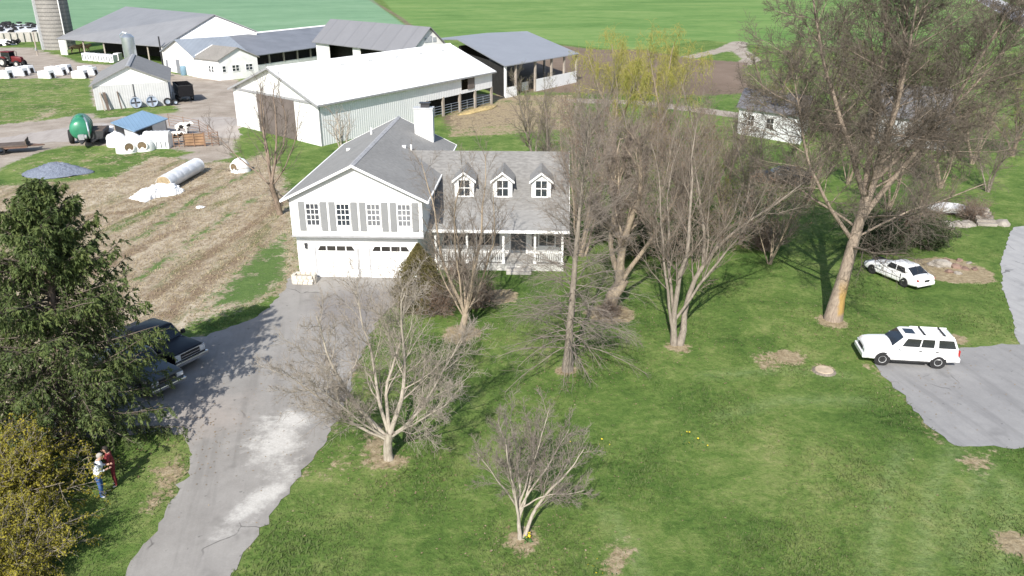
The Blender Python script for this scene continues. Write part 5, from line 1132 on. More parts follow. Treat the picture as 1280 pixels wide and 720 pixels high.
# white sport utility, nose to the left on the right-hand pad
suv_sp = dict(w=1.80, paint=P_WHITE, axles=(1.42, -1.40), wr=.37, cab=(1.02, .42, -2.12, -2.36), belt=1.10, roof=1.66, tumble=.80, arch=.985,
    body=[(2.36, .46, .80, .72, .0), (2.32, .38, .90, .80, .02), (2.18, .34, 1.00, .86, .04), (1.8, .32, 1.07, .89, .06), (1.0, .30, 1.12, .90, .06), (0, .30, 1.12, .90, .02), (-1.6, .32, 1.12, .90, .02), (-2.28, .36, 1.12, .88, .02), (-2.40, .42, 1.06, .84, .0)],
    sidewin=[(.13, .40, .07, .34), (.42, .62, .36, .60), (.69, .955, .67, .955)],
    bits=[('bumper', (2.33, 0, .50), (.26, 1.70, .24), P_WHITE, .05), ('bumper', (-2.38, 0, .52), (.22, 1.70, .24), P_WHITE, .05), ('grille', (2.36, 0, .76), (.06, .80, .16), BLACK_PL, .01),
          ('headlight', (2.34, .60, .76), (.08, .34, .17), LAMP_W, .02), ('headlight', (2.34, -.60, .76), (.08, .34, .17), LAMP_W, .02), ('tail_light', (-2.36, .79, .92), (.12, .13, .34), LAMP_R, .02), ('tail_light', (-2.36, -.79, .92), (.12, .13, .34), LAMP_R, .02),
          ('running_board', (.05, .90, .34), (1.9, .10, .06), BLACK_PL, .01), ('running_board', (.05, -.90, .34), (1.9, .10, .06), BLACK_PL, .01),
          ('door_line', (.30, .895, .74), (.012, .02, .64), BLACK_PL, 0), ('door_line', (-.62, .895, .74), (.012, .02, .64), BLACK_PL, 0), ('door_moulding', (.05, .905, .66), (1.9, .014, .05), mat_plain('grey_moulding', (.5, .5, .5), .6), 0),
          ('mirror', (.62, 1.0, 1.14), (.14, .18, .13), P_WHITE, .03), ('mirror', (.62, -1.0, 1.14), (.14, .18, .13), P_WHITE, .03), ('door_handle', (-.42, .905, .96), (.16, .02, .05), BLACK_PL, 0), ('door_handle', (-1.25, .905, .96), (.16, .02, .05), BLACK_PL, 0),
          ('sunroof', (.05, 0, 1.713), (.52, .62, .02), AUTO_GLASS, .005), ('roof_rail', (-1.1, .58, 1.735), (1.9, .05, .05), P_WHITE, .01), ('roof_rail', (-1.1, -.58, 1.735), (1.9, .05, .05), P_WHITE, .01),
          ('roof_bar', (-.62, 0, 1.755), (.09, 1.16, .04), BLACK_PL, .01), ('roof_bar', (-1.62, 0, 1.755), (.09, 1.16, .04), BLACK_PL, .01),
          ('roof_rib', (-1.1, .2, 1.712), (.9, .02, .02), P_WHITE, 0), ('roof_rib', (-1.1, -.2, 1.712), (.9, .02, .02), P_WHITE, 0), ('number_plate', (-2.5, 0, .75), (.02, .32, .16), mat_plain('plate_blank', (.55, .56, .6), .5), 0)])
suv, sb_ = car('sport_utility_vehicle', 'white sport utility vehicle with roof rack parked half on the grass at the pad edge', 'car', (18.50, 33.75, .02), R(172), suv_sp, .865)
for s in (1, -1):
    q = MB(); q.lathe([(.21, -.02), (.24, 0), (.21, .02)], 16, (0, 0, 0))
# white saloon with dark damaged panels
sed_sp = dict(w=1.76, paint=P_WHITE, axles=(1.45, -1.32), wr=.32, cab=(.98, .20, -1.12, -1.92), belt=.90, roof=1.34, tumble=.72, arch=.985,
    body=[(2.42, .40, .58, .60, .0), (2.32, .30, .66, .74, .02), (2.0, .24, .76, .84, .05), (1.4, .22, .84, .875, .06), (.9, .22, .91, .88, .04), (0, .22, .92, .88, .02), (-1.2, .22, .94, .88, .02), (-1.9, .26, .95, .865, .04), (-2.25, .32, .93, .80, .03), (-2.40, .40, .84, .72, .0)],
    sidewin=[(.22, .50, .08, .44), (.525, .80, .48, .92)], rim=CHROME, darkspoke=True,
    bits=[('bumper', (2.36, 0, .42), (.16, 1.44, .18), BLACK_PL, .04), ('bumper', (-2.36, 0, .46), (.14, 1.54, .24), P_WHITE, .04), ('headlight', (2.26, .58, .60), (.22, .30, .12), BLACK_PL, .03), ('headlight', (2.26, -.58, .60), (.22, .30, .12), LAMP_W, .03),
          ('tail_light', (-2.30, .58, .77), (.16, .40, .13), LAMP_R, .02), ('tail_light', (-2.30, -.58, .77), (.16, .40, .13), LAMP_R, .02), ('number_plate', (-2.42, 0, .70), (.03, .42, .14), BLACK_PL, 0),
          ('damaged_panel', (1.85, -.2, .835), (.7, .9, .02), BLACK_PL, 0), ('side_moulding', (.1, .872, .56), (2.3, .02, .035), BLACK_PL, 0), ('door_line', (.62, .872, .58), (.014, .03, .56), BLACK_PL, 0), ('door_line', (-.30, .874, .58), (.014, .03, .56), BLACK_PL, 0), ('door_line', (-1.0, .872, .62), (.05, .03, .52), BLACK_PL, 0),
          ('mirror', (.66, .93, .95), (.14, .16, .11), P_WHITE, .03), ('mirror', (.66, -.93, .95), (.14, .16, .11), P_WHITE, .03)])
car('saloon_car', 'white saloon car with black patched panels parked on the lawn by the rockery', 'car', (22.85, 44.3, 0), R(113), sed_sp, .85)
# black pickup of squarer, older shape, and pewter one
def truck_sp(paint, trim): return dict(w=1.92, paint=paint, axles=(1.55, -1.55), wr=.37, cab=(.95, .45, -1.0, -1.15), belt=1.12, roof=1.68, tumble=.82, arch=.985,
    body=[(2.42, .46, 1.00, .90, .0), (2.38, .40, 1.06, .93, .01), (1.9, .36, 1.10, .95, .03), (1.0, .34, 1.13, .96, .04), (0, .34, 1.13, .96, .02), (-1.15, .34, 1.13, .96, .01), (-1.2, .36, 1.13, .96, -.02), (-2.5, .40, 1.13, .95, -.02), (-2.54, .44, 1.12, .94, -.02)],
    sidewin=[(.20, .90, .08, .88)],
    bits=[('bumper', (2.50, 0, .56), (.16, 1.92, .20), CHROME, .03), ('grille', (2.43, 0, .86), (.05, 1.10, .26), trim, .01), ('grille_frame', (2.425, 0, .86), (.05, 1.78, .33), CHROME, .01), ('headlight', (2.44, .72, .86), (.06, .28, .24), LAMP_W, .01), ('headlight', (2.44, -.72, .86), (.06, .28, .24), LAMP_W, .01),
          ('grille_bar', (2.455, 0, .86), (.04, 1.06, .035), CHROME, 0), ('tail_light', (-2.53, .86, .9), (.06, .14, .3), LAMP_R, 0), ('tail_light', (-2.53, -.86, .9), (.06, .14, .3), LAMP_R, 0), ('mirror', (.72, 1.08, 1.2), (.14, .2, .2), BLACK_PL, .03), ('mirror', (.72, -1.08, 1.2), (.14, .2, .2), BLACK_PL, .03),
          ('windscreen_trim', (.97, 0, 1.13), (.04, 1.6, .02), CHROME, 0), ('bed_liner', (-1.85, 0, 1.118), (1.2, 1.6, .01), BLACK_PL, 0), ('door_line', (.55, .962, .74), (.012, .02, .7), BLACK_PL, 0), ('door_line', (-.75, .962, .74), (.012, .02, .7), BLACK_PL, 0)])
car('pickup_truck', 'black older pickup truck with chrome bumper parked under the spruce', 'truck', (-16.75, 33.95, .02), R(-29), truck_sp(P_BLACK, BLACK_PL), .95)
s2_ = truck_sp(P_SILV, BLACK_PL); s2_['w'] = 1.78; s2_['body'] = [(x, zb, zt-.06, w*.93, c) for x, zb, zt, w, c in s2_['body']]; s2_['belt'] = 1.06; s2_['roof'] = 1.58
s2_['bits'] = [b_ for b_ in s2_['bits'] if b_[0] not in ('grille', 'headlight', 'grille_bar', 'grille_frame', 'bumper', 'mirror', 'bed_liner', 'windscreen_trim', 'door_line')] + [('bumper', (2.48, 0, .50), (.18, 1.78, .18), CHROME, .04), ('headlight', (2.44, .64, .80), (.08, .34, .18), LAMP_W, .02), ('headlight', (2.44, -.64, .80), (.08, .34, .18), LAMP_W, .02), ('grille', (2.44, .24, .80), (.06, .36, .18), BLACK_PL, .02), ('grille', (2.44, -.24, .80), (.06, .36, .18), BLACK_PL, .02), ('mirror', (.72, .99, 1.14), (.14, .18, .16), BLACK_PL, .03), ('mirror', (.72, -.99, 1.14), (.14, .18, .16), BLACK_PL, .03)]
car('pickup_truck', 'pewter grey pickup truck half hidden by the spruce, nearest the camera', 'truck', (-16.75, 31.7, .02), R(-33), s2_, .94)

# ------------------------------------------------------------------ farm equipment and animals
# green slurry tanker
g0 = gp(106, 184); t = thing('slurry_tanker', 'green slurry tank trailer standing on the grass by the farm lane', 'trailer', (g0.x-1.0, g0.y+2.0, 0), R(-66))
GREEN = mat_plain('faded_green_paint', (.035, .20, .115), .35, .25, .8, 0, .5)
m_ = MB(); rings = []
for x, r_ in ((-2.3, .25), (-2.2, .75), (-1.95, 1.0), (1.95, 1.0), (2.2, .75), (2.3, .25)): rings.append([Vector((x, r_*math.cos(a), 1.75+r_*1.05*math.sin(a))) for a in [i*2*math.pi/24 for i in range(24)]])
m_.loft(rings); tk = mk('tank', m_, GREEN, t, 50)
for x in (-1.2, 0, 1.2):
    q = MB(); q.lathe([(1.005, -.05), (1.04, -.05), (1.04, .05), (1.005, .05)], 24, (x, 0, 1.75), Matrix.Rotation(R(90), 3, 'Y'), True); mk('tank_band', q, mat_plain('dark_green_paint', (.025, .12, .07), .4) if x == -1.2 else bpy.data.materials['dark_green_paint'], tk)
q = MB(); q.lathe([(0, 2.7), (.35, 2.7), (.35, 2.95), (.1, 3.02), (0, 3.02)], 14, (.3, 0, 0)); mk('hatch', q, GREEN, tk, True)
for s in (1, -1):
    q = MB(); wheel_mb(q, (-.4, s*1.15, .72), (0, 1, 0), .72, .45); w_ = mk('wheel', q, TYRE, t, True); q = MB(); rim_mb(q, (-.4, s*1.15, .72), (0, s, 0), .7, .4); mk('rim', q, mat_plain('rim_grey', (.4, .4, .38), .6) if s == 1 else bpy.data.materials['rim_grey'], w_, True)
q = MB(); q.prism([(2.0, -.5, .75), (3.6, -.06, .55), (3.6, .06, .55), (2.0, .5, .75)], (0, 0, .14)); q.box((0, 0, .8), (4.2, .9, .14)); mk('drawbar', q, DARK_MET, t)
q = MB(); q.tube([(2.3, .7, .9), (2.45, .75, 1.6), (2.2, .7, 2.5), (1.6, .55, 2.85)], .09, 8); mk('hose', q, GALV, t)
q = MB(); q.box((2.6, 0, 1.1), (.5, .5, .5)); q.cyl((2.6, -.3, 1.1), (2.6, .5, 1.1), .22, .22, 12); mk('pump', q, mat_plain('pump_grey', (.3, .31, .32), .5), t)
# dark manure spreader behind it
t = thing('manure_spreader', 'black farm spreader half behind the green slurry tanker', 'trailer', gp(124, 178), R(-75))
m_ = MB(); m_.loft([[Vector((x, -.75, .7)), Vector((x, .75, .7)), Vector((x, .95, 1.45)), Vector((x, -.95, 1.45))] for x in (-1.6, 1.6)]); mk('hopper', m_, DARK_MET, t)
m_ = MB(); m_.box((0, 0, 1.47), (3.0, 1.7, .05)); mk('load', m_, WOOD_D, t)
for s in (1, -1): 
    q = MB(); wheel_mb(q, (-.3, s*1.05, .5), (0, 1, 0), .5, .3); mk('wheel', q, TYRE, t, True)
q = MB(); q.prism([(1.5, -.4, .6), (2.7, 0, .5), (1.5, .4, .6)], (0, 0, .1)); mk('drawbar', q, DARK_MET, t)
# low flat trailer at left edge
a_ = gp(12, 193); t = thing('flatbed_trailer', 'low rusty flatbed trailer cut by the left edge of the view', 'trailer', (a_.x-1.2, a_.y+.5, 0), R(22))
m_ = MB(); m_.box((0, 0, .78), (5.2, 2.0, .12)); mk('deck', m_, WOOD_D, t)
q = MB(); q.box((0, -.9, .62), (5.0, .12, .18)); q.box((0, .9, .62), (5.0, .12, .18)); q.box((2.55, 0, .68), (.12, 2.0, .22)); q.box((-2.55, 0, .68), (.12, 2.0, .22)); q.prism([(2.6, -.6, .6), (4.0, 0, .5), (2.6, .6, .6)], (0, 0, .1)); mk('frame', q, mat_plain('rusty_steel', (.16, .10, .075), .8, .3, 2), t)
q = MB(); q.box((2.5, 0, 1.05), (.06, 1.9, .5)); mk('headboard', q, WOOD_D, t)
for x in (-.6, .3):
    for s in (1, -1): q = MB(); wheel_mb(q, (x, s*.95, .36), (0, 1, 0), .36, .22); mk('wheel', q, TYRE, t, True)
# red tractor
a_ = gp(14, 84); t = thing('tractor', 'red tractor with cab at the left edge behind the calf hutches', 'tractor', (a_.x-.5, a_.y+.8, 0), R(-8))
RED = mat_plain('red_tractor_paint', (.13, .016, .018), .45, .3, 1)
m_ = MB(); m_.loft([xsec(x, .9, zt, w) for x, zt, w in ((2.6, 1.55, .36), (2.4, 1.75, .42), (1.0, 1.85, .46), (.7, 1.85, .46))]); mk('hood', m_, RED, t, 40)
m_ = MB(); m_.box((.2, 0, .85), (3.6, .5, .4)); m_.box((2.5, 0, .8), (.5, .5, .5)); mk('chassis', m_, DARK_MET, t)
m_ = MB(); m_.loft([[Vector((x, y, z)) for x, y in ((.75-k, .7), (-.9+k*.2, .7), (-.9+k*.2, -.7), (.75-k, -.7))] for z, k in ((1.3, 0), (2.6, .12))]); cb_ = mk('cab', m_, AUTO_GLASS, t)
m_ = MB(); m_.box((-.1, 0, 2.68), (1.8, 1.6, .16)); mk('cab_roof', m_, RED, cb_, bevel=.05)
q = MB()
for x in (.72, -.88):
    for s in (1, -1): q.cyl((x, s*.70, 1.3), (x-.1 if x > 0 else x, s*.7, 2.62), .05, None, 6)
mk('cab_pillar', q, DARK_MET, cb_)
for x, r_, w_ in ((-.75, .88, .48), (2.0, .6, .36)):
    for s in (1, -1):
        q = MB(); wheel_mb(q, (x, s*.95, r_), (0, 1, 0), r_, w_, 24); wl_ = mk('wheel', q, TYRE, t, True); q = MB(); rim_mb(q, (x, s*.95, r_), (0, s, 0), r_*.95, w_); mk('rim', q, bpy.data.materials['rim_grey'], wl_, True)
q = MB(); q.cyl((1.5, .2, 1.8), (1.5, .2, 2.7), .05, None, 8); mk('exhaust', q, DARK_MET, t)
for s in (1, -1):
    q = MB(); q.prism([(-1.5, s*.72, 1.6), (-1.1, s*.72, 1.86), (-.4, s*.72, 1.86), (0, s*.72, 1.55)], (0, s*.45, 0)); mk('mudguard', q, RED, t)
# black dump trailer beside the grey shed
a_ = gp(216, 134); t = thing('dump_trailer', 'black steel dump trailer parked along the shaded side of the grey shed', 'trailer', (S1.A + S1.p(S1.L+1.75, 3.2)), S1.rot() + R(90))
m_ = MB(); bx_ = lambda c, d: m_.box(c, d)
bx_((0, 0, .85), (4.6, 1.9, .1)); bx_((0, .93, 1.55), (4.6, .06, 1.4)); bx_((0, -.93, 1.55), (4.6, .06, 1.4)); bx_((2.28, 0, 1.55), (.06, 1.8, 1.4)); bx_((-2.28, 0, 1.55), (.06, 1.8, 1.4)); mk('bin', m_, P_BLACK, t)
m_ = MB(); [m_.box((0, s*.95, z), (4.7, .1, .1)) for s in (1, -1) for z in (2.25, 1.5)]; [m_.box((x, 0, 2.25), (.1, 1.9, .1)) for x in (2.3, -2.3)]; mk('rim_rail', m_, BLACK_PL, t)
for x in (-.5, .4):
    for s in (1, -1): q = MB(); wheel_mb(q, (x, s*.98, .4), (0, 1, 0), .4, .25); mk('wheel', q, TYRE, t, True)
q = MB(); q.box((-2.6, 0, .6), (.6, .12, .12)); q.box((0, .7, .6), (4.4, .12, .2)); q.box((0, -.7, .6), (4.4, .12, .2)); mk('frame', q, DARK_MET, t)
# small grey car by the annex
car('parked_car', 'small dark grey car parked at the corner of the white annex', 'car', gp(345, 98), R(25), dict(sed_sp, paint=P_SILV, bits=[b_ for b_ in sed_sp['bits'] if 'damage' not in b_[0] and 'number' not in b_[0]]), 1.1)
# blue barrel by the milk house
t = tag(mk('barrel', MB().lathe([(.28, 0), (.3, .05), (.31, .5), (.3, .95), (.26, 1.0), (.0, 1.0)], 16), mat_plain('blue_grey_plastic', (.16, .26, .33), .5), None, True, loc=gp(230, 94)), 'blue grey plastic barrel before the milk house door', 'barrel'); t.scale = (1.5, 1.5, 1.5)
# utility pole
t = thing('utility_pole', 'weathered wooden pole standing left of the silo foot', 'pole', gp(47, 69)); q = MB(); q.cyl((0, 0, -.3), (0, 0, 4.5), .16, .13, 8); mk('pole', q, WOOD_G, t, True); q = MB(); q.box((0, -.2, 1.2), (.3, .2, .5)); mk('meter_box', q, GALV, t)
# bunker silo under white plastic weighted with tyres
a_ = gp(-30, 41, 2.4); b_ = gp(50, 39, 2.4); c_ = gp(50, 27, 2.4); BK = Plan(a_.xy, b_.xy, a_.xy + (c_.xy - b_.xy))
t = thing('bunker_silo', 'concrete feed bunker heaped under white plastic left of the silo', 'bunker', BK.A)
m_ = MB(); BK.wall_s(m_, 0, BK.L, 0, 0, 2.3, .3); BK.wall_t(m_, 0, BK.W, 0, 0, 2.3, .3); BK.wall_t(m_, 0, BK.W, BK.L-.3, 0, 2.3, .3); mk('wall', m_, CONC, t)
for i in range(9):
    q = MB(); q.box(BK.p(1+i*(BK.L-2)/8, -.2, 1.1), (.35, .35, 2.2), BK.rot()); mk('buttress', q, CONC, t)
m_ = MB(); m_.loft([[BK.p(.3, BK.W*f, 2.0 + z) for f, z in ((.02, 0), (.1, .5), (.5, 1.0), (.9, .5), (.98, 0))] + [BK.p(.3, BK.W*.5, .2)], [BK.p(BK.L-.3, BK.W*f, 1.6+z*.6) for f, z in ((.02, 0), (.1, .5), (.5, 1.0), (.9, .5), (.98, 0))] + [BK.p(BK.L-.3, BK.W*.5, .2)]])
mk('cover', m_, mat_plain('white_plastic_sheet', (.78, .78, .78), .35, .08, .5), t)
tyre0 = None
for i in range(64):
    p_ = BK.p(rnd.uniform(1, BK.L-1), BK.W*rnd.uniform(.06, .94)); f_ = None
    fr_t = (p_.dot(BK.et) if False else 0)
    if tyre0 is None:
        m_ = MB(); wheel_mb(m_, (0, 0, 0), (0, 0, 1), .62, .3, 14); tyre0 = mk('discarded_tyre', m_, TYRE, None, True); tyre0.location = BK.A + p_ + Vector((0, 0, 3.0)); o = tyre0
    else: o = dup(tyre0, BK.A + p_)
    tt_ = (p_ - BK.es*p_.dot(BK.es))
    u_ = abs((p_.xy - BK.p(0, 0).xy).dot(Vector((-BK.es.y, BK.es.x))))/abs((BK.et.xy*BK.W).dot(Vector((-BK.es.y, BK.es.x))))
    sfrac = min(1, max(0, p_.dot(BK.es)/BK.L)); hz = np.interp(u_, [.02, .1, .5, .9, .98], [0, .5, 1, .5, 0]); o.location.z = (2.0 + hz)*(1-sfrac) + (1.6 + .6*hz)*sfrac + .22
    o.rotation_euler = (rnd.uniform(-.2, .2), rnd.uniform(-.2, .2), 0); tag(o, 'old tyre weighing down the white plastic of the feed bunker', 'tyre', 'tyres on the feed bunker')
# heap of scrap and tyres at left edge
for i in range(9):
    o = dup(tyre0, gp(4+rnd.uniform(-10, 10), 58) + Vector((0, rnd.uniform(-2, 6), .25+.3*(i % 3)))); o.rotation_euler = (rnd.uniform(-.6, .6), rnd.uniform(-.6, .6), 0); tag(o, 'old tyre in the loose heap behind the red tractor', 'tyre', 'tyres heaped behind the tractor')
t = thing('plastic_heap', 'crumpled white plastic sheeting heaped behind the red tractor', 'plastic', gp(6, 56))
def crumple(L_, W_, H_, seed, n=26):
    rg = np.random.default_rng(seed); mb = MB(); xs = np.linspace(-L_/2, L_/2, n); ys = np.linspace(-W_/2, W_/2, max(6, int(n*W_/L_)))
    ph = rg.uniform(0, 6.28, 12); fr = rg.uniform(1.2, 5.5, (12, 2))*rg.choice([-1, 1], (12, 2))
    vv, ff = [], []
    for j, y in enumerate(ys):
        for i, x in enumerate(xs):
            e = (1-(2*x/L_)**2)*(1-(2*y/W_)**2); h = sum(abs(math.sin(fr[k, 0]*x+fr[k, 1]*y+ph[k])) for k in range(12))/12
            vv.append((x + rg.normal(0, .05), y*(1+.25*math.sin(2*x)) + rg.normal(0, .05), max(.02, H_*max(0, e)**.5*(.25+1.0*h)) + .01))
    nx_ = len(xs)
    for j in range(len(ys)-1):
        for i in range(nx_-1): ff.append((j*nx_+i, j*nx_+i+1, (j+1)*nx_+i+1, (j+1)*nx_+i))
    return mb.add(vv, ff)
SHEET = mat_plain('white_sheet_plastic', (.78, .78, .78), .35, .06, .7)
mk('sheet', crumple(5, 3, 1.2, 3), SHEET, t)

# calf hutches: slanted boxes, three little rows
def hutch_mesh(slots=False):
    m_ = MB(); m_.loft([[Vector((-.95+.0, y, .05)), Vector((1.05, y, .05)), Vector((.80, y, 1.35)), Vector((-.95, y, 1.20))] for y in (-.6, .6)])
    return m_
hut0 = None
spots = [(7, 98, 'front hutch of the row beside the tractor'), (19, 93.5, 'second hutch of the row beside the tractor'), (26, 95, 'third hutch of the row beside the tractor'), (34, 91.5, 'fourth and rearmost hutch of the row beside the tractor'),
         (59, 98, 'front hutch of the middle row'), (67, 92.5, 'second hutch of the middle row'), (74, 94, 'third hutch of the middle row'), (81, 90.5, 'rearmost hutch of the middle row'),
         (101, 98, 'front hutch of the row touching the grey shed'), (108, 92, 'second hutch of the row touching the grey shed'), (113, 94, 'third hutch of the row touching the grey shed')]
HUT = mat_plain('white_hutch_plastic', (.80, .80, .79), .4, .05, 1)
for k_, (px, py, lb) in enumerate(spots):
    if hut0 is None:
        hut0 = thing('calf_hutch', 'white slant-fronted calf ' + lb, 'calf hutch', gp(px, py), R(-8), 'slanted white calf hutches')
        mk('shell', hutch_mesh(), HUT, hut0, bevel=.08); q = MB(); q.prism([(1.0, -.3, .1), (1.0, .3, .1), (.87, .3, .9), (.87, -.3, .9)], (.05, 0, 0)); mk('opening', q, DARK_IN, hut0); q = MB(); q.box((-.1, 0, 1.29), (.3, .3, .1)); mk('vent', q, HUT, hut0); o = hut0
    else: o = dup(hut0, gp(px, py), R(-8 + rnd.uniform(-7, 7)), 'white slant-fronted calf ' + lb, 'slanted white calf hutches')
    if k_ in (0, 4, 8): o.scale = (1.15, 1.15, 1.0)
# slotted white feed crates before the freestall barn
cr0 = None
for k_ in range(7):
    px, py = 107 + k_*6.6, 75.5 + k_*.55 - (3 if k_ > 5 else 0); lb = 'white slatted calf crate, number %s in the row before the freestall barn' % ['one from the left', 'two from the left', 'three from the left', 'four, the middle one,', 'three from the right', 'two from the right', 'one from the right'][k_]
    lb = lb.replace('number ', '')
    if cr0 is None:
        cr0 = thing('calf_crate', lb, 'calf hutch', gp(px, py), R(-6), 'slatted calf crates'); q = MB(); q.box((0, .5, .7), (1.0, 1.5, 1.4)); mk('shell', q, HUT, cr0, bevel=.08)
        for dx in (-.26, .26):
            q = MB(); q.box((dx, -.26, .7), (.2, .04, .85)); mk('slot', q, mat_plain('slot_grey', (.16, .17, .19), .8) if dx < 0 else bpy.data.materials['slot_grey'], cr0)
    else: dup(cr0, gp(px, py), R(-6), lb, 'slatted calf crates')
# round dome hutches and ribbed hutch by the blue-roofed shelter
def dome(label, loc, rz, s=1.0, pale=True):
    t = thing('dome_hutch', label, 'calf hutch', loc, rz, 'round dome calf hutches', s); m_ = MB(); prof = [(1.02, .0), (1.0, .4), (.92, .8), (.72, 1.12), (.42, 1.32), (.16, 1.40), (.0, 1.40)]
    m_.lathe(prof, 24); mk('shell', m_, HUT, t, True)
    M = Matrix.Rotation(R(90), 3, 'Y'); q = MB(); q.lathe([(.40, .0), (.52, .0), (.50, .22), (.42, .22)], 20, (.80, 0, .62), M, True); mk('collar', q, HUT, t, True)
    q = MB(); q.lathe([(0, .0), (.41, .0), (.41, .16), (0, .16)], 20, (.82, 0, .62), M); mk('opening', q, mat_plain('straw_brown_inside', (.16, .12, .075), .95, .4, 5) if 'straw_brown_inside' not in bpy.data.materials else bpy.data.materials['straw_brown_inside'], t)
    q = MB(); q.lathe([(.0, 1.4), (.16, 1.4), (.16, 1.5), (0, 1.5)], 12); mk('vent_cap', q, HUT, t, True); return t
d0 = dome('white dome hutch with round straw filled opening, nearest in the group by the blue-roofed shelter', gp(159, 190), R(-50))
dup(d0, gp(180, 187.5), R(-72), 'white dome hutch with round opening between its twin and the ribbed hutch', 'round dome calf hutches', (1, 1, 1))
dup(d0, gp(147, 182), R(150), 'white dome hutch behind the nearest one, its opening turned away', 'round dome calf hutches', (1, 1, 1))
dup(d0, gp(168, 182), R(120), 'white dome hutch wedged close against the blue-roofed shelter', 'round dome calf hutches', (.9, .9, .9))
d1 = dup(d0, gp(301, 214), R(-112), 'white dome hutch standing alone on the grass by the slender dark tree', 'round dome calf hutches', (.85, .85, .85))
t = thing('water_tank', 'low white tank between the green tanker and the dome hutches', 'tank', gp(134, 172)); mk('shell', MB().lathe([(.8, .0), (.95, .25), (.98, .9), (.85, 1.15), (.4, 1.25), (0, 1.25)], 20), HUT, t, True); q = MB(); q.cyl((0, 0, 1.25), (0, 0, 1.35), .25, None, 12); mk('lid', q, mat_plain('lid_grey', (.5, .5, .5), .6), t)
t = thing('ribbed_hutch', 'large white ribbed calf hutch in front of the pen gate', 'calf hutch', gp(199, 184), R(6))
m_ = MB(); sect = [(-.95, .0), (-.95, .8), (-.72, 1.35), (-.3, 1.62), (.3, 1.62), (.72, 1.35), (.95, .8), (.95, .0)]
m_.loft([[Vector((x, y*.9, z)) for y, z in sect] for x in (-1.25, 1.25)]); mk('shell', m_, HUT, t, bevel=.03)
for i in range(6):
    x = -1.1 + i*.44; q = MB(); q.loft([[Vector((x+dx, y*.9*1.035, z*1.02+.0)) for y, z in sect] for dx in (0, .13)]); mk('rib', q, HUT, t)
    if i < 5: q = MB(); q.box((x+.285, -.865, .42), (.10, .05, .62)); mk('slot', q, bpy.data.materials['slot_grey'], t)
# blue-roofed shelter
c0, c1, c2, c3 = gp(168, 164, 1.45), gp(210, 148, 1.7), gp(178, 138, 2.45), gp(138, 153, 2.05)
O_ = Vector((c0.x, c0.y, 0)); t = thing('calf_shelter', 'small calf shelter with a single blue sloping roof beside the hutches', 'shelter', O_)
L_ = lambda p, z=None: Vector((p.x - O_.x, p.y - O_.y, p.z if z is None else z)); ctr = (L_(c0)+L_(c1)+L_(c2)+L_(c3))/4
mk('roof', MB().prism([L_(c0), L_(c1), L_(c2), L_(c3)], (0, 0, -.1)), mat_metalroof('blue_roof', (.20, .31, .43), .45, .4, 'X', .15, -.6), t)
ins_ = lambda p, f=.1, z=0: (lambda q: Vector((q.x, q.y, z)))(L_(p).lerp(ctr, f))
m_ = MB(); wl = lambda a, b_, za, zb: m_.prism([ins_(a, .12, 0), ins_(b_, .12, 0), ins_(b_, .12, zb), ins_(a, .12, za)], (.05, .08, 0))
wl(c1, c2, 1.6, 2.25); wl(c2, c3, 2.25, 1.9); mk('wall', m_, RIB_G, t)
m_ = MB(); a_, b_ = ins_(c0, .12), ins_(c1, .12); q1 = a_.lerp(b_, .55); m_.prism([q1, b_, b_ + Vector((0, 0, 1.55)), q1 + Vector((0, 0, 1.45))], (.05, .08, 0)); mk('front_panel', m_, RIB_G, t)
m_ = MB(); a_, b_ = ins_(c3, .12), ins_(c0, .12); q1 = a_.lerp(b_, .45); m_.prism([q1, b_, b_ + Vector((0, 0, 1.35)), q1 + Vector((0, 0, 1.6))], (.08, -.05, 0)); mk('side_panel', m_, RIB_G, t)
for p_, z in ((c0, 1.35), (c3, 1.85), (c1, 1.55)): q = MB(); q.box(ins_(p_, .11, z/2), (.12, .12, z)); mk('post', q, WOOD_G, t)
# pen of metal gates
GATE = mat_plain('rusty_gate_steel', (.24, .15, .10), .8, .25, 2)
def gate(label, a, b_, h=1.35, mat=GATE, solid=False, n=5):
    a, b_ = Vector(a), Vector(b_); t = thing('pen_gate', label, 'gate', a); d = b_ - a; q = MB()
    for i in range(n): q.cyl((0, 0, .2+i*(h-.2)/(n-1)), d + Vector((0, 0, .2+i*(h-.2)/(n-1))), .025, None, 6)
    mk('rails', q, mat, t)
    for f_ in (0, .5, 1): q = MB(); q.cyl(d*f_, d*f_ + Vector((0, 0, h+.1)), .04, None, 6); mk('upright', q, mat, t)
    if solid: q = MB(); q.prism([d*.02 + Vector((0, .06, .1)), d*.98 + Vector((0, .06, .1)), d*.98 + Vector((0, .06, h)), d*.02 + Vector((0, .06, h))], (0, .03, 0)); mk('panel', q, mat_plain('rust_brown_panel', (.27, .17, .10), .9, .3, 1.2), t)
    return t
gate('rusty brown boarded pen gate at the near side of the calf pen', gp(231, 184), gp(256, 183), solid=True)
gate('rusty pen gate right of the boarded one', gp(257, 183), gp(274, 182))
gate('rusty pen fence along the right side of the calf pen', gp(274, 182), gp(250, 166)); gate('rusty pen fence along the back of the calf pen', gp(250, 166), gp(212, 158))
gate('rusty pen fence closing the left side behind the ribbed hutch', gp(218, 184), gp(231, 184))
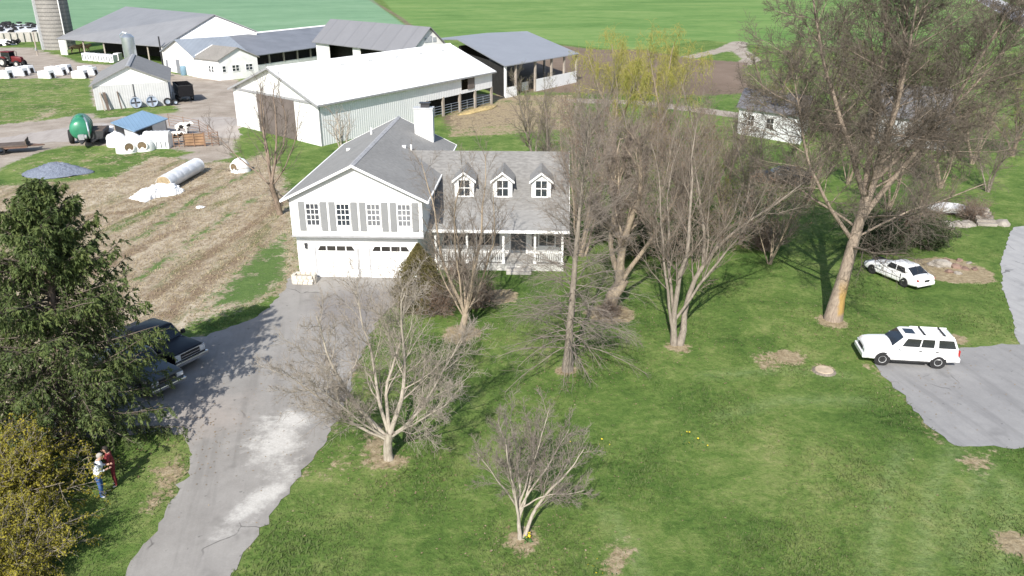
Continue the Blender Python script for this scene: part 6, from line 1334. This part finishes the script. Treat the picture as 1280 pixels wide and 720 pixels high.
# cows
def quad_animal(name, label, cat, loc, rz, mat, s=1.0, lying=False, headup=.25, group=None):
    vs_ = [(-.85, 0, 1.18), (-.45, 0, 1.14), (.05, 0, 1.10), (.5, 0, 1.14), (.78, 0, 1.24), (1.02, 0, 1.30+headup*.5), (1.22, 0, 1.34+headup), (1.44, 0, 1.22+headup), (1.60, 0, 1.10+headup)]
    rad = [(.27, .34), (.34, .40), (.37, .43), (.34, .42), (.23, .33), (.15, .22), (.15, .17), (.11, .12), (.08, .09)]
    ed = [(i, i+1) for i in range(8)]
    def leg(att, pts, r_):
        o = len(vs_); vs_.extend(pts); rad.extend([(x, x) for x in r_]); ed.append((att, o)); ed.extend((o+i, o+i+1) for i in range(len(pts)-1))
    for sy in (1, -1):
        leg(3, [(.55, sy*.24, .86), (.58, sy*.24, .50), (.54, sy*.24, .14), (.58, sy*.24, .02)], (.13, .075, .055, .07))
        leg(0, [(-.80, sy*.25, .90), (-.66, sy*.25, .62), (-.86, sy*.25, .42), (-.82, sy*.25, .02)], (.17, .10, .06, .07))
        leg(6, [(1.20, sy*.22, 1.42+headup)], (.05,))
    leg(0, [(-1.10, 0, 1.12), (-1.16, 0, .6)], (.05, .03))
    me = bpy.data.meshes.new(name); me.from_pydata([Vector(v) for v in vs_], ed, [])
    o = bpy.data.objects.new(name, me); COL.objects.link(o); me.materials.append(mat)
    sk = o.modifiers.new('skin', 'SKIN')
    for i, sv in enumerate(me.skin_vertices[0].data): sv.radius = rad[i]; sv.use_root = (i == 2)
    sb = o.modifiers.new('sub', 'SUBSURF'); sb.levels = sb.render_levels = 2
    dg = bpy.context.evaluated_depsgraph_get(); m2 = bpy.data.meshes.new_from_object(o.evaluated_get(dg)); o.modifiers.clear(); o.data = m2; m2.name = name
    m2.polygons.foreach_set('use_smooth', [True]*len(m2.polygons))
    o.location = loc; o.rotation_euler = (0, 0, rz); o.scale = (s,)*3; return tag(o, label, cat, group)
b = NB('black_white_hide'); HIDE = b.done(b.mix(b.smooth(b.noise(1.6, 1, .3), .49, .51), (.012, .011, .010), (.72, .70, .66)), .8)
b = NB('mostly_white_hide'); HIDEW = b.done(b.mix(b.smooth(b.noise(1.3, 1, .3), .40, .42), (.015, .013, .012), (.74, .72, .68)), .8)
quad_animal('cow', 'white and black patched calf standing at the back of the gated pen', 'cow', gp(230, 168), R(-12), HIDEW, .85)
quad_animal('cow', 'mostly black calf by the boarded gate of the pen', 'cow', gp(219, 180), R(20), HIDE, .85, headup=-.1)
TAN = mat_plain('tan_hide', (.48, .34, .22), .85, .2, 1.5)
quad_animal('cow', 'tan cow at the open side of the freestall barn, the left one', 'cow', gp(96, 66), R(15), TAN, 1.1); quad_animal('cow', 'tan cow at the open side of the freestall barn, the right one', 'cow', gp(108, 65), R(-10), TAN, 1.0)
# gravel heap
pc_ = gp(70, 217); t_ = MB(); rg = np.random.default_rng(5); rings = []
for k_ in range(23):
    f = k_/22; r_ = 1 - f; z = 1.15*(f**.9 if f < .8 else .8 + (f-.8)*.45) 
    rings.append([Vector((2.75*r_*math.cos(a)*(1+.14*math.sin(2*a+1)+.07*math.sin(5*a)) + .25*f, 1.9*r_*math.sin(a)*(1+.10*math.sin(3*a)), max(-.02, z + rg.normal(0, .045)))) for a in [i*2*math.pi/64 for i in range(64)]])
t_.loft(rings); gm_ = NB('blue_grey_gravel'); gn = gm_.noise(9, 6, .8); gm_.bump(gn, 1.0, .08); gm_.done(gm_.ramp(gn, [(.3, (.085, .10, .135)), (.5, (.17, .195, .25)), (.7, (.28, .31, .37))]), .95)
tag(mk('gravel_heap', t_, gm_.m, None, 'all', loc=pc_), 'heap of blue grey gravel on the grass left of the bale tube', 'gravel heap')
# long wrapped bale tube
q0, q1 = gp(206, 239), gp(246, 216); dv_ = (q1 - q0); ln_ = dv_.length + .3; t = thing('bale_tube', 'long white plastic wrapped tube of hay bales lying in the straw field', 'bales', (q0.x, q0.y, 0), math.atan2(dv_.y, dv_.x))
m_ = MB(); rings = []
for i in range(41):
    x = i*ln_/40; k_ = (x/1.25) % 1; rr_ = .66*(1 - .055*(abs(k_-.5)*2)**6) + rg.normal(0, .006)
    rings.append([Vector((x, rr_*math.cos(a)*1.02, .63 + rr_*math.sin(a)*.97)) for a in [j*2*math.pi/28 for j in range(28)]])
m_.loft(rings, caps=True); wr_ = NB('bale_wrap'); wr_.bump(wr_.noise(3, 5, .7), .6, .05); wr_.done(wr_.ramp(wr_.noise(1.2, 5, .7), [(.3, (.58, .60, .63)), (.6, (.78, .78, .79))]), .3, 0, .5); mk('wrap', m_, wr_.m, t, 60)
m_ = MB(); m_.lathe([(0, -.06), (.52, -.05), (.61, .0), (.61, .05), (0, .05)], 28, (-.02, 0, .63), Matrix.Rotation(R(90), 3, 'Y')); mk('hay_end', m_, mat_plain('hay_face', (.30, .235, .145), .95, .3, 5, bump=.6), t)
pa_, pb_ = gp(182, 248), gp(214, 240); t = thing('plastic_sheet', 'crumpled white plastic trailing from the open end of the bale tube', 'plastic', ((pa_+pb_)/2), math.atan2((pb_-pa_).y, (pb_-pa_).x))
mk('sheet', crumple((pb_-pa_).length+1.6, 1.9, .95, 8, 40), SHEET, t)
t = thing('plastic_scrap', 'small white plastic scrap lying in the straw field', 'plastic', gp(250, 260)); mk('sheet', crumple(.6, .4, .2, 9, 10), SHEET, t)
# litter: stump and stones
STONE = mat_plain('pale_stone', (.27, .245, .215), .9, .25, 2.5, bump=.5); STONE_R = mat_plain('reddish_stone', (.20, .135, .108), .9, .3, 2.5, bump=.5)
def rock(label, loc, sx, sy, sz, seed, mat, group=None, name='rock', cat='rock'):
    rg = np.random.default_rng(seed); bm = bmesh.new(); bmesh.ops.create_icosphere(bm, subdivisions=2, radius=1)
    ph = rg.uniform(-1, 1, (5, 3))
    for v in bm.verts:
        k_ = 1 + .22*math.sin(3*v.co.dot(Vector(ph[0]))+1) + .14*math.sin(6*v.co.dot(Vector(ph[1]))+2) + rg.normal(0, .05); v.co = Vector((v.co.x*sx*k_, v.co.y*sy*k_, max(-.25*sz, v.co.z*sz*k_)))
    me = bpy.data.meshes.new(name); bm.to_mesh(me); bm.free(); o = link(name, me, mat); o.location = loc; o.rotation_euler = (0, 0, rg.uniform(0, 6)); return tag(o, label, cat, group)
st_ = gp(1030, 464); t = thing('tree_stump', 'low pale cut stump in the lawn left of the white sport utility vehicle', 'stump', st_); q = MB(); q.lathe([(.60, -.05), (.46, .03), (.40, .08), (.39, .10), (0, .10)], 14); mk('wood', q, mat_plain('cut_wood', (.42, .34, .25), .9, .2, 4), t, 30); q = MB(); q.lathe([(.66, -.06), (.50, .02), (.43, .07), (.42, .07)], 14); mk('bark', q, BK_GREY, t)
for i, (px, py, s, mt, lb) in enumerate([(1174, 332, .62, STONE, 'largest pale boulder at the left end of the rockery'), (1186, 340, .3, STONE_R, 'reddish stone right of the largest boulder'), (1194, 334, .34, STONE_R, 'reddish stone in the middle of the rockery'), (1197, 342, .26, STONE, 'small pale stone at the near rim of the rockery'), (1206, 336, .3, STONE_R, 'reddish stone right of the middle of the rockery'), (1211, 329, .24, STONE, 'small pale stone at the far rim of the rockery'), (1218, 337, .26, STONE_R, 'rightmost reddish stone of the rockery'), (1182, 326, .28, STONE_R, 'reddish stone behind the largest boulder'), (1200, 326, .26, STONE_R, 'reddish stone at the back of the rockery')]):
    rock(lb, gp(px, py), s, s*.75, s*.6, 50+i, mt, 'rockery stones')
for i, (px, py, s, lb) in enumerate([(1168, 283, .5, 'pale stone at the left of the low bank by the steps'), (1180, 284, .6, 'broad pale stone in the low bank by the steps'), (1195, 281, .45, 'pale stone below the dark shrub by the steps'), (1208, 282, .5, 'pale stone left of the foot of the steps'), (1252, 281, .45, 'pale stone right of the foot of the steps')]):
    rock(lb, gp(px, py), s*1.3, s, s*.7, 70+i, STONE, 'stones of the low bank')
t = thing('stone_steps', 'short flight of pale stone steps climbing the bank at the right', 'steps', gp(1233, 282), R(-8))
for j in range(5): q = MB(); q.box((0, j*.36, .10+j*.17), (1.3-.06*j, .40, .2+.0*j)); mk('step', q, STONE, t, bevel=.02); 
q = MB(); q.prism([(-.6, -.1, 0), (-.6, 1.75, 0), (-.6, 1.75, .7)], (1.2, 0, 0)); mk('core', q, STONE_R, t)
# white boat-shaped trailer under the tree and old dark car behind
t = thing('tarped_boat', 'small white covered boat on the bank behind the rockery, half hidden by twigs', 'boat', gp(1184, 268), R(165), None, .62)
m_ = MB(); m_.loft([[Vector((x, w, 1.0)), Vector((x, w*.9, .45)), Vector((x, 0, .25)), Vector((x, -w*.9, .45)), Vector((x, -w, 1.0)), Vector((x, 0, 1.0+c))] for x, w, c in ((-2.2, .8, .15), (-1, .95, .45), (.4, .9, .5), (1.6, .55, .3), (2.3, .12, .1))]); mk('hull', m_, mat_plain('boat_white', (.50, .51, .52), .5, .15, 1), t, 30)
q = MB(); q.box((0, 0, .2), (3.6, .5, .1)); mk('cradle', q, DARK_MET, t)
car('old_car', 'dark old car standing in the grass behind the bare trees, left of the huge trunk', 'car', gp(976, 228), R(165), dict(sed_sp, paint=P_BLACK, bits=[b_ for b_ in sed_sp['bits'] if b_[0] in ('mirror', 'tail_light')]), 1.0)
# field track culvert pale strip and yellow flowers
FLW = mat_leaf('daffodil_petals', [(.35, (.60, .46, .03)), (.65, (.75, .6, .05))]); STEMG = mat_leaf('daffodil_leaves', [(.35, (.05, .12, .03)), (.65, (.09, .18, .05))])
def flowers(label, loc, r_, n, seed, name='daffodil_clump'):
    rg = np.random.default_rng(seed); t = thing(name, label, 'flowers', loc); c = np.stack([rg.normal(0, r_, n), rg.normal(0, r_, n), rg.uniform(.14, .26, n)], 1); leaf_mesh('blooms', c, .085, FLW, t, rg, 0, .9)
    c = np.stack([rg.normal(0, r_, n*3), rg.normal(0, r_, n*3), rg.uniform(.03, .14, n*3)], 1); leaf_mesh('leaves', c, .12, STEMG, t, rg); return t
flowers('yellow daffodils at the foot of the small redbud tree', gp(660, 676), .09, 12, 1)
for i, (px, py, lb) in enumerate([(868, 555, 'thin patch of yellow flowers in the middle of the right lawn'), (742, 562, 'sparse yellow flowers on the lawn right of the redbud'), (748, 718, 'few yellow flowers at the bottom edge of the lawn')]): flowers(lb, gp(px, py), .35, 7, 5+i, 'dandelion_patch')
# ------------------------------------------------------------------ people
def person(label, loc, rz, shirt, trousers, skin, hairm, h=1.75, lean=.0, shoes=None, longhair=False, arms=None, stoop=0.06):
    k = h/1.75; V, E_, Rd, MT = [], [], [], []
    def node(p, r, par=None):
        V.append(Vector(p)*k); Rd.append((r[0]*k, r[1]*k) if isinstance(r, tuple) else (r*k, r*k)); i = len(V)-1
        if par is not None: E_.append((par, i))
        return i
    s = stoop
    pel = node((0, 0, .96), (.125, .16)); wa = node((.02, 0, 1.10), (.115, .145), pel); ch = node((.02+s, 0, 1.28), (.125, .175), wa); sh = node((.0+s, 0, 1.42), (.10, .15), ch); nk = node((.02+s*1.3, 0, 1.50), .055, sh); hd0 = node((.05+s*1.8, 0, 1.58), (.085, .075), nk); hd1 = node((.05+s*1.9, 0, 1.67), (.10, .08), hd0); hd2 = node((.04+s*1.9, 0, 1.735), (.06, .05), hd1)
    for sy in (1, -1):
        hp = node((0, sy*.09, .90), .095, pel); kn = node((.03, sy*.10, .50), .068, hp); an = node((-.01, sy*.11, .09), .048, kn); ft = node((.13, sy*.12, .04), .040, an)
        so = node((s, sy*.20, 1.40), .065, sh); el = node(arms[0][:1] + (sy*arms[0][1],) + arms[0][2:], .047, so); wr = node(arms[1][:1] + (sy*arms[1][1],) + arms[1][2:], .034, el); hn = node(arms[2][:1] + (sy*arms[2][1],) + arms[2][2:], (.045, .028), wr)
    me = bpy.data.meshes.new('body'); me.from_pydata(V, E_, [])
    o = bpy.data.objects.new('body', me); COL.objects.link(o); sk = o.modifiers.new('s', 'SKIN')
    for i, sv in enumerate(me.skin_vertices[0].data): sv.radius = Rd[i]; sv.use_root = (i == 0)
    sb = o.modifiers.new('u', 'SUBSURF'); sb.levels = sb.render_levels = 2
    dg = bpy.context.evaluated_depsgraph_get(); m2 = bpy.data.meshes.new_from_object(o.evaluated_get(dg)); o.modifiers.clear(); o.data = m2; m2.name = 'body'
    for m in (skin, shirt, trousers, shoes or BLACK_PL): m2.materials.append(m)
    wrist = Vector(arms[1])*k; wz = wrist.z
    for p in m2.polygons:
        c = p.center; p.use_smooth = True
        hand = (Vector((c.x, abs(c.y), c.z)) - Vector((arms[2][0], abs(arms[2][1]), arms[2][2]))*k).length < .12*k or (Vector((c.x, abs(c.y), c.z)) - wrist).length < .06*k
        p.material_index = 0 if (c.z > 1.50*k or hand) else 1 if c.z > .98*k else 2 if c.z > .09*k else 3
    t = thing('person', label, 'person', loc, rz); o.parent = t
    # fingers
    q = MB()
    for sy in (1, -1):
        hp_ = Vector((arms[2][0], sy*arms[2][1], arms[2][2]))*k; d = (Vector(arms[2]) - Vector(arms[1])); d.y *= sy; d.normalize(); side = d.cross(Vector((0, 0, 1))).normalized()
        for j, l_ in enumerate((.062, .075, .08, .07)):
            a = hp_ + side*(.027 - .018*j) + d*.025; b_ = a + d*l_*.55; c_ = b_ + (d*.6 + Vector((0, 0, -.7))).normalized()*l_*.5; q.cyl(a, b_, .009, .008, 6); q.cyl(b_, c_, .008, .006, 6)
        a = hp_ - side*sy*.03; q.cyl(a, a + (d*.6 - side*sy*.6).normalized()*.06, .011, .008, 6)
    mk('fingers', q, skin, t, True)
    hx, hz = (.05+s*1.9)*k, 1.665*k
    q = MB(); n_ = 16; rings = []
    for e, r_ in ((-.25, 1.0), (.1, 1.05), (.45, .98), (.75, .72), (1.0, .15)):
        rings.append([Vector((hx - .018 + .112*k*r_*math.cos(a)*(1.0 if math.cos(a) < .3 else .82), .092*k*r_*math.sin(a), hz + e*.115*k + (.05*k if math.cos(a) > .3 and e < .3 else 0))) for a in [i*2*math.pi/n_ for i in range(n_)]])
    if longhair: rings.insert(0, [Vector((hx - .05 + .085*k*math.cos(a), .088*k*math.sin(a), hz - .16*k)) if math.cos(a) < .3 else Vector((hx - .02 + .02*math.cos(a), .088*k*math.sin(a), hz)) for a in [i*2*math.pi/n_ for i in range(n_)]])
    q.loft(rings); mk('hair', q, hairm, t, True)
    f = MB(); f.box((hx+.105*k, 0, hz-.03), (.03, .022, .045)); mk('nose', f, skin, t, bevel=.008)
    f = MB(); f.box((hx+.088*k, 0, hz-.075), (.02, .045, .012)); mk('mouth', f, mat_plain('lips', (.3, .13, .11), .6) if 'lips' not in bpy.data.materials else bpy.data.materials['lips'], t)
    for sy in (1, -1):
        f = MB(); f.lathe([(0, -.006), (.011, 0), (0, .006)], 8, (hx+.088*k, sy*.032, hz+.005)); mk('eye', f, DARK_IN, t)
        f = MB(); f.box((hx-.005, sy*.086*k, hz-.02), (.035, .016, .055)); mk('ear', f, skin, t, bevel=.006)
    return t
SKIN_A = mat_plain('skin_fair', (.48, .29, .21), .55, .1, 6); SKIN_B = mat_plain('skin_tan', (.42, .25, .18), .55, .1, 6)
SHIRT = mat_plain('white_shirt_cloth', (.68, .71, .76), .9, .08, 5, bump=.3); JEANS = mat_plain('blue_denim', (.055, .12, .30), .9, .25, 6, bump=.3)
MAROON = mat_plain('maroon_cloth', (.21, .035, .04), .9, .25, 7, bump=.3); DKRED = mat_plain('dark_red_trousers', (.14, .02, .025), .9, .25, 5, bump=.3)
GREYH = mat_plain('grey_hair', (.34, .31, .28), .8, .25, 20); DKH = mat_plain('dark_hair', (.03, .024, .02), .7, .3, 20)
ARMS = ((.12, .24, 1.16), (.33, .16, 1.17), (.42, .13, 1.20))
pa_ = gp(128, 621); person('person in white shirt and blue jeans facing the one in red', pa_, R(18), SHIRT, JEANS, SKIN_A, GREYH, 1.74, arms=ARMS, stoop=.09, shoes=mat_plain('pale_shoe', (.4, .4, .4), .7))
pb_ = gp(138, 609); person('person in maroon top and trousers with dark hair, holding a small device', (pb_.x+.18, pb_.y+.1, 0), R(205), MAROON, DKRED, SKIN_B, DKH, 1.66, arms=ARMS, stoop=.05, longhair=True, shoes=mat_plain('white_shoe', (.65, .63, .6), .7))
dvc = thing('tablet', 'small dark tablet held between the two people', 'tablet', (pb_.x-.20, pb_.y-.09, 1.21), R(25)); q = MB(); q.box((0, 0, 0), (.02, .17, .12)); mk('case', q, BLACK_PL, dvc, bevel=.004); q = MB(); q.box((.013, 0, 0), (.004, .15, .10)); mk('screen', q, AUTO_GLASS, dvc)

# ------------------------------------------------------------------ grass: tufts of blades over the near lawns
def grass_mat():
    b = NB('grass_blades'); col, _ = lawn_nodes(b, b.co()); f = b.noise(22, 2, .6)
    col = b.mix(.55, col, b.mix(f, (.045, .09, .025), (.25, .27, .12)))
    m = b.done(col, .75, 0, .2); tr = b.n('ShaderNodeBsdfTranslucent'); b.put(tr.inputs[0], col); mx = b.n('ShaderNodeMixShader'); mx.inputs[0].default_value = .42
    b.t.links.new(b.b.outputs[0], mx.inputs[1]); b.t.links.new(tr.outputs[0], mx.inputs[2]); b.t.links.new(mx.outputs[0], b.t.nodes['Material Output'].inputs[0]); return m
def grass(name, x0, x1, y0, y1, n, smin, smax, seed, mat, thr=.45):
    rg = np.random.default_rng(seed); Y = y0 + (y1-y0)*rg.uniform(0, 1, n)**1.25; half = Y*.72 + 6; X = np.clip(rg.uniform(-1, 1, n)*half, x0, x1)
    z = zones(X, Y); dens = np.maximum.reduce([z['straw'], z['yard'], z['brown'], z['fl'], z['fr'], z['bare']*.9])
    clump = np.sin(X*1.7+np.sin(Y*1.1)*2)*np.sin(Y*1.9+np.sin(X*.9)*2)
    keep = (dens + rg.uniform(-.3, .3, n) < thr) & (clump + rg.uniform(-1.2, 1.0, n) < .55)
    for poly in (DRIVE, PAD, LANE + [(1300, 432), (1300, 284)]): keep &= sdf(X, Y, G2(poly)) > .03
    hl = (X > HO.x - .1) & (X < HO.x + 16.4) & (Y > HO.y - .9) & (Y < HO.y + 14); keep &= ~hl
    X, Y = X[keep], Y[keep]; m = len(X)
    hgt = rg.uniform(smin, smax, m)*(1 + .5*np.sin(X*.8+1)*np.sin(Y*.7)); az = rg.uniform(0, 6.283, m); lean = rg.uniform(.4, 1.6, m)
    w = hgt*rg.uniform(.18, .34, m); dx, dy = np.cos(az), np.sin(az)
    p0 = np.stack([X - dy*w, Y + dx*w, np.zeros(m)], 1); p1 = np.stack([X + dy*w, Y - dx*w, np.zeros(m)], 1); tp = np.stack([X + dx*lean*hgt, Y + dy*lean*hgt, hgt], 1)
    return tag(mk_np(name, np.stack([p0, p1, tp], 1).reshape(-1, 3), np.arange(m*3).reshape(-1, 3), mat), kind='stuff')
GM_ = grass_mat()
grass('grass', -45, 50, 18, 62, 330000, .03, .085, 61, GM_)
DRYM = mat_leaf('dry_stalks', [(.35, (.20, .155, .09)), (.5, (.36, .29, .18)), (.68, (.52, .45, .31))], .8, .2)
def stubble(n, seed):
    rg = np.random.default_rng(seed); a = G2(STRAW); xs = [p.x for p in a]; ys = [p.y for p in a]; X = rg.uniform(max(-50, min(xs)), max(xs), n); Y = rg.uniform(30, max(ys), n); z = zones(X, Y)
    keep = (z['straw'] + rg.uniform(-.3, .3, n) > .6) & (z['green'] < .5) & (sdf(X, Y, G2(DRIVE)) > .1); X, Y = X[keep], Y[keep]; m = len(X); h = rg.uniform(.06, .2, m); az = rg.uniform(0, 6.28, m); ln_ = rg.uniform(.3, 2.0, m); w = .025
    dx, dy = np.cos(az), np.sin(az); p0 = np.stack([X - dy*w, Y + dx*w, np.zeros(m)], 1); p1 = np.stack([X + dy*w, Y - dx*w, np.zeros(m)], 1); tp = np.stack([X + dx*ln_*h, Y + dy*ln_*h, h*.6], 1)
    return tag(mk_np('dry_stubble', np.stack([p0, p1, tp], 1).reshape(-1, 3), np.arange(m*3).reshape(-1, 3), DRYM), kind='stuff')
stubble(90000, 62)

LITM = mat_leaf('dead_leaves', [(.35, (.12, .085, .05)), (.5, (.24, .175, .105)), (.66, (.40, .33, .23))], 3.0, .1)
def litter(n, seed):
    rg = np.random.default_rng(seed); pts = []
    for (px, py, r_, w_) in ((486, 574, 3.2, 1.2), (577, 416, 3.0, 1), (709, 463, 3.0, 1), (763, 386, 3.4, 1.4), (846, 431, 3.6, 1.2), (1041, 399, 6.0, 2.4), (652, 674, 2.0, .6), (300, 480, 6.0, .6), (440, 480, 3.0, .8), (1150, 480, 4.0, .4), (230, 560, 2.5, .9), (700, 560, 9.0, .8), (1000, 600, 9.0, .5)):
        k = int(n*w_/14); c = gp(px, py); pts.append(np.stack([c.x + rg.normal(0, r_*.55, k), c.y + rg.normal(0, r_*.55, k), rg.uniform(.025, .05, k)], 1))
    c = np.concatenate(pts); m = len(c); az = rg.uniform(0, 6.28, m); ln = rg.uniform(.03, .11, m); wd = ln*rg.uniform(.25, .8, m)
    a = np.stack([np.cos(az)*ln, np.sin(az)*ln, rg.uniform(-.2, .2, m)*ln], 1); b_ = np.stack([-np.sin(az)*wd, np.cos(az)*wd, rg.uniform(-.2, .2, m)*wd], 1)
    tag(mk_np('leaf_litter', np.stack([c - a*.5, c + b_*.5, c + a*.5, c - b_*.5], 1).reshape(-1, 3), np.arange(m*4).reshape(-1, 4), LITM), kind='stuff')
litter(5200, 77)
